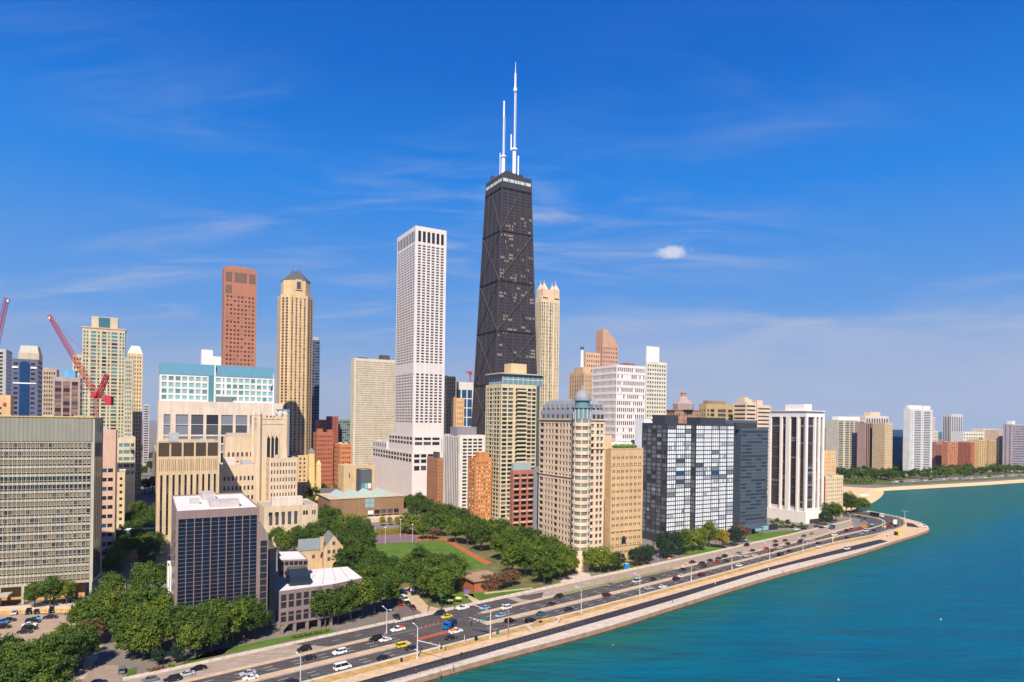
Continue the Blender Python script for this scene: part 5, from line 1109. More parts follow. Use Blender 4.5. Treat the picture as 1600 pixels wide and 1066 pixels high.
def esp_extra(root, ft, z1):
    a, b = ft[0], ft[1]; e_ = (b - a).normalized(); n = Vector((e_.y, -e_.x)); q = MB(); 
    q.prism([a.lerp(b, .0) + n * .1, a.lerp(b, .45) + n * .1, a.lerp(b, .45) + n * 10, a + n * 10], 4.6, 5.4, bottom=True); q.build('canopy', BST, root)
    for u, s_ in ((.02, 9.5), (.43, 9.5)):
        p = a.lerp(b, u) + n * s_; q = MB(); q.tube((*p, 0), (*p, 4.6), .3, n=6); q.build('column', BST, root)
    q = MB(); g0 = b + n * .3; q.prism([a.lerp(b, .5) + n * .3, b + e_ * 12 + n * .3, b + e_ * 12 - n * 14, a.lerp(b, .5) - n * 14], 0, 4.2); q.build('lobby_wing', mat('dark_curtain_wall', (0.02, 0.03, 0.045), .12, 0), root)
    q = MB(); q.face([(*(a.lerp(b, .55) + n * .36), .5), (*(a.lerp(b, 1.05) + n * .36), .5), (*(a.lerp(b, 1.05) + n * .36), 3.8), (*(a.lerp(b, .55) + n * .36), 3.8)]); q.build('lobby_window', GL_AQUA, root)
bld('dark_glass_tower', 'darker blue-black glass apartment tower behind the bright steel pair', A3, Zat(1157, 669.5, 470), {0: (26, .82), 3: (18, .80, ((D_, .7), (M_, .3)))}, fl=27, hr=.70, vm=(6, 1.2), hm=.5, mats=[BST], d=.12, cell=esp_cell, units=1, near=True, extra=esp_extra, roof=ROOFD, cat=T1, pent=((-.1, .62, .3, .9, 4.0, STEEL),))
bld('plant_block', 'long low blue-black rooftop block above the bright steel pair', foot((1094, 690), 14.0, (1183, 690), Y=500), Zat(1120, 656, 500), {0: (20, .8)}, fl=20, hr=.7, mats=[BST], d=.1, units=2, roof=ROOFD, pal=PD)
# ------------------------------------------------------------------ white tower of tall columns
CW = wallm('white_column_concrete', (.80, .74, .69), .03)
fC = foot((1258, 740), (1202.5, 740), (1284.8, 740), Y=521)
zc_ = Zat(1258, 641.5, 521); zb_c = Zat(1258, 800, 521)
def carl_extra(root, ft, z1):
    a, b, d = ft[0], ft[1], ft[3]; up = dirv(-30); e_ = dirv(60); n0 = -up; n3 = -e_
    def stripf(P, Q, n, us, w, dep):
        ee = (Q - P).normalized(); L = (Q - P).length
        for u in us:
            p = P + ee * (L * u); q = MB(); q.prism([p - ee * w / 2 - n * .3, p + ee * w / 2 - n * .3, p + ee * w / 2 + n * dep, p - ee * w / 2 + n * dep], zb_c - 1, z1 - 5); q.build('column', CW, root)
    stripf(a, b, n0, (.02, .50, .74, .98), 2.2, 1.1); stripf(d, a, n3, (.01, .33, .50, .56, .80), 1.9, 1.1)
    c4 = sum(ft, Vector((0, 0))) / 4
    q = MB(); q.prism([p + (p - c4).normalized() * 1.3 for p in ft], z1 - 5.2, z1 - 2.4, bottom=True); q.prism([p + (p - c4).normalized() * 1.8 for p in ft], z1 - .6, z1, bottom=True); q.build('crown_band', CW, root)
    q = MB(); q.prism([bilerp(ft, .1, .1), bilerp(ft, .55, .1), bilerp(ft, .55, .62), bilerp(ft, .1, .62)], z1 - .2, z1 + 5.2); q.build('penthouse', CW, root)
    q = MB(); base = [p + (p - c4).normalized() * 2.4 for p in ft]; q.prism(base, 0, zb_c, mi=0); q.build('podium', CW, root)
    q = MB(); q.prism([base[0].lerp(base[1], .2) - up * .1, base[0].lerp(base[1], .8) - up * .1, base[0].lerp(base[1], .8) + up, base[0].lerp(base[1], .2) + up], 0, 3.4); q.build('entrance', mat('entrance_dark', (.05, .05, .05), .5, 0), root)
bld('columned_tower', 'white apartment tower with bold full-height white columns and dark window strips', fC, zc_, {0: ([(.08, .44), (.57, .70), (.80, .94)], 1, ((D_, .4), (W_, .3), (M_, .15), (G_, .1), (L_, .05))), 3: ([(.05, .29), (.37, .46), (.60, .76), (.86, .95)], 1, ((D_, .35), (W_, .4), (M_, .1), (G_, .08), (L_, .07)))},
    fl=37, hr=.74, vm=(12, 5.5), mats=[wallm('carl_inner', (.60, .54, .50)), wallm('carl_spandrel', (.10, .075, .075))], d=.4, units=0, near=True, extra=carl_extra, roof=ROOFW, cat=T1)
f25 = foot((1289.5, 780), (1283.5, 780), (1317.0, 780), Y=552)
bld('mansion_block', 'low cream apartment house with bare red brick side wall, right of the white columned tower', f25, Zat(1290, 744, 552), {0: (8, .38, ((M_, .5), (B_, .3), (D_, .2)))}, fl=9, hr=.45, mats=[wallm('cream_brick', (.64, .50, .33))], units=1, near=True, roof=ROOFW,
    extra=lambda root, ft, z1: (lambda q: (q.prism([ft[3] - dirv(60) * .3, ft[0] - dirv(60) * .3, ft[0] + dirv(60) * .1, ft[3] + dirv(60) * .1], 0, z1 - .2), q.build('side_wall', wallm('bare_red_brick', (.46, .13, .065)), root), ))(MB()))
# ------------------------------------------------------------------ behind: right of the black tower
CRN = wallm('cream_stone', (.70, .53, .34)); GRNG = wallm('cream_spandrel', (.34, .33, .27))
f9 = foot((845, 560), (836, 560), (873.2, 560), Y=800)
def n900(root, ft, z1):
    z2 = Zat(855, 463, 800); z3 = Zat(855, 452, 800)
    a = [bilerp(ft, .02, .05), bilerp(ft, .93, .05), bilerp(ft, .93, .9), bilerp(ft, .02, .9)]
    for (u, v) in ((.10, .1), (.74, .1), (.10, .7), (.74, .7)):
        c = bilerp(ft, u + .08, v + .08); e_, w_ = dirv(60), dirv(-30); r_ = 3.6; pl_ = [c + e_ * x + w_ * y for x, y in ((-r_, -r_), (r_, -r_), (r_, r_), (-r_, r_))]
        q = MB(); q.prism(pl_, z1 - 1, z3 + 1); q.frustum(pl_, z3 + 1, [c + (p - c) * .05 for p in pl_], z3 + 9); q.tube((*c, z3 + 8), (*c, z3 + 14), .5, .1); q.build('lantern', wallm('lantern_peach', (.70, .50, .34)), root)
    q = MB(); q.prism([bilerp(ft, .12, .1), bilerp(ft, .86, .1), bilerp(ft, .86, .85), bilerp(ft, .12, .85)], z1 - 1, z3); q.build('upper_storeys', wallm('lantern_peach', (.70, .50, .34)), root)
u9 = [(.03, .09), (.13, .19), (.27, .31), (.34, .38), (.46, .54), (.58, .62), (.74, .77), (.80, .83), (.9, .94)]
bld('lantern_tower', 'slender cream stone tower crowned by small lanterns, right of the black braced tower', f9, Zat(855, 463, 800), {0: (u9, 1, ((T_, .35), (M_, .35), (D_, .3))), 3: (4, .5)}, fl=52, hr=.62, vm=(6, 6), mats=[CRN, GRNG], d=.4, units=0, extra=n900, cat=T1)
bld('stone_annex', 'cream lower block at the foot of the lantern tower', foot((848, 690), 20.0, (876, 690), Y=770), Zat(860, 683, 770), {0: (6, .4)}, fl=16, hr=.5, mats=[CRN], units=0)
ART = wallm('buff_limestone', (.58, .385, .24))
fP = foot((912, 640), (888.5, 640), (926, 640), Y=700)
def palm(root, ft, z1):
    q = MB(); q.prism([bilerp(ft, .1, .15), bilerp(ft, .9, .15), bilerp(ft, .9, .75), bilerp(ft, .1, .75)], z1 - 1, Zat(912, 573, 700)); up_ = q.build('upper_tier', ART, root)
    c = Vector((slope(909.5, 560) * 710, 710)); q = MB(); q.tube((*c, z1), (*c, Zat(909.5, 546, 710)), 2.0, 1.5, 10); q.build('beacon_mast', WPA, root); q = MB(); q.tube((*c, Zat(909.5, 546, 710)), (*c, Zat(909.5, 542, 710)), 2.2, 1.8, 10); q.build('beacon', DARKM, root)
bld('beacon_tower', 'stepped buff limestone tower with a white beacon mast', fP, Zat(912, 582, 700), {0: (6, .38), 3: (6, .38)}, fl=26, hr=.6, mats=[ART, wallm('buff_spandrel', (.42, .28, .18))], d=.4, units=0, extra=palm, cat=T1)
bld('pale_block', 'small pale striped block left of the beacon tower', foot((880, 650), 16.0, (893, 650), Y=900), Zat(885, 634, 900), {0: (1, .95)}, fl=16, hr=.45, mats=[wallm('pale_stone2', (.66, .58, .52))], units=1)
SAL = wallm('salmon_granite', (.53, .31, .215))
fS = foot((941.5, 560), (930.5, 560), (965.6, 560), Y=860)
zS = Zat(941.5, 538, 860)
def slant(root, ft, z1):
    z2 = Zat(941, 514.5, 860); a, b, c_, d_ = ft; m1, m2 = a.lerp(b, .05), d_.lerp(c_, .05); q = MB()
    q.face([(*a, z1), (*b, z1), (*b.lerp(a, .2), z1 + (z2 - z1) * .35), (*m1.lerp(b, .25), z2), (*a, z2)]); q.face([(*d_, z1), (*d_, z2), (*m2.lerp(c_, .25), z2), (*c_.lerp(d_, .2), z1 + (z2 - z1) * .35), (*c_, z1)]); q.face([(*d_, z1), (*a, z1), (*a, z2), (*d_, z2)])
    q.face([(*a, z2), (*m1.lerp(b, .25), z2), (*m2.lerp(c_, .25), z2), (*d_, z2)]); q.build('slanted_top', SAL, root)
    q = MB(); p0, p1 = m1.lerp(b, .25), b.lerp(a, .2); r0, r1 = m2.lerp(c_, .25), c_.lerp(d_, .2); zz = z1 + (z2 - z1) * .35
    q.face([(*p0, z2 + .05), (*p1, zz + .05), (*r1, zz + .05), (*r0, z2 + .05)]); q.face([(*p1, zz + .05), (*b, z1 + .05), (*c_, z1 + .05), (*r1, zz + .05)]); q.build('sloping_glass', mat('teal_slope', (.10, .15, .18), .2, 0), root)
bld('slant_tower', 'salmon granite tower with a slanting glass top', fS, zS, {0: (6, .42), 3: (3, .3)}, fl=30, hr=.4, mats=[SAL], units=0, extra=slant, cat=T1)
bld('granite_block', 'salmon granite block with square windows, left of the slant-topped tower', foot((915, 580), (912, 580), (937.5, 580), Y=840), Zat(915, 550, 840), {0: (6, .45)}, fl=26, hr=.42, mats=[wallm('salmon_light', (.62, .385, .255))], units=0)
WG = wallm('white_grid', (.76, .67, .64), .03)
bld('white_grid_office', 'white gridded office slab with a grey shaded side, above the tan brick block', foot((962.5, 640), (924.4, 640), (1008.0, 640), Y=580), Zat(962.5, 569.7, 580), {0: (14, .60, ((D_, .6), (M_, .25), (P_, .15))), 3: (20, .80, ((M_, .7), (D_, .3)))}, fl=21, hr=.60, vm=(3, 1.2), hm=.8, mats=[WG], d=.5, units=3, roof=ROOFD, pent=((.55, .8, .2, .5, 3, wallm('brown_unit', (.3, .16, .12))),), cat=T1)
bld('grid_tower', 'pale grid apartment tower with a tall white plant block on top', foot((1010, 600), (1008, 600), (1041.6, 600), Y=650), Zat(1010, 564.7, 650), {0: (8, .62, ((D_, .5), (M_, .4), (B_, .1)))}, fl=32, hr=.52, mats=[wallm('pale_grid2', (.64, .60, .50))], d=.9, units=0, pent=((.0, .62, .1, .7, 15.5, wallm('white_plant', (.80, .76, .70))),), cat=T1)
bld('white_block', 'narrow white service block beside the white grid office', foot((1006, 690), 12.0, (1017, 690), Y=560), Zat(1010, 655, 560), {0: (1, .1)}, fl=2, hr=.02, mats=[wallm('white_stucco', (.75, .75, .76))], units=0)
ORN = wallm('ornate_brick', (.40, .22, .15))
def ornate(root, ft, z1):
    c = sum(ft, Vector((0, 0))) / 4; q = MB(); r0 = 10.5; za, zb = Zat(1067, 631, 640), Zat(1067, 612, 640)
    q.lathe((c.x, c.y), [(r0, z1), (r0, za), (r0 * .95, za + .3), (3.2, za + 7.2), (2.8, za + 7.6)], 8); q.build('hipped_roof', wallm('grey_pink_tile', (.34, .265, .25)), root); q = MB(); q.lathe((c.x, c.y), [(2.6, za + 7), (2.6, zb - 1.5), (3.2, zb - 1.3), (2.4, zb)], 10); q.build('lantern', ORN, root)
    q = MB(); q.prism([p + (p - c).normalized() * .8 for p in ft], z1 - 1.5, z1 - .6, bottom=True); q.build('cornice', wallm('dark_cornice', (.16, .10, .09)), root)
bld('ornate_block', 'ornate brown brick block with conical tiled roof and lantern', foot((1055, 650), (1041.5, 650), (1093, 650), Y=630), Zat(1055, 640, 630), {0: (9, .4, ((D_, .5), (B_, .5))), 3: (3, .4)}, fl=10, hr=.45, vm=(30, 2), mats=[ORN], units=0, extra=ornate)
OLV = wallm('olive_stone', (.45, .33, .17))
bld('olive_block', 'olive brown block with curved bronze windows and flat brown top, right of the conical roof', foot((1103, 650), (1091.5, 650), (1146, 650), Y=700), Zat(1103, 631, 700), {0: ([(.05, .12), (.16, .30), (.42, .72), (.80, .96)], 1, ((W_, .5), (M_, .5))), 3: (3, .4)}, fl=14, hr=.7, vm=(30, 5), mats=[OLV], units=0, pent=((.1, .75, .1, .8, 3.6, wallm('brown_top', (.32, .21, .13))),))
BEI = wallm('beige_stone', (.68, .52, .38))
bld('striped_block', 'beige block with brown window stripes and a stepped flat top', foot((1165.5, 650), (1145.5, 650), (1181, 650), Y=690), Zat(1165.5, 628.5, 690), {0: (1, .96, ((W_, .6), (M_, .4))), 3: (1, .96, ((W_, 1),))}, fl=22, hr=.42, mats=[BEI], units=0, pent=((.05, .8, .15, .7, 3.4, BEI), (.1, .5, .2, .6, 5.5, BEI)))
bld('striped_block', 'beige block with narrow dark floor lines, left of the white columned tower', foot((1183, 650), 20.0, (1204.5, 650), Y=720), Zat(1190, 633, 720), {0: (1, .94, ((M_, .6), (W_, .4)))}, fl=22, hr=.4, mats=[BEI], units=0, pent=((.2, .6, .2, .6, 5.5, BEI),))
# ------------------------------------------------------------------ far right row
GRY = wallm('grey_tan_concrete', (.52, .47, .38))
fR1 = foot((1309.0, 700), (1290.0, 700), (1350.5, 700), Y=1060)
bld('balcony_slab', 'broad grey-tan slab with columns of balconies and a white rooftop box', fR1, Zat(1309, 656, 1060), {0: ([(.02, .20), (.27, .42), (.45, .58), (.62, .74), (.80, .97)], 1, ((D_, .55), (M_, .45)))}, fl=28, hr=.58, vm=(3, 2), mats=[GRY], d=1.0, units=0, roof=ROOFW, cat=T1, pent=((.05, .85, .1, .6, 5.5, wallm('white_plant', (.80, .76, .70))),))
bld('peach_block', 'small peach apartment block behind the cream apartment house', foot((1288, 720), 14.0, (1306.0, 720), Y=640), Zat(1295, 704.5, 640), {0: (5, .25, ((M_, 1),))}, fl=12, hr=.3, mats=[wallm('peach_stone', (.66, .42, .22))], units=1, group=None)
bld('dim_block', 'small dull brown block far off in the gap beside the white columned tower', foot((1284, 690), 16.0, (1296, 690), Y=1300), Zat(1288, 668, 1300), {0: (4, .5)}, fl=20, hr=.5, mats=[wallm('dull_brown', (.28, .19, .17))], units=0)
bld('brown_striped_tower', 'brown tower with white vertical lines and a white roof edge', foot((1352, 690), 26.0, (1388, 690), Y=1120), Zat(1355, 649.5, 1120), {0: (9, .55, ((W_, 1),), [(.02, .95)])}, mats=[wallm('white_line', (.64, .56, .50))], d=.4, units=0, pent=((.3, .75, .2, .6, 7, BEI),), cat=T1)
bld('stone_tower_block', 'buff stone tower with dull brown south side, left of the dark blue tower', foot((1382.5, 700), (1362.8, 700), (1394.4, 700), Y=1030), Zat(1382.5, 661, 1030), {0: (5, .4, ((M_, .6), (D_, .4))), 3: (12, .6, ((B_, .7), (M_, .3)))}, fl=30, hr=.45, mats=[wallm('buff_stone', (.60, .44, .27))], units=0, cat=T1)
bld('brown_slab', 'dark red-brown slab with vertical pale stripes beside the buff stone tower', foot((1352.0, 700), 14.0, (1364, 700), Y=1050), Zat(1355, 660.5, 1050), {0: (4, .6, ((W_, 1),), [(.01, .98)])}, mats=[wallm('maroon_pier', (.36, .24, .22))], d=.3, units=0)
bld('blue_tower', 'dark blue glass tower, left of the tall white balcony tower', foot((1396, 700), (1393.5, 700), (1410.5, 700), Y=1095), Zat(1396, 671.5, 1095), {0: (8, .86, ((U_, 1),)), 3: (2, .4)}, fl=24, hr=.85, mats=[wallm('blue_frame', (.05, .085, .15))], d=.1, units=1, cat=T1)
fW = foot((1421.0, 700), (1411.0, 700), (1456.4, 700), Y=1030)
bld('balcony_tower', 'tall white apartment tower striped with stacked balconies, by the beach', fW, Zat(1421, 639, 1030), {0: ([(.03, .06), (.10, .13), (.20, .50), (.54, .57), (.61, .91)], 1, ((D_, .5), (M_, .5)))}, fl=36, hr=.52, vm=(4, 3), mats=[wallm('cool_white', (.62, .60, .60))], d=1.0, units=2, cat=T1, pent=((.0, .55, .1, .6, 6, wallm('white_plant', (.80, .76, .70))), (.65, .95, .2, .6, 6, wallm('white_plant', (.80, .76, .70)))))
bld('thin_tower', 'thin pale pink tower edge peeping out behind the white balcony tower', foot((1457, 690), 20.0, (1460.5, 690), Y=1300), Zat(1457, 652, 1300), {0: (1, .4)}, fl=40, hr=.5, mats=[wallm('pale_pink', (.62, .52, .52))], units=0)
bld('pastel_block', 'small cream and green block right of the white balcony tower', foot((1457, 690), 16.0, (1465.8, 690), Y=1200), Zat(1460, 673.5, 1200), {0: (3, .5, ((T_, .5), (B_, .5)))}, fl=10, hr=.6, mats=[wallm('pale_cream', (.64, .54, .40))], units=0)
fB = foot((1486, 690), (1472.2, 690), (1503.5, 690), Y=1250)
bld('twin_slab', 'bluish grey tower with white vertical fins on the far skyline', fB, Zat(1486, 647, 1250), {0: (6, .55, ((M_, 1),), [(.02, .95)]), 3: (5, .6, ((D_, .5), (M_, .5)), [(.02, .95)])}, mats=[wallm('cool_grey', (.54, .52, .53))], d=.5, units=1, cat=T1)
bld('white_low_block', 'low white block between the blue-grey tower and the pale slab', foot((1505, 690), 20.0, (1536, 690), Y=1200), Zat(1515, 675, 1200), {0: (8, .5)}, fl=10, hr=.4, mats=[wallm('offwhite', (.66, .62, .56))], units=3)
RD2 = wallm('far_red_brick', (.40, .135, .085))
bld('far_brick_block', 'dark red brick block with pale bays, right of the white balcony tower', foot((1462, 710), 26.0, (1474, 710), Y=1170), Zat(1462, 691, 1170), {0: (5, .5, ((W_, 1),), [(.02, .9)])}, mats=[wallm('maroon_pier2', (.38, .16, .13))], units=0)
bld('far_brick_block', 'orange-red brick block with pale window patches and dark south side', foot((1481, 710), (1471.5, 710), (1496, 710), Y=1130), Zat(1481, 690.5, 1130), {0: (5, .5, ((B_, .5), (D_, .5))), 3: (4, .4)}, fl=14, hr=.5, mats=[wallm('far_orange_brick', (.52, .20, .11))], units=1)
bld('far_brick_block', 'long plain red brick block right of the orange-red one', foot((1517, 710), (1496.2, 710), (1528.5, 710), Y=1140), Zat(1517, 691, 1140), {0: (5, .5, ((D_, .7), (B_, .3))), 3: (9, .5, ((D_, 1),))}, fl=15, hr=.5, mats=[RD2], units=1)
bld('far_tan_block', 'yellow-tan block with balcony edge lines, right of the red brick blocks', foot((1530, 710), 20.0, (1541, 710), Y=1140), Zat(1530, 687, 1140), {0: (3, .7)}, fl=16, hr=.42, mats=[wallm('far_yellow', (.60, .43, .20))], units=0)
bld('far_tan_block', 'tan block with a brown shaded side and thin floor lines', foot((1546, 710), (1541, 710), (1556.5, 710), Y=1150), Zat(1546, 687.5, 1150), {0: (3, .7), 3: (3, .5)}, fl=16, hr=.42, mats=[wallm('far_tan', (.52, .36, .18))], units=0)
bld('far_pale_slab', 'pale blank-fronted slab with dark balcony side on the far right', foot((1536, 700), 20.0, (1560.5, 700), Y=1240), Zat(1540, 670, 1240), {0: ([(.78, .96)], 1, ((D_, 1),))}, fl=18, hr=.5, mats=[wallm('far_pale', (.60, .54, .44))], units=2)
bld('far_beige_block', 'beige tower with darker gabled recess, left of the purple-grey tower', foot((1561, 710), 24.0, (1581.5, 710), Y=1190), Zat(1565, 672, 1190), {0: (8, .42, ((M_, .7), (D_, .3)))}, fl=18, hr=.4, mats=[wallm('far_beige', (.58, .42, .31))], units=1)
bld('far_purple_tower', 'purple-grey tower with white floor lines at the right edge of the view', foot((1582, 700), (1566.5, 700), 60.0, Y=1145), Zat(1582, 663, 1145), {0: (12, .93, ((D_, .6), (M_, .4))), 3: (2, .3)}, fl=26, hr=.58, mats=[wallm('far_purple', (.42, .36, .40))], units=0, cat=T1, pent=((.02, .2, .1, .6, 6, wallm('white_plant', (.80, .76, .70))),))
# ------------------------------------------------------------------ left skyline
TANG = wallm('tan_green_stone', (.55, .46, .31))
def left_top(root, ft, z1):
    z2 = Zat(160, 497, 560); q = MB(); q.prism([bilerp(ft, .2, .1), bilerp(ft, .82, .1), bilerp(ft, .82, .8), bilerp(ft, .2, .8)], z1 - 1, z2); up_ = q.build('upper_storeys', TANG, root)
    q = MB(); a, b = bilerp(ft, .37, .098), bilerp(ft, .63, .098); n = dirv(150) * .2; q.face([(*(a + n), z1 + .5), (*(b + n), z1 + .5), (*(b + n), z2 - .6), (*(a + n), z2 - .6)]); q.build('top_window', mat('teal_top_glass', (.05, .16, .19), .1, 0), up_)
    q = MB(); c4 = sum(ft, Vector((0, 0))) / 4; q.prism([p + (p - c4).normalized() * .8 for p in ft], z1 - 1.0, z1, bottom=True); q.build('cornice', wallm('pink_cornice', (.64, .36, .27)), root)
u_l = [(.03, .07), (.10, .14), (.20, .32), (.36, .40), (.455, .56), (.60, .64), (.68, .82), (.87, .91), (.94, .98)]
fL = foot((194.5, 600), (127.5, 600), 24.0, Y=560, mode='L')
bld('green_glass_tower', 'tall tan stone tower with teal glass centre strip and stepped crown, behind the red crane', fL, Zat(160, 514, 560), {0: (u_l, 1, ((T_, .6), (M_, .25), (D_, .15))), 1: (4, .3)}, fl=48, hr=.66, vm=(5, 3), mats=[TANG], d=.3, units=0, extra=left_top, cat=T1)
bld('tower_wing', 'short tan wing on the left side of the teal-striped tower', foot((128, 620), (112.5, 620), 16.0, Y=575, mode='L'), Zat(120, 554, 575), {0: (3, .5, ((T_, .4), (D_, .6)))}, fl=32, hr=.55, mats=[TANG], units=0)
bld('tower_wing', 'tan and green wing right of the teal-striped tower, dark on its street side', foot((207, 640), (193, 640), 30.0, Y=545, mode='L'), Zat(200, 560, 545), {0: (4, .55, ((T_, .6), (M_, .4))), 1: (5, .3)}, fl=34, hr=.6, mats=[wallm('green_stone', (.50, .44, .32))], units=0)
def slopecap(root, ft, z1):
    q = MB(); c4 = sum(ft, Vector((0, 0))) / 4; q.frustum(ft, z1, [c4 + (p - c4) * .55 for p in ft], Zat(210, 537, 620)); q.build('sloped_roof', wallm('pale_roof', (.60, .54, .44)), root)
bld('sloped_tower', 'cream tower with a pale sloped cap beyond the street on the left', foot((222, 640), (198, 640), 26.0, Y=640, mode='L'), Zat(215, 553, 640), {0: (5, .4), 1: (4, .3)}, fl=34, hr=.5, mats=[wallm('cream_left', (.62, .48, .29))], units=0, extra=slopecap, cat=T1)
BLG = wallm('blue_grey_frame', (.15, .12, .16))
fRb = foot((59, 610), (17.5, 610), 26.0, Y=520, mode='L')
def roundtop(root, ft, z1):
    a, b = ft[0], ft[1]; e_ = (b - a).normalized(); n = Vector((e_.y, -e_.x)); q = MB(); L = (b - a).length
    cz = z1 - 4; pts_ = [(.30 * L, 20), (.68 * L, 20), (.68 * L, cz)] + [(.49 * L + .19 * L * math.cos(t_ * math.pi / 8), cz + .13 * L * math.sin(t_ * math.pi / 8)) for t_ in range(1, 8)] + [(.30 * L, cz)]
    q.face([(*(a + e_ * x + n * .35), z) for x, z in pts_]); q.build('blue_bow_window', mat('deep_blue_glass', (.012, .05, .14), .08, 0), root)
    for u0, u1 in ((.02, .25), (.72, .95)):
        q = MB(); q.prism([a.lerp(b, u0) + n * .5, a.lerp(b, u1) + n * .5, a.lerp(b, u1) - n * .2, a.lerp(b, u0) - n * .2], z1 - 7.5, z1 - 6.2); q.build('white_trim', wallm('white_paint', (.8, .8, .78)), root)
    q = MB(); q.prism([a.lerp(b, .06) + n * .5, a.lerp(b, .93) + n * .5, a.lerp(b, .93) - n * .2, a.lerp(b, .06) - n * .2], z1 - 20, z1 - 19); q.build('white_trim', wallm('white_paint', (.8, .8, .78)), root)
    q = MB(); q.prism([bilerp(ft, .2, .2), bilerp(ft, 1.0, .2), bilerp(ft, 1.0, 1), bilerp(ft, .2, 1)], z1 - 1, Zat(40, 553, 530)); ub = q.build('upper_block', wallm('beige_upper', (.50, .41, .32)), root)
    z9 = Zat(40, 553, 530); q = MB(); i4_ = [bilerp(ft, .28, .25), bilerp(ft, .92, .25), bilerp(ft, .92, .9), bilerp(ft, .28, .9)]; q.frustum([bilerp(ft, .22, .2), bilerp(ft, .98, .2), bilerp(ft, .98, 1), bilerp(ft, .22, 1)], z9, i4_, z9 + 6); q.build('attic', wallm('beige_attic', (.52, .47, .40)), ub)
bld('bow_tower', 'blue glass tower with arched bow window, purple side panels and white trim', fRb, Zat(50, 562, 520), {0: ([(.08, .24), (.73, .88)], 1, ((D_, .6), (U_, .4))), 1: (6, .6, ((U_, .6), (D_, .4)))}, fl=30, hr=.5, mats=[wallm('purple_panel', (.13, .13, .20))], d=.2, units=0, extra=roundtop, cat=T1)
bld('edge_tower', 'grey and blue tower at the left edge of the view', foot((9, 600), 60.0, 30.0, Y=560, mode='L'), Zat(9, 546, 560), {0: (8, .6, ((M_, .6), (D_, .4))), 1: (5, .85, ((U_, .5), (D_, .5)))}, fl=40, hr=.6, mats=[wallm('grey_left', (.46, .44, .42))], units=2, cat=T1)
bld('tan_left_block', 'small tan block with a red mark below the edge tower on the left', foot((16.5, 630), 40.0, 12.0, Y=420, mode='L'), Zat(10, 617.5, 420), {0: (2, .6, ((D_, 1),), [(.86, .875), (.90, .915)])}, mats=[wallm('tan_left', (.62, .40, .22))], units=0,
    extra=lambda root, ft, z1: (lambda q, p, n: (q.lathe((p.x, p.y), [(.9, z1 - 6.6), (.9, z1 - 5.0)], 8), q.build('red_mark', REDP, root)))(MB(), ft[1] - dirv(60) * 3.2, 0))
bld('mid_left_tower', 'beige and dark gridded tower between the bow-windowed tower and the brown gridded block', foot((88, 620), (66, 620), 20.0, Y=600, mode='L'), Zat(78, 577, 600), {0: (5, .55, ((D_, .6), (T_, .15), (M_, .25))), 1: (3, .5)}, fl=28, hr=.55, mats=[wallm('beige_left', (.46, .35, .26))], units=1)
bld('brown_left_block', 'brown gridded block with pale piers and a bright blue rooftop box', foot((125, 620), (83.5, 620), 20.0, Y=440, mode='L'), Zat(105, 590, 440), {0: ([(.05, .29), (.36, .61), (.68, .92)], 1, ((W_, .5), (B_, .25), (M_, .25))), 1: (5, .7, ((U_, .5), (D_, .5)))}, fl=22, hr=.55, mats=[wallm('pale_pier', (.40, .31, .28)), wallm('brown_sp', (.22, .13, .11))], d=.3, units=0,
    pent=((.33, .80, .1, .7, 5.0, wallm('bright_blue_box', (.14, .38, .66))),))
bld('street_far_tower', 'small grey striped tower far down the street', foot((233, 660), (224, 660), 10.0, Y=1000, mode='L'), Zat(228, 632, 1000), {0: (1, .9)}, fl=24, hr=.5, mats=[wallm('grey_stripe', (.45, .42, .42))], units=0)
# street wall on the left side of the side street
bld('street_block', 'tall peach stone block with paired dark windows, right behind the long grey slab', foot((180.5, 720), (150, 720), 24.0, Y=345, mode='L'), Zat(165, 672.5, 345), {0: ([(.30, .56), (.62, .88)], 1, ((D_, .7), (U_, .3)))}, fl=10, hr=.42, vm=(4, 19), mats=[wallm('peach_pink', (.60, .40, .29))], units=1, near=True)
bld('street_block', 'cream and green glass block halfway down the side street', foot((211, 720), (183, 720), 26.0, Y=520, mode='L'), Zat(200, 684, 520), {0: ([(.1, .3), (.36, .7), (.76, .94)], 1, ((T_, .5), (M_, .5)), even(5, .5, .5, .95))}, mats=[wallm('green_cream', (.56, .48, .34))], units=2)
bld('street_block', 'small cream parking block with dark slots on the side street', foot((195, 760), (183, 760), 30.0, Y=430, mode='L'), Zat(190, 738, 430), {0: (1, .6, ((D_, 1),))}, fl=8, hr=.4, mats=[wallm('cream_left', (.62, .48, .29))], units=0)
bld('street_block', 'green glass low block between the street trees and the dark glass tower', foot((262, 930), 12.0, (267.5, 930), Y=262), 19.0, {0: (2, .9, ((T_, 1),)), 3: (4, .9, ((T_, .7), (A_, .3)))}, fl=5, hr=.6, mats=[wallm('white_paint', (.8, .8, .78))], units=0, near=True)
bld('street_block', 'long low block far back on the right side of the side street', foot((246, 700), 300.0, 40.0, Y=600), 40.0, {0: (8, .5)}, fl=8, hr=.5, mats=[wallm('street_brown', (.30, .2, .15))], units=0)
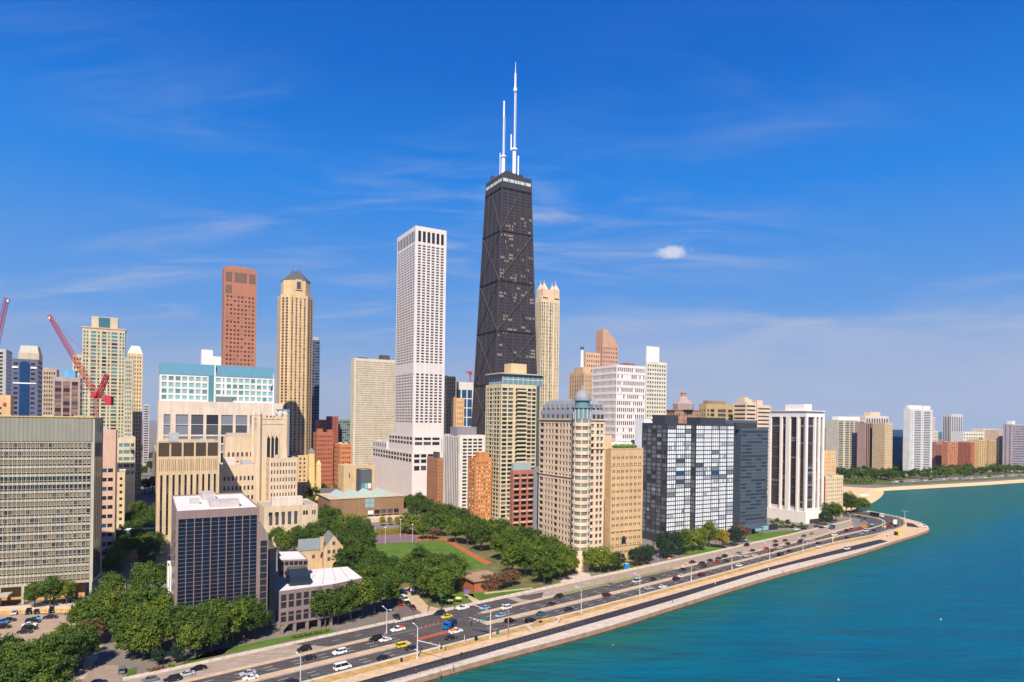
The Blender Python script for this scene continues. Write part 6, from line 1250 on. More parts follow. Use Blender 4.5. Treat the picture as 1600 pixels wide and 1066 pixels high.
# bridge over the side street
bd = SUP + WEST * 120; rt = empty('skybridge', (*bd, 0), 'green glass skybridge over the side street', 'footbridge'); q = MB(); e_ = dirv(60); w_ = dirv(-30)
q.prism([bd - e_ * 14, bd + e_ * 13, bd + e_ * 13 + w_ * 4, bd - e_ * 14 + w_ * 4], 6.2, 6.8, bottom=True); q.prism([bd - e_ * 14 - w_ * .2, bd + e_ * 13 - w_ * .2, bd + e_ * 13 + w_ * 4.2, bd - e_ * 14 + w_ * 4.2], 10.2, 10.8, bottom=True); q.build('deck', wallm('white_paint', (.8, .8, .78)), rt)
q = MB(); q.prism([bd - e_ * 14 + w_ * .1, bd + e_ * 13 + w_ * .1, bd + e_ * 13 + w_ * 3.9, bd - e_ * 14 + w_ * 3.9], 6.8, 10.2); q.build('glazing', mat('green_bridge_glass', (.07, .22, .17), .15, 0), rt)
# ------------------------------------------------------------------ cranes
RED = wallm('crane_red', (.46, .035, .05), .03)
def truss(q, a, b, w0, w1, n, r=.22):
    a, b = Vector(a), Vector(b); d = (b - a).normalized(); x = d.cross(Vector((0, 1, 0))).normalized(); y = d.cross(x)
    rings = []
    for i in range(n + 1):
        t_ = i / n; c = a.lerp(b, t_); w = (w0 + (w1 - w0) * t_) / 2; rings.append([c + x * w + y * w, c - x * w + y * w, c - x * w - y * w, c + x * w - y * w])
    for k in range(4): q.tube(rings[0][k], rings[-1][k], r, n=4)
    for i in range(n):
        for k in range(4):
            q.tube(rings[i][k], rings[i + 1][(k + 1) % 4], r * .6, n=3); q.tube(rings[i][k], rings[i][(k + 1) % 4], r * .6, n=3)
def at(px, py, Y): return Vector((slope(px, py) * Y, Y, Zat(px, py, Y)))
def crane(label, Y, base, pivot, tip, back, cw):
    p0 = at(*pivot, Y); rt = empty('tower_crane', (p0.x, p0.y, 0), label, 'crane'); s = Y / 1000
    q = MB(); truss(q, (p0.x, p0.y, 0), (p0.x, p0.y, p0.z), 2.4, 2.4, 24, .17); q.build('mast', RED, rt)
    q = MB(); q.box((p0.x, p0.y, p0.z), (5, 3, 3)); q.box((p0.x + 1, p0.y - 2, p0.z + 1), (2.2, 2, 2.4)); q.build('slewing_cab', RED, rt)
    q = MB(); truss(q, p0 + Vector((0, 0, 1)), at(*tip, Y - 3), 3.0, 1.8, 26, .17); bo = q.build('boom', RED, rt)
    if back:
        q = MB(); truss(q, p0 + Vector((2, 0, 1)), at(*back, Y), 2.6, 2.0, 8, .3); q.build('back_mast', RED, rt)
        c_ = at(*cw, Y); q = MB(); truss(q, p0 + Vector((0, 0, .5)), c_, 2.4, 2.4, 6, .25); q.box((c_.x, c_.y, c_.z - 2), (4, 3, 6)); q.build('counter_jib', RED, rt)
        q = MB(); q.tube(at(*back, Y), at(tip[0] + 3, tip[1] + 5, Y - 3), .12, n=4); q.tube(at(*back, Y), c_, .12, n=4); q.build('stay', RED, rt)
    t_ = at(*tip, Y - 3); q = MB(); q.box((t_.x + .8, t_.y, t_.z - 2.2), (1.5, 1.5, 1.5)); q.build('boom_head', wallm('white_paint', (.8, .8, .78)), bo)
crane('red luffing tower crane with its long boom raised to the left, before the teal-striped tower', 430, (150, 650), (150, 619), (76, 492), (167.5, 585), (171, 622))
crane('red crane boom leaning in at the left edge of the view', 430, (-40, 650), (-28, 640), (11, 465), None, None)
p0 = at(735, 583, 900); rt = empty('tower_crane', (p0.x, p0.y, 0), 'small far red crane just left of the black braced tower', 'crane'); q = MB(); truss(q, (p0.x, p0.y, 0), p0, 2, 2, 10, .3); q.build('mast', RED, rt); q = MB(); q.box((p0.x, p0.y, p0.z), (5, 3, 5)); truss(q, p0, at(728, 581, 900), 2, 1.5, 3, .35); q.build('boom', RED, rt)
# ------------------------------------------------------------------ trees
def leafm(name, c1, c2):
    mt = bpy.data.materials.new(name); mt.use_nodes = True; t = mt.node_tree; b = t.nodes['Principled BSDF']
    b.inputs['Roughness'].default_value = .65; b.inputs['Specular IOR Level'].default_value = .25
    tc = N(t, 'ShaderNodeTexCoord'); nz = N(t, 'ShaderNodeTexNoise', inp={'Scale': 0.45, 'Detail': 3.0}); t.links.new(tc.outputs['Object'], nz.inputs['Vector'])
    oi = N(t, 'ShaderNodeObjectInfo'); f = M(t, 'ADD', M(t, 'MULTIPLY_ADD', nz.outputs['Fac'], 1.6, -.65), M(t, 'MULTIPLY_ADD', oi.outputs['Random'], .7, -.2), clamp=True)
    mx = N(t, 'ShaderNodeMix', data_type='RGBA', inp={'A': (*c1, 1), 'B': (*c2, 1)}); t.links.new(f, mx.inputs['Factor']); t.links.new(mx.outputs['Result'], b.inputs['Base Color'])
    return mt
LEAF = {'dark': leafm('leaf_dark_green', (.030, .066, .007), (.085, .130, .012)), 'mid': leafm('leaf_green', (.050, .096, .008), (.135, .170, .014)),
        'light': leafm('leaf_yellow_green', (.090, .140, .012), (.19, .22, .020)), 'gold': leafm('leaf_gold', (.26, .20, .018), (.36, .25, .02)),
        'rust': leafm('leaf_rust', (.12, .06, .03), (.17, .10, .045)), 'pine': leafm('leaf_blue_green', (.014, .036, .018), (.03, .055, .025))}
BARK = mat('bark', (.10, .075, .055), .95, .2, 1.5)
def crown_mesh(name, seed, R, Hc, leaves, size, lm, shape='round'):
    """Leaf-sized faces scattered through a crown of many clumps, centred on the origin of the crown's base."""
    rnd = random.Random(seed); b = MB(); clumps = []; ax = rnd.uniform(.86, 1.16)
    nc = 48 if leaves > 1200 else 20
    while len(clumps) < nc:
        x, y, z = (rnd.uniform(-1, 1) for _ in range(3))
        r = math.sqrt(x * x + y * y + z * z)
        if r > 1.08 or r < .45: continue
        if shape == 'cone' and math.hypot(x, y) > .55 - .45 * z: continue
        if z < -.55: continue
        clumps.append((x * .80 * ax, y * .80 / ax, z * .80, rnd.uniform(.13, .34)))
    per = leaves // nc
    for cx, cy, cz, rr in clumps:
        for _ in range(per):
            u = rnd.uniform(-.65, 1); th = rnd.uniform(0, 2 * math.pi); s_ = math.sqrt(1 - u * u); rad = rr * rnd.uniform(.6, 1.22)
            n = Vector((s_ * math.cos(th), s_ * math.sin(th), u)); p = Vector((cx, cy, cz)) + n * rad
            if p.length > 1.28: continue
            p = Vector((p.x * R, p.y * R, (p.z + .62) * Hc / 1.62))
            n = (n + Vector((rnd.uniform(-.8, .8), rnd.uniform(-.8, .8), rnd.uniform(-.3, .9)))).normalized(); t1 = n.orthogonal().normalized(); t2 = n.cross(t1); a = rnd.uniform(0, 6.28)
            e1 = (t1 * math.cos(a) + t2 * math.sin(a)) * size * rnd.uniform(.6, 1.25); e2 = n.cross(e1).normalized() * size * rnd.uniform(.35, .8)
            b.face([p - e1, p + e2 * .8, p + e1, p - e2])
    return b.mesh(name, [lm])
def trunk_mesh(name, seed, h, R, Hc):
    rnd = random.Random(seed); b = MB(); b.tube((0, 0, -.3), (rnd.uniform(-.1, .1), rnd.uniform(-.1, .1), h), .30, .20, 7)
    for k in range(6):
        a = k * 1.05 + rnd.uniform(-.3, .3); r_ = R * rnd.uniform(.45, .75); b.tube((0, 0, h * rnd.uniform(.75, 1.0)), (r_ * math.cos(a), r_ * math.sin(a), h + Hc * rnd.uniform(.3, .65)), .15, .04, 5)
    b.tube((0, 0, h), (.2, .1, h + Hc * .7), .19, .05, 6); return b.mesh(name, [BARK])
PROTO = {}
def protos(kind, n, R, Hc, h, leaves, size, shape='round', far=False):
    for k in range(n):
        key = (kind, far); sd = (len(PROTO) + 1) * 37 + k * 101
        PROTO.setdefault(key, []).append((crown_mesh('crown_' + kind, sd + k, R, Hc, leaves, size, LEAF[kind], shape), trunk_mesh('trunk', sd + k + 5, h, R, Hc), h, R, Hc))
protos('dark', 5, 5.2, 8.6, 3.6, 5000, .34); protos('mid', 5, 5.2, 8.8, 3.6, 5000, .34); protos('light', 3, 4.6, 8.8, 2.8, 3400, .34); protos('gold', 1, 4.2, 8.5, 2.6, 3000, .34)
protos('rust', 2, 3.4, 4.6, 2.0, 1500, .30); protos('pine', 2, 4.6, 8.5, 2.4, 3400, .34)
protos('dark', 2, 5.6, 9.0, 2.4, 900, .62, far=True); protos('mid', 2, 5.6, 9.0, 2.4, 900, .62, far=True); protos('light', 1, 5.2, 7.5, 2.0, 520, .8, far=True)
trnd = random.Random(11); TREES = [0]
def tree(p, kind, label, group, s=1.0, far=False, wide=1.0, z=0.0):
    s *= 1.12 if far else 1.2 if s > .65 else 1.1
    cm, tm, h, R, Hc = trnd.choice(PROTO[(kind, far)]); r = bpy.data.objects.new('tree', None); COL.objects.link(r)
    r.location = (p[0], p[1], z); r.rotation_euler = (0, 0, trnd.uniform(0, 6.28)); r.scale = (s * wide, s * wide, s); r.empty_display_size = 1
    tag(r, label, 'tree', group); c = bpy.data.objects.new('crown', cm); COL.objects.link(c); c.parent = r; c.location = (0, 0, h); t_ = bpy.data.objects.new('trunk', tm); COL.objects.link(t_); t_.parent = r; TREES[0] += 1
    return r
# picture position of each trunk foot, kind and size, clump by clump
def clump(label, group, pts, far=False, wide=1.0):
    for (x, y, kd, s) in pts: tree(G2(x, y), kd, label, group, s, far, wide)
clump('leafy green tree in the dense clump at the bottom left corner', 'trees in the bottom left corner', [(-40, 1078, 'mid', 1.0), (-5, 1066, 'dark', .95), (30, 1088, 'mid', 1.05), (62, 1066, 'mid', .95), (98, 1060, 'dark', 1.0), (40, 1112, 'mid', 1.05), (85, 1102, 'dark', 1.0), (110, 1036, 'mid', .9), (5, 1132, 'dark', 1.1), (128, 1044, 'mid', .9), (-30, 1112, 'mid', 1.05), (66, 1136, 'mid', .9), (86, 1048, 'mid', .85), (20, 1056, 'dark', .8)])
clump('green tree overhanging the left side of the street beside the grey slab', 'trees left of the side street', [(150, 1002, 'mid', 1.0), (165, 985, 'mid', 1.0), (172, 962, 'mid', .95), (158, 975, 'dark', 1.0), (178, 942, 'mid', .9), (140, 1010, 'rust', 1.2), (132, 996, 'mid', .95)])
clump('green tree between the side street and the dark glass tower', 'trees right of the side street', [(232, 950, 'dark', 1.15), (248, 935, 'dark', 1.1), (226, 935, 'mid', 1.1), (238, 985, 'mid', 1.15), (212, 985, 'mid', 1.1), (222, 1008, 'mid', 1.05), (252, 990, 'mid', 1.0), (202, 1010, 'mid', 1.0), (205, 1032, 'mid', .95), (222, 1033, 'mid', .9)])
clump('green tree in the long clump in front of the dark glass tower', 'trees before the dark glass tower', [(250, 1022, 'dark', 1.05), (272, 1012, 'dark', 1.05), (296, 1018, 'dark', 1.1), (318, 1008, 'mid', 1.1), (330, 1020, 'dark', 1.0), (346, 1002, 'dark', 1.1), (364, 1008, 'mid', 1.1), (384, 996, 'dark', 1.05), (398, 998, 'dark', .9), (276, 1036, 'pine', .55), (248, 1040, 'pine', .5), (305, 1028, 'mid', .9)])
clump('green tree in the dense clump right of the white roofed annex', 'trees between the annex and the crossing', [(508, 980, 'dark', 1.05), (528, 976, 'dark', 1.1), (548, 970, 'dark', 1.1), (566, 966, 'mid', 1.1), (585, 960, 'dark', 1.1), (603, 952, 'mid', 1.05), (545, 950, 'mid', 1.0), (568, 940, 'dark', 1.1), (592, 935, 'dark', 1.1), (612, 935, 'mid', 1.0), (578, 918, 'dark', 1.1), (602, 912, 'dark', 1.05)])
clump('broad green tree on the corner lawn beside the crossing', 'trees on the park corner', [(652, 930, 'dark', 1.1), (676, 938, 'mid', 1.1), (700, 930, 'mid', 1.15), (690, 946, 'mid', 1.0), (715, 918, 'mid', 1.0), (658, 908, 'dark', 1.2), (636, 912, 'mid', 1.0), (706, 912, 'dark', 1.05), (680, 916, 'dark', 1.1)])
clump('green tree in the line between the stone house and the sports field', 'trees left of the sports field', [(540, 906, 'dark', 1.1), (562, 898, 'dark', 1.1), (585, 902, 'dark', 1.0), (548, 884, 'dark', 1.1), (570, 872, 'dark', 1.15), (540, 866, 'dark', 1.0), (560, 858, 'dark', 1.1), (530, 850, 'mid', 1.1), (552, 846, 'dark', 1.0), (512, 848, 'dark', 1.1), (500, 862, 'mid', 1.0), (572, 850, 'dark', .9)])
clump('bright yellow-green tree in front of the brown gallery', 'bright trees before the gallery', [(540, 838, 'light', 1.15), (556, 840, 'light', 1.15), (568, 836, 'light', 1.0), (634, 834, 'light', 1.1), (646, 836, 'light', 1.05), (660, 830, 'light', .95)])
clump('small yellow tree on the gallery terrace', 'yellow trees on the gallery terrace', [(597, 822, 'gold', .6), (609, 821, 'gold', .55), (620, 820, 'gold', .5), (668, 812, 'gold', .8)])
clump('dark green tree in the mass behind the sports field', 'trees behind the sports field', [(650, 814, 'dark', 1.2), (668, 818, 'dark', 1.3), (684, 822, 'dark', 1.3), (700, 826, 'dark', 1.3), (672, 835, 'dark', 1.1), (690, 838, 'mid', 1.1), (706, 838, 'mid', 1.1), (720, 836, 'dark', 1.2), (640, 806, 'dark', 1.2), (655, 800, 'dark', 1.2), (712, 848, 'mid', 1.1), (730, 852, 'mid', 1.2), (745, 846, 'dark', 1.2), (662, 843, 'mid', .8), (676, 843, 'rust', 1.1), (722, 828, 'dark', 1.1)])
clump('green tree in the belt between the running track and the cream towers', 'trees right of the sports field', [(752, 862, 'dark', 1.2), (770, 860, 'mid', 1.2), (788, 860, 'dark', 1.2), (804, 866, 'mid', 1.2), (822, 868, 'dark', 1.2), (785, 876, 'mid', 1.15), (806, 882, 'dark', 1.2), (828, 884, 'mid', 1.2), (848, 882, 'dark', 1.2), (866, 886, 'mid', 1.15), (800, 900, 'mid', 1.1), (820, 902, 'dark', 1.15), (842, 902, 'mid', 1.2), (862, 902, 'dark', 1.2), (882, 898, 'mid', 1.15), (850, 914, 'dark', 1.0), (875, 908, 'mid', 1.0), (893, 900, 'mid', .8), (840, 868, 'dark', 1.1), (858, 866, 'dark', 1.0), (766, 848, 'dark', 1.1), (784, 846, 'dark', 1.1)])
clump('small rust coloured tree beside the brick pavilion', 'rust coloured trees by the pavilion', [(762, 924, 'rust', 1.0), (778, 922, 'rust', 1.05), (790, 918, 'rust', 1.05), (802, 914, 'rust', 1.0)])
clump('bright green tree at the foot of the domed tower', 'bright trees by the domed tower', [(925, 895, 'light', 1.0), (938, 895, 'light', 1.05), (950, 892, 'light', .95)])
clump('dark green tree in front of the tan brick block', 'dark trees by the tan brick block', [(966, 890, 'pine', .8), (993, 884, 'pine', .8), (1006, 882, 'pine', .85), (1014, 878, 'pine', .8), (958, 893, 'dark', .7)])
clump('dark blue-green tree before the left black steel tower', 'dark trees by the steel towers', [(1036, 868, 'pine', 1.15), (1052, 868, 'pine', 1.15), (1066, 866, 'dark', 1.1), (1044, 874, 'pine', .9), (1147, 854, 'pine', 1.05)])
clump('yellow-green tree on the lawn before the right black steel tower', 'bright trees by the steel towers', [(1080, 862, 'light', 1.05), (1092, 860, 'light', 1.05), (1108, 855, 'mid', 1.15)])
clump('golden tree on the lawn before the right black steel tower', None, [(1129, 857, 'gold', .95)])
clump('thin brownish tree by the corner of the dark blue-black tower', None, [(1157, 848, 'rust', 1.6)])
clump('dark green tree beside the cream apartment house', 'trees by the cream apartment house', [(1299, 818, 'dark', 1.25), (1306, 815, 'dark', 1.0), (1290, 821, 'pine', .9)])
clump('green tree on the bend of the road before the beach', 'trees at the bend of the road', [(1322, 804, 'dark', 1.4), (1330, 802, 'dark', 1.1), (1339, 801, 'mid', .9), (1347, 800, 'mid', .9), (1353, 799, 'mid', .75)])
clump('low shrub in the planting at the foot of the white columned tower', 'shrubs by the white columned tower', [(1206, 822, 'dark', .35), (1214, 820, 'mid', .4), (1222, 822, 'light', .35), (1231, 822, 'dark', .4), (1240, 826, 'mid', .3), (1252, 823, 'light', .3)])
clump('young street tree on the pavement before the long grey slab', 'young trees before the grey slab', [(54, 950, 'mid', .72), (78, 948, 'mid', .85), (104, 945, 'mid', .7)])
clump('tree in the dark side street canyon', 'trees in the side street', [(226, 770, 'mid', 1.1), (238, 768, 'mid', 1.1), (222, 745, 'dark', 1.1), (236, 738, 'dark', 1.1), (228, 722, 'dark', 1.2), (207, 830, 'dark', 1.0), (200, 850, 'dark', .95), (214, 812, 'mid', 1.0), (240, 830, 'dark', 1.0), (243, 810, 'mid', .9), (236, 850, 'dark', 1.0), (196, 870, 'dark', .9), (240, 720, 'dark', 1.1), (222, 708, 'dark', 1.2), (180, 892, 'dark', 1.0), (176, 908, 'dark', 1.0), (190, 880, 'dark', 1.0), (218, 862, 'dark', 1.0), (226, 876, 'dark', 1.05), (234, 892, 'dark', 1.05), (212, 846, 'dark', 1.0), (242, 870, 'dark', 1.0), (222, 828, 'mid', 1.0), (186, 864, 'dark', 1.0)])
clump('dark green tree behind the gallery roof', 'trees behind the gallery', [(505, 778, 'dark', 1.2), (520, 780, 'dark', 1.1), (490, 785, 'dark', 1.2), (545, 780, 'dark', 1.0), (560, 782, 'dark', 1.0), (578, 783, 'dark', 1.0), (595, 784, 'dark', .9), (505, 764, 'dark', 1.2), (520, 760, 'dark', 1.2), (535, 765, 'dark', 1.0), (482, 800, 'dark', 1.1), (470, 810, 'dark', 1.0)], far=True)
clump('green tree below the low arched stone wing', 'trees below the stone wing', [(432, 862, 'mid', 1.0), (446, 868, 'mid', 1.0), (460, 868, 'dark', 1.0), (480, 862, 'dark', 1.1), (495, 852, 'dark', 1.1), (462, 855, 'mid', .9), (520, 832, 'dark', 1.2), (508, 828, 'dark', 1.1), (515, 815, 'dark', 1.0)])
# far shore, one by one
far = []
for i in range(34):
    x = 1312 + i * 9.2 + trnd.uniform(-2.5, 2.5); yb = 757 - (x - 1312) * .052 + trnd.uniform(-3, 1.5)
    if 1310 < x < 1368: continue
    far.append((x, yb - 2, trnd.choice(['dark', 'dark', 'mid']), trnd.uniform(.85, 1.3)))
for i in range(17): x = 1400 + i * 12.3; far.append((x + trnd.uniform(-4, 4), 750 - (x - 1312) * .046 + trnd.uniform(-2, 2), trnd.choice(['dark', 'mid', 'dark']), trnd.uniform(.8, 1.3)))
for k in range(13): far.append((1314 + k * 6.8, 750 + (k % 3) * 1.6 - 2, 'dark', 1.1 + .25 * (k % 2)))
for i in range(24): x = 1312 + i * 12.5; far.append((x + trnd.uniform(-3, 3), 746 - (x - 1312) * .042 + trnd.uniform(-2, 1), 'dark', trnd.uniform(1.0, 1.4)))
clump('dark green tree in the line along the far shore below the apartment blocks', 'trees along the far shore', far, far=True, wide=1.15)
clump('bright green tree in the row behind the sandy beach', 'bright trees behind the beach', [(1316 + k * 6.6, 756.5, 'light', .75) for k in range(8)], far=True, wide=1.1)
# clipped strip of shrubs and hedges: one mass each
def hedge(label, a, b, w, h, kind):
    bm2 = MB(); rnd = random.Random(len(label)); L = (b - a).length; d = (b - a).normalized(); nn = Vector((-d.y, d.x))
    for _ in range(int(L * w * 14)):
        p = a + d * rnd.uniform(0, L) + nn * rnd.uniform(-w / 2, w / 2); z = rnd.uniform(.1, h); n = Vector((rnd.uniform(-1, 1), rnd.uniform(-1, 1), rnd.uniform(.1, 1))).normalized(); t1 = n.orthogonal().normalized() * .28; t2 = n.cross(t1)
        c = Vector((p.x, p.y, z)); bm2.face([c - t1, c + t2, c + t1, c - t2])
    o = bm2.build('hedge', LEAF[kind]); c_ = a.lerp(b, .5)
    return tag(o, label, 'hedge')
hedge('low green hedge along the lawn edge below the annex stilts', SN(-150, 63), SN(-136, 62.2), 1.2, 1.0, 'mid')
hedge('dark clipped hedge by the pavilion path', G2(730, 921), G2(742, 920), 1.6, 1.6, 'dark')
hedge('dark red bedding hedge by the bottom pavement', G2(231, 1050), G2(258, 1044), 2.4, .8, 'rust')
hedge('bright green round hedge beside the dark red bedding', G2(262, 1044), G2(272, 1041), 2.2, 1.3, 'light')
hedge('long olive hedge before the gallery terrace', G2(585, 834), G2(640, 831), 3.0, 3.2, 'gold')
hedge('dark planting at the foot of the white columned tower', G2(1204, 825), G2(1262, 824), 3.0, 1.4, 'dark')
# ------------------------------------------------------------------ vehicles
PAINT = mat('car_paint', (.5, .5, .5), .25, .02, 1.0, spec=.5, objcol=True)
CGL = mat('car_glass', (.012, .014, .018), .08, 0, spec=.5); TYRE = mat('tyre_rubber', (.02, .02, .02), .8, 0); RIM = mat('wheel_rim', (.45, .45, .47), .4, 0, metal=.6)
LAMP = mat('headlamp_glass', (.75, .75, .72), .15, 0); TAIL = mat('tail_lamp_red', (.30, .012, .01), .3, 0)
def shell(b, L, W, prof, mi=0, top_in=.08):
    """Lower body: side profile (y, z), widened at mid height."""
    n = len(prof); xs = [(-W / 2 + top_in, .0), (-W / 2, 1.0), (W / 2, 1.0), (W / 2 - top_in, .0)]
    k = len(b.v); c = (min(z for y, z in prof) + max(z for y, z in prof)) / 2
    for s in (-1, 1):
        for y, z in prof: b.v.append((s * (W / 2 - (top_in if z > c else 0.03)), y, z))
    for i in range(n):
        j = (i + 1) % n; b.f.append((k + i, k + j, k + n + j, k + n + i)); b.m.append(mi)
    b.f.append(tuple(range(k, k + n))); b.m.append(mi); b.f.append(tuple(range(k + 2 * n - 1, k + n - 1, -1))); b.m.append(mi)
def cabin(b, y0, y1, z0, t0, t1, z1, w0, w1, gi, pi):
    A = [(-w0 / 2, y0, z0), (w0 / 2, y0, z0), (w0 / 2, y1, z0), (-w0 / 2, y1, z0)]; B = [(-w1 / 2, t0, z1), (w1 / 2, t0, z1), (w1 / 2, t1, z1), (-w1 / 2, t1, z1)]
    for i in range(4):
        j = (i + 1) % 4; b.face([A[i], A[j], B[j], B[i]], gi)
    return B
SPEC = {  # length, width, height, belt, cabin rear/front foot, roof rear/front
    'sedan': (4.7, 1.85, 1.45, .95, -1.75, 1.05, -.95, .25), 'suv': (4.8, 1.95, 1.78, 1.08, -2.3, 1.15, -2.05, .45), 'coupe': (4.5, 1.85, 1.30, .88, -1.55, .85, -.8, .1),
    'van': (5.6, 2.05, 2.15, 1.15, -2.72, 2.0, -2.6, 1.35), 'pickup': (5.6, 2.0, 1.85, 1.05, -.55, 1.25, -.4, .55), 'hatchback': (4.3, 1.8, 1.52, .97, -2.0, 1.0, -1.6, .3)}
def car_parts(ty):
    L, W, H, belt, c0, c1, r0, r1 = SPEC[ty]; body, glass = MB(), MB()
    shell(body, L, W, [(-L / 2, .38), (-L / 2 - .03, .70), (-L / 2 + .08, belt - .04), (c0, belt), (c1, belt), (L / 2 - .25, belt - .16), (L / 2, belt - .34), (L / 2 + .02, .40), (L / 2 - .2, .24), (-L / 2 + .2, .24)])
    B = cabin(glass, c0, c1, belt - .01, r0, r1, H - .06, W * .90, W * .74, 0, 0)
    body.prism([(B[0][0] - .02, r0 - .04), (B[1][0] + .02, r0 - .04), (B[1][0] + .02, r1 + .04), (B[0][0] - .02, r1 + .04)], H - .065, H)
    for s in (-1, 1):                                                     # door pillars
        for t_ in (.42,):
            y_ = (c0 + (c1 - c0) * t_); yt = (r0 + (r1 - r0) * t_); body.tube((s * W * .452, y_, belt), (s * W * .372, yt, H - .05), .05, n=4)
        body.tube((s * W * .452, c0, belt), (s * W * .372, r0, H - .05), .05, n=4); body.tube((s * W * .452, c1, belt), (s * W * .372, r1, H - .05), .05, n=4)
    if ty == 'pickup':
        body.box((0, -1.7, 1.10), (W - .12, .06, .1)); body.box((W / 2 - .12, -1.65, 1.12), (.1, 2.1, .14)); body.box((-W / 2 + .12, -1.65, 1.12), (.1, 2.1, .14))
    return body, glass, L, W
def wheel_mb(x, y, r=.33):
    b = MB(); s = 1 if x > 0 else -1; b.tube((x - s * .12, y, r), (x + s * .10, y, r), r, r, 12, 0); b.tube((x + s * .10, y, r), (x + s * .112, y, r), r * .62, r * .58, 10, 1); return b
CARM = {}
def car_meshes(ty):
    if ty in CARM: return CARM[ty]
    body, glass, L, W = car_parts(ty); d = {}
    d['body'] = body.mesh('body', [PAINT]); d['window'] = glass.mesh('window', [CGL])
    d['wheel'] = [wheel_mb(sx * (W / 2 - .10), sy).mesh('wheel', [TYRE, RIM]) for sx in (-1, 1) for sy in (-L * .30, L * .31)]
    def lampm(y, mtl, z):
        out = []
        for s in (-1, 1): q = MB(); q.box((s * (W / 2 - .28), y, z), (.34, .06, .16)); out.append(q.mesh('lamp', [mtl]))
        return out
    belt = SPEC[ty][3]
    d['headlight'] = lampm(L / 2 + .0, LAMP, belt - .36); d['tail_light'] = lampm(-L / 2 - .02, TAIL, belt - .2)
    one = MB()
    for src, mi in ((body, 0), (glass, 1)):
        k = len(one.v); one.v += src.v; one.f += [tuple(i + k for i in f) for f in src.f]; one.m += [mi] * len(src.f)
    for sx in (-1, 1):
        for sy in (-L * .30, L * .31): one.tube((sx * (W / 2 - .22), sy, .33), (sx * (W / 2 + .01), sy, .33), .33, .33, 8, 2)
    for s in (-1, 1): one.box((s * (W / 2 - .28), L / 2, belt - .36), (.34, .06, .16), mi=3)
    d['one'] = one.mesh('car', [PAINT, CGL, TYRE, LAMP]); CARM[ty] = d; return d
def nearest_dir(p, line):
    i = min(range(1, len(line) - 1), key=lambda k: (line[k] - p).length_squared); return (line[i + 1] - line[i - 1]).normalized()
COLS = {'black': (.010, .010, .012), 'dark': (.022, .022, .028), 'dark blue': (.014, .022, .055), 'white': (.74, .74, .73), 'silver': (.42, .44, .47), 'grey': (.16, .17, .18), 'red': (.42, .012, .025), 'maroon': (.085, .012, .016),
        'yellow': (.66, .50, .02), 'blue': (.03, .16, .38), 'light blue': (.22, .36, .52), 'teal': (.03, .12, .16), 'magenta': (.33, .015, .085), 'orange': (.62, .16, .02), 'dark green': (.012, .028, .022)}
CARS = []
def add_car(px, py, ty, col, lane, label=None, near=None):
    p = G2(px, py, .7); lane_ = {'s': Fl, 'n': El, 'i': Il}.get(lane)
    if lane == 's': d = -nearest_dir(p, Fl)
    elif lane == 'n': d = nearest_dir(p, El)
    elif lane == 'i': d = -nearest_dir(p, Il)
    elif isinstance(lane, tuple): d = dirv(lane[1]); lane = lane[0]
    CARS.append([p, ty, col, lane, d, label, (p.length < 330) if near is None else near])
LANE = {'s': 'southbound lanes', 'n': 'northbound lanes', 'i': 'inner drive', 'p': 'car park by the grey slab', 't': 'side street', 'c': 'street at the crossing', 'd': 'pale forecourt'}
C = add_car
# southbound, from the near end
C(387, 1051, 'sedan', 'silver', 's', 'silver sedan beside the white sports car in the southbound lanes'); C(391.5, 1058, 'coupe', 'white', 's', 'low white sports car beside the silver sedan, southbound')
C(482, 1027.6, 'sedan', 'dark', 's', 'dark sedan in the southbound lanes just below the black car on the inner drive'); C(530.5, 1018.6, 'suv', 'white', 's', 'white sport utility car southbound, directly above the white van'); C(587, 998, 'suv', 'black', 's', 'large black car next to the white coupe before the crossing'); C(601.7, 999, 'coupe', 'white', 's', 'white coupe next to the large black car before the crossing')
C(621.5, 983, 'pickup', 'white', 's', 'white pickup truck with a red load in its bed'); C(782, 961.3, 'sedan', 'light blue', 's', 'light blue sedan in the southbound lanes beyond the crossing'); C(861, 943.8, 'sedan', 'dark', 's'); C(872.5, 932, 'suv', 'dark', 's')
for x, y, ty, c in ((954.4, 913.8, 'sedan', 'grey'), (975.6, 913.8, 'sedan', 'grey'), (995, 908, 'van', 'silver'), (1019.4, 904.4, 'sedan', 'dark blue'), (1066, 889.8, 'sedan', 'dark blue'), (1096, 880.8, 'suv', 'maroon'), (1099.4, 884.5, 'sedan', 'dark'), (1109, 875.7, 'sedan', 'dark'), (1119, 877.4, 'sedan', 'red'),
    (1122, 872.6, 'sedan', 'dark'), (1131.5, 869.5, 'suv', 'black'), (1134.3, 876.3, 'sedan', 'dark green'), (1154, 864.2, 'sedan', 'grey'), (1157.3, 867.8, 'sedan', 'silver'), (1167.5, 868.2, 'sedan', 'silver'), (1178.7, 867.0, 'sedan', 'silver'), (1175.4, 860.2, 'sedan', 'maroon'), (1197, 857, 'sedan', 'red'), (1204, 861.2, 'sedan', 'dark'),
    (1211.4, 852.3, 'suv', 'black'), (1218.7, 855.6, 'sedan', 'silver'), (1230.6, 849.2, 'sedan', 'dark'), (1250, 846.2, 'suv', 'dark blue'), (1253, 843.4, 'sedan', 'grey'), (1263.7, 847.2, 'sedan', 'silver'), (1269.4, 843.4, 'sedan', 'silver'), (1303.7, 835.6, 'van', 'white'), (1322, 829.2, 'suv', 'black'), (1329, 827.4, 'suv', 'red'), (1343.3, 826.4, 'suv', 'red'), (1361.3, 822.4, 'sedan', 'dark'), (1363, 819.2, 'sedan', 'silver'), (1351.8, 810.4, 'sedan', 'dark green'), (1343.5, 807, 'sedan', 'dark'), (1373, 817.2, 'sedan', 'grey')): C(x, y, ty, c, 's')
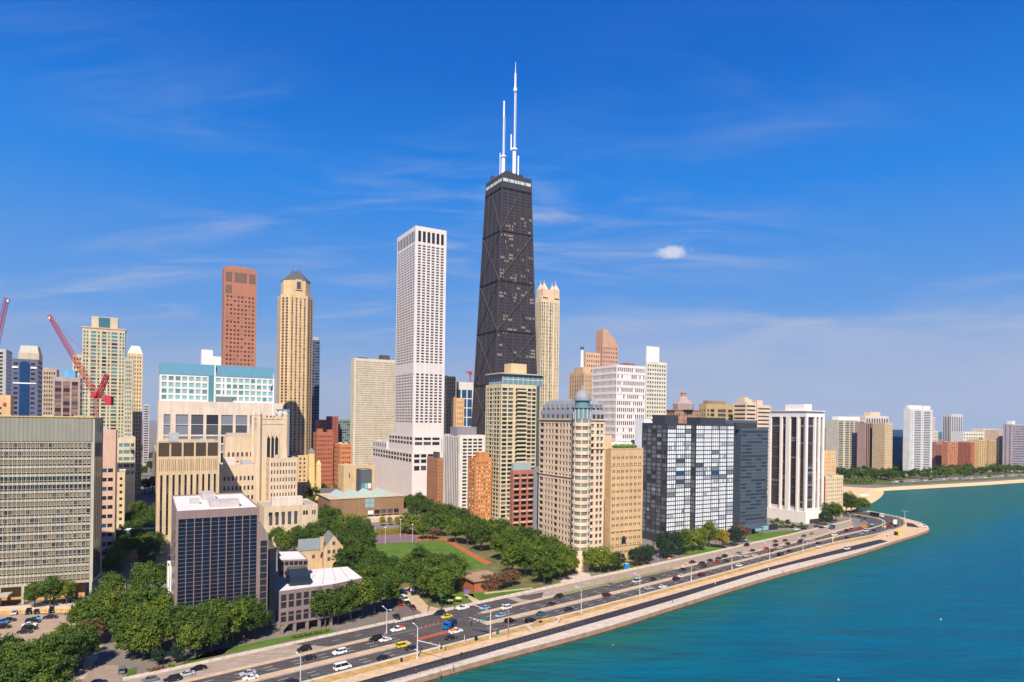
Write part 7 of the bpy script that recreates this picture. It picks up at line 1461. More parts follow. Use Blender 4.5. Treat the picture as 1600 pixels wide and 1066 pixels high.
# northbound
C(535, 1042, 'van', 'white', 'n', 'white van in the northbound lanes at the bottom of the view'); C(456.5, 1066, 'suv', 'dark', 'n', 'dark car half cut off by the bottom edge, northbound'); C(599.5, 1027, 'sedan', 'black', 'n', 'black sedan northbound between the white van and the signal arm'); C(628.8, 1008, 'suv', 'yellow', 'n', 'bright yellow taxi beside the dark blue sedan at the crossing'); C(643, 1011.5, 'sedan', 'dark blue', 'n', 'dark blue sedan beside the bright yellow taxi')
C(705, 995.6, 'sedan', 'dark', 'n', 'dark sedan just below the row of orange cones'); C(712, 986, 'pickup', 'white', 'n', 'white work truck with orange and yellow load by the cones'); C(797, 970, 'suv', 'black', 'n'); C(828.8, 969.4, 'suv', 'black', 'n'); C(846, 958, 'sedan', 'teal', 'n'); C(889.4, 951, 'sedan', 'dark', 'n')
for x, y, ty, c in ((948, 929.4, 'suv', 'maroon'), (1013.8, 918.8, 'sedan', 'silver'), (1035.6, 916.3, 'coupe', 'white'), (1065.6, 899.4, 'sedan', 'white'), (1057, 904, 'suv', 'maroon'), (1096.6, 897.7, 'suv', 'maroon'), (1155, 883, 'sedan', 'white'), (1220, 866.5, 'van', 'dark blue'), (1234, 860.3, 'sedan', 'maroon'), (1279, 849, 'suv', 'dark'), (1279.5, 853.6, 'sedan', 'white'), (1324, 840, 'sedan', 'dark'), (1346, 833.7, 'suv', 'light blue'), (1353.4, 829, 'van', 'white'), (1366, 828.4, 'sedan', 'dark'), (1390, 822.4, 'suv', 'red'), (1392, 818, 'sedan', 'maroon'), (1399, 821.6, 'sedan', 'dark'), (1365.5, 806.6, 'sedan', 'dark')): C(x, y, ty, c, 'n')
# inner drive
C(310, 1043.7, 'sedan', 'black', 'i', 'black sedan parked at the kerb ahead of the silver one, lower left'); C(291, 1052.5, 'sedan', 'silver', 'i', 'silver sedan parked behind the black one, lower left'); C(269, 1061, 'suv', 'dark', 'i', 'dark car at the bottom edge beside the silver sedan'); C(233.7, 1061, 'sedan', 'grey', 'i', 'grey car at the bottom edge, furthest left on the inner drive'); C(475, 1014, 'suv', 'black', 'i', 'black car alone on the pale inner drive below the annex'); C(686.6, 958, 'suv', 'dark', 'i', 'big dark car waiting at the crossing on the inner drive'); C(698, 963, 'sedan', 'yellow', 'i', 'small yellow and dark taxi beside the big dark car at the crossing')
C(723, 949.5, 'pickup', 'white', 'i', 'white pickup on the dark length of the inner drive'); C(757.5, 949.4, 'sedan', 'light blue', 'i', 'silvery blue sedan on the dark length of inner drive'); C(790.6, 949.4, 'suv', 'white', 'i', 'white car straddling the verge beyond the crossing')
for x, y, ty, c in ((1081.4, 878, 'sedan', 'maroon'), (1166.3, 851.8, 'suv', 'black'), (1211.4, 845.7, 'sedan', 'maroon'), (1226.6, 844.4, 'sedan', 'maroon'), (1256, 837.2, 'sedan', 'dark'), (1268, 833.8, 'sedan', 'grey'), (1332.6, 820.6, 'sedan', 'silver'), (1346, 813.8, 'sedan', 'grey')): C(x, y, ty, c, 'i')
for x, y, ty, c in ((1159.6, 843.6, 'van', 'white'), (1256, 825.6, 'sedan', 'black'), (1243.5, 826.7, 'sedan', 'white'), (1240, 822.8, 'suv', 'white'), (1276, 822, 'sedan', 'dark'), (1284, 824, 'sedan', 'dark')): C(x, y, ty, c, ('d', 70))
# crossing, side streets, car park
C(632.4, 936, 'van', 'white', ('c', 150), 'white van coming down the street between the trees at the crossing'); C(624.4, 943, 'sedan', 'red', ('c', -30), 'red car on the street beside the trees at the crossing'); C(637, 942, 'sedan', 'dark', ('c', 150), 'dark car right behind the white van at the crossing'); C(645, 948.5, 'sedan', 'maroon', ('c', 150), 'dark maroon car nearest the zebra crossing'); C(620, 964, 'pickup', 'dark', ('c', 150), 'dark truck waiting under the trees left of the zebra crossing')
C(190, 1047, 'suv', 'grey', ('t', -30), 'grey car parked on the side street near the red flowers'); C(153.4, 1066, 'sedan', 'dark blue', ('t', 60), 'blue car cut off by the bottom edge of the side street'); C(193, 915.6, 'pickup', 'white', ('t', 150), 'white truck with an orange frame coming down the side street'); C(183, 928, 'suv', 'white', ('t', 150), 'white car with black roof ahead of the truck on the side street'); C(211, 920, 'sedan', 'white', ('t', 150), 'white car half hidden under trees on the side street')
for k, (x, y, ty, c) in enumerate(((22.6, 957, 'sedan', 'silver'), (44.4, 956, 'suv', 'black'), (56.9, 955.3, 'sedan', 'dark'), (80.5, 953.7, 'suv', 'black'))): C(x, y, ty, c, ('p', 150))
C(128.5, 957, 'suv', 'magenta', ('p', 60), 'magenta car at the right end of the car park')
for x, y, ty, c in ((57, 965.5, 'sedan', 'light blue'), (51.4, 970.5, 'suv', 'dark'), (46.7, 975.5, 'sedan', 'white'), (46.7, 981, 'suv', 'black'), (39, 986.5, 'sedan', 'dark'), (14, 968, 'sedan', 'dark'), (2.0, 972, 'suv', 'blue'), (4.7, 979, 'suv', 'black'), (79.4, 963.5, 'sedan', 'dark')): C(x, y, ty, c, ('p', 75))
C(1323.6, 857.2, 'van', 'white', ('l', 49), 'white van parked on the dark lakefront path'); C(1443, 822.6, 'pickup', 'white', ('l', 140), 'white truck at the outermost tip of the promenade')
frnd = random.Random(3)
for k in range(22):
    xx = 1402 + k * 9 + frnd.uniform(-3, 3); C(xx, 752.3 - (xx - 1402) * .0535 + (1.2 if k % 2 else 0), frnd.choice(['sedan', 'suv', 'van']), ['white', 'dark', 'silver', 'white', 'grey'][k % 5], ('f', 75), 'distant car on the far shore road behind the beach')
ORDN = ['first', 'second', 'third', 'fourth', 'fifth', 'sixth', 'seventh', 'eighth', 'ninth', 'tenth', 'eleventh', 'twelfth']
VN = {'sedan': 'car', 'suv': 'car', 'coupe': 'car', 'van': 'van', 'pickup': 'pickup', 'hatchback': 'car'}
fam = {}
for c in CARS:
    if c[5] is None: fam.setdefault((c[3], c[2], VN[c[1]]), []).append(c)
for (lane, col, vn), L_ in fam.items():
    L_.sort(key=lambda c: c[0].dot(SD) if lane != 'p' else c[0].x)
    handn = any(c[5] and c[3] == lane and c[2] == col for c in CARS)
    for i, c in enumerate(L_):
        ctr = 'counting from the crossing' if lane != 'p' else 'from the left'
        c[5] = ('%s %s, the only such one farther along the %s' % (col, vn, LANE[lane])) if len(L_) == 1 else '%s %s, %s such one in the %s %s' % (col, vn, ORDN[i], LANE[lane], ctr)
for p, ty, col, lane, d, label, near in CARS:
    dd = car_meshes(ty); rot = math.atan2(-d.x, d.y); z = .14 if lane == 'l' else .03
    def part(nm, me, par, colr=None):
        o = bpy.data.objects.new(nm, me); COL.objects.link(o); o.parent = par
        if colr: o.color = (*colr, 1)
        return o
    if near:
        r = bpy.data.objects.new('parked_car' if lane == 'p' else 'car', None); COL.objects.link(r); r.location = (*p, z); r.rotation_euler = (0, 0, rot)
        bo = part('body', dd['body'], r, COLS[col]); part('window', dd['window'], r)
        for me in dd['wheel']: part('wheel', me, r)
        for me in dd['headlight']: part('headlight', me, r)
        for me in dd['tail_light']: part('tail_light', me, r)
        if ty == 'pickup' and 'load' in label:
            q = MB(); q.box((0, -1.5, 1.15), (1.5, 1.8, .7)); q.box((.2, -1.2, 1.6), (.8, .7, .4)); o = q.build('load', mat('red_load' if 'red' in label else 'orange_load', (.50, .04, .02) if 'red' in label else (.60, .22, .02), .6, .1, 1)); o.parent = r
    else:
        r = bpy.data.objects.new('parked_car' if lane == 'p' else 'car', dd['one']); COL.objects.link(r); r.location = (*p, z); r.rotation_euler = (0, 0, rot); r.color = (*COLS[col], 1)
    tag(r, label, {'van': 'van', 'pickup': 'pickup truck'}.get(ty, 'car'), 'cars in the car park' if lane == 'p' else 'distant cars on the far shore road' if lane == 'f' else 'cars and trucks on the roads')
# larger vehicles
def vehicle(name, label, cat, px, py, d, build, z=.03):
    p = G2(px, py, 1.2); r = empty(name, (*p, z), label, cat, 'cars and trucks on the roads'); r.rotation_euler = (0, 0, math.atan2(-d.x, d.y)); build(r); return r
def pbuild(r, nm, mb, m):
    o = mb.build(nm, m); o.parent = r; return o
def wheels(r, L, W, rr=.5, ys=None):
    for sx in (-1, 1):
        for y in ys or (-L * .3, L * .33): pbuild(r, 'wheel', wheel_mb(sx * (W / 2 - .1), y, rr), [TYRE, RIM])
def blue_truck(r):
    q = MB(); q.box((0, 2.1, 1.6), (2.4, 2.0, 2.2)); q.box((0, 3.4, 1.15), (2.2, .9, 1.2)); pbuild(r, 'cab', q, mat('truck_blue', (.01, .14, .40), .35, .03, 1)); q = MB(); q.box((0, 3.12, 2.1), (2.1, .08, .8)); pbuild(r, 'windscreen', q, CGL)
    q = MB(); q.prism([(-1.2, -3.4), (1.2, -3.4), (1.2, .9), (-1.2, .9)], .9, 2.5); pbuild(r, 'tipper', q, mat('truck_navy', (.012, .03, .09), .5, .05, 1)); wheels(r, 7, 2.5, .5, (-2.6, -1.5, 2.6))
vehicle('tipper_truck', 'bright blue tipper truck standing in the crossing behind the cones', 'truck', 703, 976, dirv(205), blue_truck)
def bus(r):
    q = MB(); q.prism([(-1.3, -6), (1.3, -6), (1.3, 3.6), (-1.3, 3.6)], .5, 3.1); pbuild(r, 'body', q, mat('bus_green', (.012, .045, .045), .4, .03, 1)); q = MB(); q.prism([(-1.32, 3.6), (1.32, 3.6), (1.32, 6), (-1.32, 6)], .5, 3.1); pbuild(r, 'front', q, mat('bus_white', (.75, .72, .70), .4, .02, 1))
    q = MB(); q.box((0, -1.2, 2.2), (2.66, 9.2, .9)); pbuild(r, 'window', q, CGL); q = MB(); q.box((0, 6.0, 2.2), (2.1, .06, 1.0)); pbuild(r, 'windscreen', q, CGL); wheels(r, 12, 2.6, .5)
vehicle('bus', 'dark green bus with white front on the far bend of the road', 'bus', 1370, 804.8, nearest_dir(G2(1370, 804), Dl) * -1, bus)
def boxtruck(r):
    q = MB(); q.prism([(-1.25, -4), (1.25, -4), (1.25, 2), (-1.25, 2)], .8, 3.9); pbuild(r, 'box', q, mat('bus_white', (.75, .72, .70), .4, .02, 1)); q = MB(); q.prism([(-1.15, 2.1), (1.15, 2.1), (1.15, 3.9), (-1.15, 3.9)], .6, 2.6); pbuild(r, 'cab', q, mat('truck_white', (.7, .7, .7), .4, .02, 1)); q = MB(); q.box((0, 3.9, 2.0), (2.0, .06, .8)); pbuild(r, 'windscreen', q, CGL); wheels(r, 8, 2.4, .5)
vehicle('box_truck', 'tall white box truck entering the far bend, northbound', 'truck', 1399, 817.6, nearest_dir(G2(1399, 818), Dl), boxtruck)
def darktruck(r):
    q = MB(); q.prism([(-1.2, -3), (1.2, -3), (1.2, 1), (-1.2, 1)], .8, 3.0); pbuild(r, 'box', q, mat('truck_navy', (.012, .03, .09), .5, .05, 1)); q = MB(); q.prism([(-1.1, 1.1), (1.1, 1.1), (1.1, 2.8), (-1.1, 2.8)], .5, 2.5); pbuild(r, 'cab', q, mat('truck_teal', (.03, .14, .2), .4, .02, 1)); wheels(r, 6, 2.3, .45)
vehicle('box_truck', 'blue-black truck parked at the kerb by the white columned tower', 'truck', 1300, 824.4, -nearest_dir(G2(1300, 824), Il), darktruck)
def orangetruck(r):
    q = MB(); q.prism([(-1.1, -3), (1.1, -3), (1.1, 1), (-1.1, 1)], .8, 2.2); pbuild(r, 'bed', q, mat('truck_orange', (.62, .22, .02), .5, .05, 1)); q = MB(); q.prism([(-1.1, 1.1), (1.1, 1.1), (1.1, 2.8), (-1.1, 2.8)], .5, 2.3); pbuild(r, 'cab', q, mat('truck_orange', (.6, .2, .02), .5, .05, 1)); wheels(r, 6, 2.2, .45)
vehicle('flatbed_truck', 'small orange truck on the paved wedge before the far bend', 'truck', 1350, 823.6, -nearest_dir(G2(1350, 824), Gl), orangetruck)
# ------------------------------------------------------------------ street furniture
STL = mat('galvanised_steel', (.58, .56, .54), .5, .05, .5); BLKP = mat('black_post_paint', (.02, .02, .022), .5, 0)
GREENS = mat('sign_green', (.01, .20, .13), .5, 0); YEL = mat('sign_yellow', (.70, .47, .02), .5, 0)
def foot_of(px, py): return G(px, py, .1)
def lamp(label, base, top, arms, double=False, mtl=None, group='street lamps along the drive'):
    b = foot_of(*base); Y = b.y; zt = Zat(*top, Y); r = empty('street_lamp', b, label, 'street lamp', group); q = MB()
    q.tube(b, (b.x, b.y, b.z + 1.2), .30, .26, 10); q.tube((b.x, b.y, b.z + 1.2), (b.x, b.y, zt), .17, .10, 8); q.build('pole', mtl or STL, r)
    for (ax, ay) in arms:
        e_ = Vector((slope(ax, ay) * Y, Y, Zat(ax, ay, Y))); d = e_ - Vector((b.x, b.y, zt)); inn = SNm if d.x < 0 else -SNm; L = max(1.6, d.length)
        t_ = Vector((b.x, b.y, zt)) + Vector((inn.x, inn.y, 0)) * L * .95 + Vector((0, 0, .5)); q = MB(); q.tube((b.x, b.y, zt - .1), t_, .09, .06, 6); q.build('arm', mtl or STL, r)
        q = MB(); q.box((t_.x, t_.y, t_.z), (1.0, .42, .2), math.atan2(inn.y, inn.x)); q.build('lamp_head', wallm('lamp_head', (.72, .72, .70)), r)
lamp('tall grey lamp post with one arm, cut by the bottom edge of the view', (469, 1088), (468.6, 1027), [(458, 1017)])
lamp('two armed lamp post on the verge by the white pickup with red load', (604, 990), (604, 952.5), [(594.4, 945), (615.6, 949.5)])
lamp('reddish lamp post beyond the green road sign, one arm', (793.8, 996), (793.8, 950), [(782, 944)], mtl=mat('rusty_pole', (.42, .24, .17), .6, .1, .5))
lamp('grey lamp post on the dry grass right of the concrete planter', (908, 957), (908, 921), [(897, 917)]); lamp('grey lamp post on the dry grass below the blue kiosk', (999.6, 931.5), (1000, 900), [(990, 895)])
lamp('grey lamp post on the dry grass below the orange barrier', (1080, 908), (1080, 883), [(1071, 879)]); lamp('grey lamp post on the dry grass left of the white northbound car', (1143.5, 889.5), (1143.5, 867), [(1135, 863)]); lamp('grey lamp post on the dry grass below the lawn of the blue-black tower', (1202.6, 873.5), (1202.6, 851), [(1195, 848)])
lamp('grey lamp post on the dry grass below the white columned tower', (1254.5, 862), (1254.5, 842), [(1248, 839)]); lamp('grey lamp post behind the yellow diamond sign', (1301, 848.5), (1301, 830.5), [(1296, 828)]); lamp('grey lamp post at the start of the far bend', (1378.7, 829), (1378.7, 812), [(1374, 810)]); lamp('brown lamp post on the outer kerb of the far bend', (1406, 823), (1406, 808), [(1402, 806)], mtl=mat('rusty_pole', (.42, .24, .17)))
lamp('thin pale two armed lamp post beyond the far bend, standing against the water', (1413.6, 811), (1413.6, 799.4), [(1410, 798), (1417, 798)])
lamp('short pale lamp post beside the trees before the bend', (1328, 814), (1328, 803), [(1325, 802)])
for k, (bx, by, tx, ty) in enumerate(((585.5, 842.5, 585.5, 825), (602, 850, 602, 824), (625.6, 840, 625.6, 812), (644.4, 847.5, 644.4, 819.5))):
    b = foot_of(bx, by); r = empty('floodlight_mast', b, ['thin floodlight mast left behind the tennis court', 'thin floodlight mast left in front of the tennis court', 'thin floodlight mast right behind the tennis court', 'thin floodlight mast right in front of the tennis court'][k], 'floodlight', 'floodlights round the tennis court')
    zt = Zat(tx, ty, b.y); q = MB(); q.tube(b, (b.x, b.y, zt), .16, .09, 6); q.build('pole', STL, r); q = MB(); q.box((b.x, b.y, zt), (1.2, .3, .5)); q.build('lamp_head', wallm('lamp_head', (.72, .72, .70)), r)
def signal_head(r, p, m=None):
    q = MB(); q.box((p[0], p[1], p[2]), (.42, .42, 1.15)); h = q.build('signal_head', BLKP, r)
    for k, c_ in enumerate(((.4, .02, .01), (.4, .22, .02), (.02, .25, .08))):
        q = MB(); q.box((p[0], p[1] - .22, p[2] + .36 - k * .36), (.24, .04, .24)); o = q.build('lens', mat('signal_lens_%d' % k, c_, .3, 0), h)
def mast(label, base, top, armtip, heads, sign=None, lum=None):
    b = foot_of(*base); Y = b.y; r = empty('signal_mast', b, label, 'traffic light', 'signal masts at the crossing'); zt = Zat(*top, Y); q = MB(); q.tube(b, (b.x, b.y, zt), .26, .15, 8); q.tube(b, (b.x, b.y, b.z + .5), .45, .45, 8); q.build('pole', STL, r)
    ae = armtip; q = MB(); q.tube(ae[0], ae[1], .16, .09, 6); q.build('arm', STL, r)
    for t_ in heads: p = ae[0].lerp(ae[1], t_); signal_head(r, (p.x, p.y, p.z - .5))
    if sign is not None:
        p = ae[0].lerp(ae[1], sign); e_ = (ae[1] - ae[0]).normalized(); q = MB(); q.prism([(p - e_ * 1.5)[:2], (p + e_ * 1.5)[:2], (p + e_ * 1.5 + Vector((e_.y, -e_.x, 0)) * .08)[:2], (p - e_ * 1.5 + Vector((e_.y, -e_.x, 0)) * .08)[:2]], p.z + .15, p.z + .95); q.build('street_sign', GREENS, r)
    if lum is not None:
        t_ = Vector((b.x, b.y, zt)) + Vector((SNm.x, SNm.y, 0)) * 2.6 + Vector((0, 0, .6)); q = MB(); q.tube((b.x, b.y, zt), t_, .09, .06, 6); q.build('lamp_arm', STL, r); q = MB(); q.box(tuple(t_), (1, .4, .2), math.atan2(SNm.y, SNm.x)); q.build('lamp_head', wallm('lamp_head', (.72, .72, .70)), r)
b = foot_of(652, 1029); z_ = 6.2; mast('signal mast on the lakeside verge with its long arm towards the right', (652, 1029), (652, 980), (Vector((b.x, b.y, z_)), G(697, 1011.5, z_)), (.85, .98), None, 1)
b = foot_of(766, 998); z_ = 6.0; mast('signal mast with green street sign on an arm over the northbound lanes', (766, 998), (766, 953.8), (Vector((b.x, b.y, z_)), G(738, 966, z_)), (.6, .78, .98), .36, None)
for k, (x, y, h, lb) in enumerate(((735.8, 979, 5.5, 'black signal post on the median right of the blue truck'), (646.5, 972, 4.6, 'black signal post at the far corner beside the zebra crossing'), (709.5, 953, 4.6, 'black signal post before the white pickup on the inner drive'), (670, 951, 3.6, 'black post with box on the tan corner pavement'), (689, 953, 5.0, 'black post with green street sign at the park corner'))):
    b = foot_of(x, y); r = empty('signal_post', b, lb, 'traffic light', 'black posts at the crossing'); q = MB(); q.tube(b, (b.x, b.y, h), .10, .08, 6); q.build('post', BLKP, r); signal_head(r, (b.x, b.y, h))
    if 'green' in lb: q = MB(); q.box((b.x, b.y, h + 1.0), (1.6, .06, .55), .4); q.build('street_sign', GREENS, r)
for k, (bx, by, h, lb) in enumerate(((725.6, 1005.5, 4.2, 'short grey post on the lakeside verge below the dark sedan'), (686.5, 1017, 3.6, 'short grey signal post under the tip of the long arm'))):
    b = foot_of(bx, by); r = empty('signal_post', b, lb, 'traffic light', 'grey posts on the lakeside verge'); q = MB(); q.tube(b, (b.x, b.y, h), .14, .12, 6); q.build('post', STL, r); signal_head(r, (b.x, b.y, h * .9))
# banners and yellow signs
for (bx, by, h, cl, lb) in ((643.7, 932, 4.4, ((.70, .45, .50), (.22, .10, .42)), 'tall double banner post, pale pink and purple, at the tree edge'), (645.0, 928, 3.0, ((.30, .55, .75), (.20, .42, .65)), 'low pale blue banner post below the pink and purple one'), (728.3, 936, 4.4, ((.20, .10, .45), (.28, .12, .5)), 'purple banner post by the pavilion path')):
    b = foot_of(bx, by); r = empty('banner_post', b, lb, 'banner', 'banner posts in the park'); q = MB(); q.tube(b, (b.x, b.y, h + .2), .09, .07, 6); q.build('post', BLKP, r)
    for s, c_ in ((-1, cl[0]), (1, cl[1])): q = MB(); q.box((b.x + s * .5, b.y, h - .9), (.8, .05, 1.9)); q.build('banner', mat('banner_%02d%02d' % (c_[0] * 99, c_[2] * 99), c_, .7, .03, 1), r)
def diamond(label, px, py, h=2.6, s=1.1):
    b = foot_of(px, py); r = empty('road_sign', b, label, 'road sign', 'yellow diamond signs on the shore road'); q = MB(); q.tube(b, (b.x, b.y, h), .07, n=6); q.build('post', STL, r)
    q = MB(); f_ = [Vector((b.x, b.y - .05, h + 1.0)) + Vector(v) * s for v in ((-1, 0, 0), (0, 0, -1), (1, 0, 0), (0, 0, 1))]; q.face(f_); q.face([p + Vector((0, .06, 0)) for p in f_][::-1]); q.build('board', YEL, r)
diamond('yellow diamond sign on the dry grass below the lamp post', 1301.5, 848.5); diamond('yellow diamond sign on the kerb at the far bend', 1382.5, 830)
# cabinets, bins
def cabinet(name, label, cat, px, py, size, col, rot=.86, legs=False):
    b = foot_of(px, py); r = empty(name, b, label, cat); q = MB(); q.box((b.x, b.y, b.z + size[2] / 2 + .1), size, rot); q.build('body', mat('cabinet_%02d%02d%02d' % tuple(int(c * 99) for c in col), col, .6, .05, 1), r); q = MB(); q.box((b.x, b.y, b.z + size[2] + .14), (size[0] + .12, size[1] + .12, .08), rot); q.build('lid', mat('cabinet_lid', (.06, .06, .06), .6, 0), r)
    return r
cabinet('control_cabinet', 'black control cabinet on the verge left of the green road sign mast', 'cabinet', 743.8, 1001, (1.0, .7, 1.5), (.02, .02, .02)); cabinet('control_cabinet', 'teal control cabinet on the verge right of the sign mast', 'cabinet', 777.5, 991.5, (1.0, .6, 1.4), (.03, .14, .18)); cabinet('control_cabinet', 'black box standing in the concrete planter', 'cabinet', 844.4, 977.5, (1.3, .9, 1.6), (.02, .02, .02))
cabinet('litter_bin', 'small dark bin on the verge left of the signal mast', 'bin', 627.3, 1034, (.6, .6, 1.0), (.03, .03, .03)); cabinet('litter_bin', 'small dark bin on the pale promenade right of the fence end', 'bin', 721, 1025, (.6, .6, .9), (.05, .03, .025))
# concrete planter
pl0 = [G2(x, y) for x, y in ((822, 983.5), (828, 988.5), (873, 975.5), (876, 970.5), (864, 968.5), (840, 974))]; r = empty('planter', (*(sum(pl0, Vector((0, 0))) / 6), 0), 'long pale concrete planter on the promenade with black box', 'planter'); q = MB(); q.prism(pl0, 0, 1.3, bottom=False); q.build('wall', CONC_L, r); c6 = sum(pl0, Vector((0, 0))) / 6
q = MB(); q.face([(*(c6 + (p - c6) * .86), 1.32) for p in (pl0 if True else pl0)]); q.build('soil', DRY, r)
# kiosk, barriers, yellow booth
b = G(979, 889); r = empty('blue_kiosk', b, 'bright blue covered kiosk at the kerb before the tan brick block', 'kiosk'); q = MB(); q.box((b.x, b.y, 1.5), (2.8, 1.6, 2.6), .86); q.build('body', mat('kiosk_blue', (.01, .24, .62), .5, .04, .8), r); q = MB(); q.box((b.x, b.y, 2.9), (3.1, 1.9, .2), .86); q.build('roof', mat('kiosk_roof', (.35, .45, .5), .6, 0), r)
for (px, py, lb, cl, n_) in ((1048, 873.6, 'orange and white barriers at the kerb by the left steel tower', (.62, .17, .05), 4), (1068, 885.5, 'yellow-orange barrier on the paved end of the green verge', (.62, .33, .05), 3)):
    b = G(px, py, .1); r = empty('road_barrier', b, lb, 'barrier'); 
    for k in range(n_):
        p = Vector((b.x, b.y)) + SD * (k - n_ / 2) * 1.5; q = MB(); q.box((p.x, p.y, .6), (1.35, .5, .8), .86 - .2); q.build('segment', mat('barrier_%d' % int(cl[1] * 99), cl, .6, .05, 1) if k % 3 != 1 else mat('barrier_white', (.7, .6, .5), .6, 0), r)
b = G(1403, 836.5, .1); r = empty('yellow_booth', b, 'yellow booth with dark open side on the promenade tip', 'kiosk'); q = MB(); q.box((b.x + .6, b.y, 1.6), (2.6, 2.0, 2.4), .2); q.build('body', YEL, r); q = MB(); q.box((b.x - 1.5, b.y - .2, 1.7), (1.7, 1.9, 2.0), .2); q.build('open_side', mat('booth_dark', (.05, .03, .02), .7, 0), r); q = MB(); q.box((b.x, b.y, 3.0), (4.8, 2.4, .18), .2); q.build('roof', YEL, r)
# beach things
for (px, py, w, l, h, lb, cl) in ((1350, 777.6, 10, 4, 2.4, 'white flat tent roof on the sandy beach', (.78, .76, .74)),):
    b = G(px, py, .05); r = empty('beach_tent', b, lb, 'tent'); q = MB(); q.prism([(b.x - w / 2, b.y - l / 2), (b.x + w / 2, b.y - l / 2), (b.x + w / 2, b.y + l / 2), (b.x - w / 2, b.y + l / 2)], h, h + .3); q.frustum([(b.x - w / 2, b.y - l / 2), (b.x + w / 2, b.y - l / 2), (b.x + w / 2, b.y + l / 2), (b.x - w / 2, b.y + l / 2)], h + .3, [(b.x - w / 3, b.y), (b.x + w / 3, b.y), (b.x + w / 3, b.y + .1), (b.x - w / 3, b.y + .1)], h + 1.4); q.build('canopy', mat('tent_white', cl, .8, .03, 1), r)
    for sx in (-1, 1):
        for sy in (-1, 1): q = MB(); q.tube((b.x + sx * w * .46, b.y + sy * l * .42, 0), (b.x + sx * w * .46, b.y + sy * l * .42, h), .08, n=6); q.build('pole', STL, r)
sheet('beach_walkway', [G2(1333, 782.6), G2(1334, 783.4), G2(1352, 779), G2(1351.4, 778.4)], .07, mat('beach_mat', (.42, .36, .42), .9, .05, .3)); sheet('beach_walkway', [G2(1327, 776.4), G2(1327, 777), G2(1344, 777.9), G2(1344, 777.4)], .07, mat('beach_mat', (.42, .36, .42)))
# ------------------------------------------------------------------ cones
ORG = mat('cone_orange', (.68, .12, .03), .6, .02, 2); cone = MB(); cone.lathe((0, 0), [(.20, .06), (.17, .4), (.11, .85), (.05, 1.0)], 8, 0); cone.box((0, 0, .03), (.5, .5, .06), mi=0); cone.lathe((0, 0), [(.145, .58), (.125, .74)], 8, 1)
cme = cone.mesh('traffic_cone', [ORG, PAINT_W])
def cones(a, b, n, lb, gp):
    for k in range(n):
        p = G(a[0] + (b[0] - a[0]) * k / (n - 1), a[1] + (b[1] - a[1]) * k / (n - 1), .05); o = bpy.data.objects.new('traffic_cone', cme); COL.objects.link(o); o.location = (p.x, p.y, .02); tag(o, lb, 'traffic cone', gp)
cones((656, 999.5), (701, 988), 18, 'orange traffic cone in the long close-set row across the crossing', 'close-set row of cones'); cones((658.5, 982), (685, 975), 5, 'orange traffic cone in the short widely spaced row behind', 'widely spaced row of cones')
o = bpy.data.objects.new('traffic_cone', cme); COL.objects.link(o); p = G(601, 993.5); o.location = (p.x, p.y, .17); tag(o, 'single orange cone at the foot of the two armed lamp post', 'traffic cone')
# ------------------------------------------------------------------ lakefront fence
fa = [G2(x, y) for x, y in ((600, 1069), (640, 1057.5), (680, 1046), (720, 1034), (760, 1021.5), (800, 1009), (840, 997), (880, 985), (912, 976.5))]
fline = resample(catmull(fa, 2), 36); FNC = mat('fence_wire', (.20, .20, .22), .5, 0, metal=.4); r = empty('mesh_fence', (*fline[18], 0), 'see-through wire mesh fence along the lakefront path', 'fence')
for i, p in enumerate(fline):
    q = MB(); q.tube((*p, .05), (*p, 1.9), .04, n=5); q.build('post', FNC, r)
for i in range(len(fline) - 1):
    p, q_ = fline[i], fline[i + 1]; q = MB()
    for z in (.15, 1.0, 1.85): q.tube((*p, z), (*q_, z), .018, n=4)
    for k in range(1, 7): s_ = p.lerp(q_, k / 7); q.tube((*s_, .1), (*s_, 1.85), .012, n=3)
    q.build('panel', FNC, r)
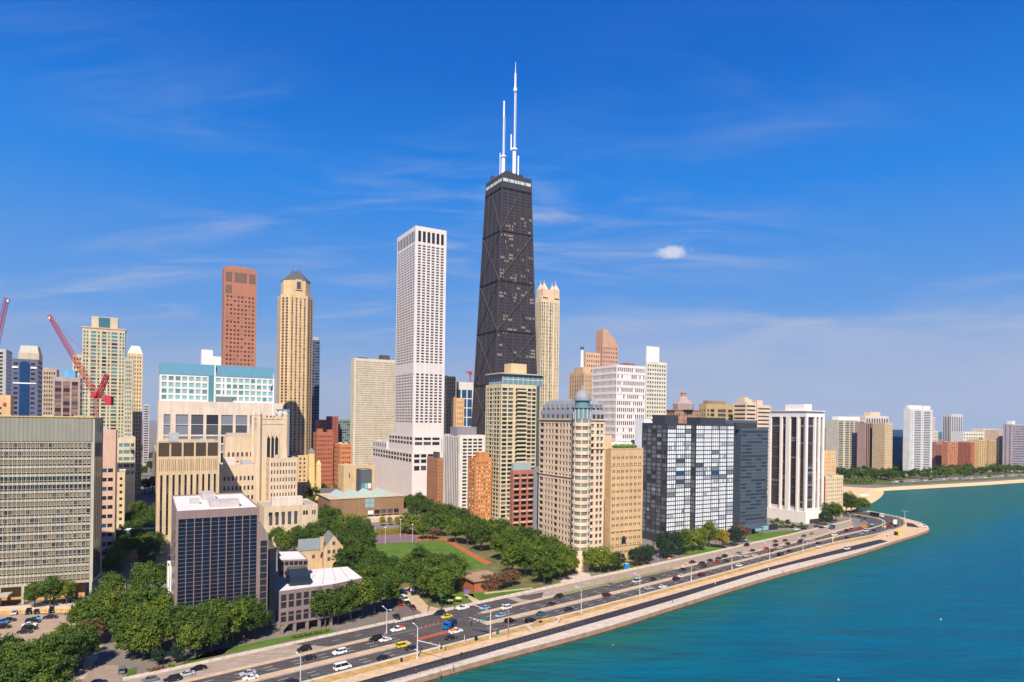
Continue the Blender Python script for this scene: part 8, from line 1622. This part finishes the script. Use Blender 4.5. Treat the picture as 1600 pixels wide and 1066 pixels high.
# ------------------------------------------------------------------ people
SKIN = mat('skin', (.42, .25, .17), .6, 0); HAIR = mat('hair', (.04, .025, .018), .8, 0)
CLO = {'red': (.45, .03, .03), 'white': (.75, .74, .72), 'blue': (.05, .18, .42), 'navy': (.02, .03, .08), 'black': (.02, .02, .02), 'grey': (.2, .2, .2), 'teal': (.03, .25, .3), 'khaki': (.35, .27, .16)}
def body_mesh(key, walk):
    """One continuous figure grown over a skeleton with tapering limbs."""
    me = bpy.data.meshes.new('body'); s = walk
    V = [(0, 0, .95), (0, 0, 1.18), (0, 0, 1.40), (0, .01, 1.52), (0, .02, 1.63), (0, .02, 1.74), (.19, 0, 1.42), (.25, -.12 * s, 1.14), (.25, .10 - .05 * s, .88), (.26, .14 - .02 * s, .78), (-.19, 0, 1.42), (-.25, .12 * s, 1.14), (-.25, .10 + .15 * s, .88), (-.26, .14 + .16 * s, .78),
         (.10, 0, .88), (.11, .18 * s, .48), (.11, .12 * s, .10), (.11, .26 * s, .05), (-.10, 0, .88), (-.11, -.10 * s, .48), (-.11, -.36 * s, .14), (-.11, -.26 * s, .05)]
    E_ = [(0, 1), (1, 2), (2, 3), (3, 4), (4, 5), (2, 6), (6, 7), (7, 8), (8, 9), (2, 10), (10, 11), (11, 12), (12, 13), (0, 14), (14, 15), (15, 16), (16, 17), (0, 18), (18, 19), (19, 20), (20, 21)]
    Rr = [.15, .13, .16, .06, .095, .08, .065, .05, .04, .035, .065, .05, .04, .035, .10, .065, .045, .04, .10, .065, .045, .04]
    me.from_pydata(V, E_, []); o = bpy.data.objects.new('tmp_body', me); COL.objects.link(o); md = o.modifiers.new('skin', 'SKIN'); md.use_smooth_shade = True
    for i, sv_ in enumerate(me.skin_vertices[0].data): sv_.radius = (Rr[i], Rr[i] * (.72 if i in (0, 1, 2) else 1)); sv_.use_root = (i == 0)
    o.modifiers.new('sub', 'SUBSURF').levels = 1
    dg = bpy.context.evaluated_depsgraph_get(); out = bpy.data.meshes.new_from_object(o.evaluated_get(dg)); bpy.data.objects.remove(o); return out
BODY = [body_mesh('a', 1.0), body_mesh('b', .25)]
def person(px, py, shirt, pants, label, group=None, k=0, rot=0.0, z=.08, dark_hair=True):
    p = G2(px, py); key = ('person', shirt, pants, k); me = MATS.get(key)
    if me is None:
        me = BODY[k].copy(); me.materials.clear()
        for m_ in (SKIN, mat('cloth_' + shirt, CLO[shirt], .8, .05, 3), mat('cloth_' + pants, CLO[pants], .8, .05, 3), HAIR): me.materials.append(m_)
        for f in me.polygons:
            c = f.center; f.material_index = 2 if (c.z < .96 and abs(c.x) < .20 and c.z > .10) else 1 if (.96 <= c.z < 1.47 and not (abs(c.x) > .215 and c.z < 1.15)) else 3 if (c.z > 1.70 or (c.z > 1.60 and c.y < -.02)) else 3 if c.z <= .10 else 0
        MATS[key] = me
    o = bpy.data.objects.new('person', me); COL.objects.link(o); o.location = (*p, z); o.rotation_euler = (0, 0, rot); tag(o, label, 'person', group)
person(649.6, 1054, 'red', 'black', 'person in a red top walking on the dark lakefront path near the bottom', rot=-.85)
person(688, 1055, 'grey', 'khaki', 'person in grey on the pale lake ledge beside the fence', rot=2.3); person(708.5, 1047, 'blue', 'navy', 'person in bright blue beside the fence on the lake ledge', rot=-.8)
person(885, 981, 'red', 'grey', 'person in a red top walking beyond the planter', rot=-.85); person(1051, 943, 'teal', 'navy', 'person in teal on the pale ledge below the tan brick block', rot=-.85); person(1117.4, 915.5, 'white', 'grey', 'person in white on the lakefront path below the steel towers', rot=2.3)
person(1200.7, 893, 'white', 'white', 'person all in white on the inner edge of the lakefront path', rot=2.3); person(1223, 896, 'black', 'black', 'person in black on the pale ledge near the water', rot=-.8); person(1248.6, 885, 'white', 'navy', 'person in white shirt and navy trousers far along the lakefront path', rot=2.3)
person(1386, 840, 'black', 'navy', 'dark clothed person left of the yellow booth on the promenade tip', k=1); person(1391.5, 838, 'grey', 'black', 'grey clothed person beside the yellow booth', k=1, rot=1.0); person(1432, 833.5, 'khaki', 'black', 'person in khaki on the promenade tip near the water', k=1, rot=.4)
prnd = random.Random(5)
for k in range(12): person(1024.5 + prnd.uniform(-4, 9), 873.5 + prnd.uniform(-5, 4), ['white', 'navy', 'white', 'navy', 'red', 'white'][k % 6], ['navy', 'navy', 'grey', 'white', 'navy', 'navy'][k % 6], 'person standing in the crowd at the kerb before the left steel tower', 'crowd at the kerb', k=1, rot=prnd.uniform(0, 6.2))
person(669, 955, 'black', 'navy', 'dark clothed person waiting at the tan corner by the zebra crossing', k=1); person(1060, 872, 'black', 'grey', 'dark clothed person on the pavement beyond the orange barriers', k=1)
for (px, py, lb, c_) in ((958, 1009, 'small reddish buoy floating off the lakefront wall', (.40, .12, .06)), (1310, 1063, 'small white buoy at the bottom edge of the water', (.75, .75, .75)), (1470, 968.5, 'tiny pale buoy far out on the water', (.6, .65, .65))):
    p = G(px, py, WZ); r = empty('buoy', p, lb, 'buoy', 'buoys on the lake'); q = MB(); q.lathe((p.x, p.y), [(.1, WZ - .3), (.32, WZ - .1), (.32, WZ + .2), (.12, WZ + .4)], 10); q.build('float', mat('buoy_%d' % int(c_[1] * 99), c_, .5, 0), r); q = MB(); q.tube((p.x, p.y, WZ + .5), (p.x, p.y, WZ + .9), .06, .04, 6); q.build('post', mat('buoy_%d' % int(c_[1] * 99), c_, .5, 0), r)
# yellow hoarding before the slab, and picnic parasols at the corner
ha, hb_ = G2(-60, 962), G2(137, 955); d = (hb_ - ha).normalized(); nn = Vector((-d.y, d.x)); r = empty('site_barrier', (*ha.lerp(hb_, .6), 0), 'long yellow-orange barrier along the car park before the grey slab', 'barrier'); L = (hb_ - ha).length
for k in range(int(L / 3)):
    p = ha + d * (3 * k); q = MB(); q.prism([p, p + d * 2.85, p + d * 2.85 + nn * .35, p + nn * .35], .1, 1.15); q.build('segment', wallm('barrier_yellow', (.62, .33, .06)), r)
for x, y in ((702, 945), (716, 941.5)):
    b = G(x, y, .05); r = empty('parasol', b, 'pale yellow parasol %s beside the corner lawn' % ('left' if x < 710 else 'right'), 'parasol', 'parasols on the corner'); q = MB(); q.tube(b, (b.x, b.y, 2.4), .05, n=6); q.build('pole', STL, r); q = MB(); q.lathe((b.x, b.y), [(1.7, 2.0), (.9, 2.35), (.05, 2.6)], 10); q.build('canopy', mat('parasol_yellow', (.70, .62, .22), .8, .03, 1), r)
# ------------------------------------------------------------------ air
hz_ = MB(); hz_.prism([(-8300, -1200), (8300, -1200), (8300, 8300), (-8300, 8300)], -9.0, 470.0, bottom=True)
hm_ = bpy.data.materials.new('air_haze'); hm_.use_nodes = True; t = hm_.node_tree; t.nodes.remove(t.nodes['Principled BSDF'])
pv = N(t, 'ShaderNodeVolumePrincipled', inp={'Density': 0.00003, 'Anisotropy': 0.0, 'Color': (.72, .82, 1.0, 1)}); t.links.new(pv.outputs[0], t.nodes['Material Output'].inputs['Volume'])
ho = hz_.build('haze', hm_); ho['kind'] = 'stuff'
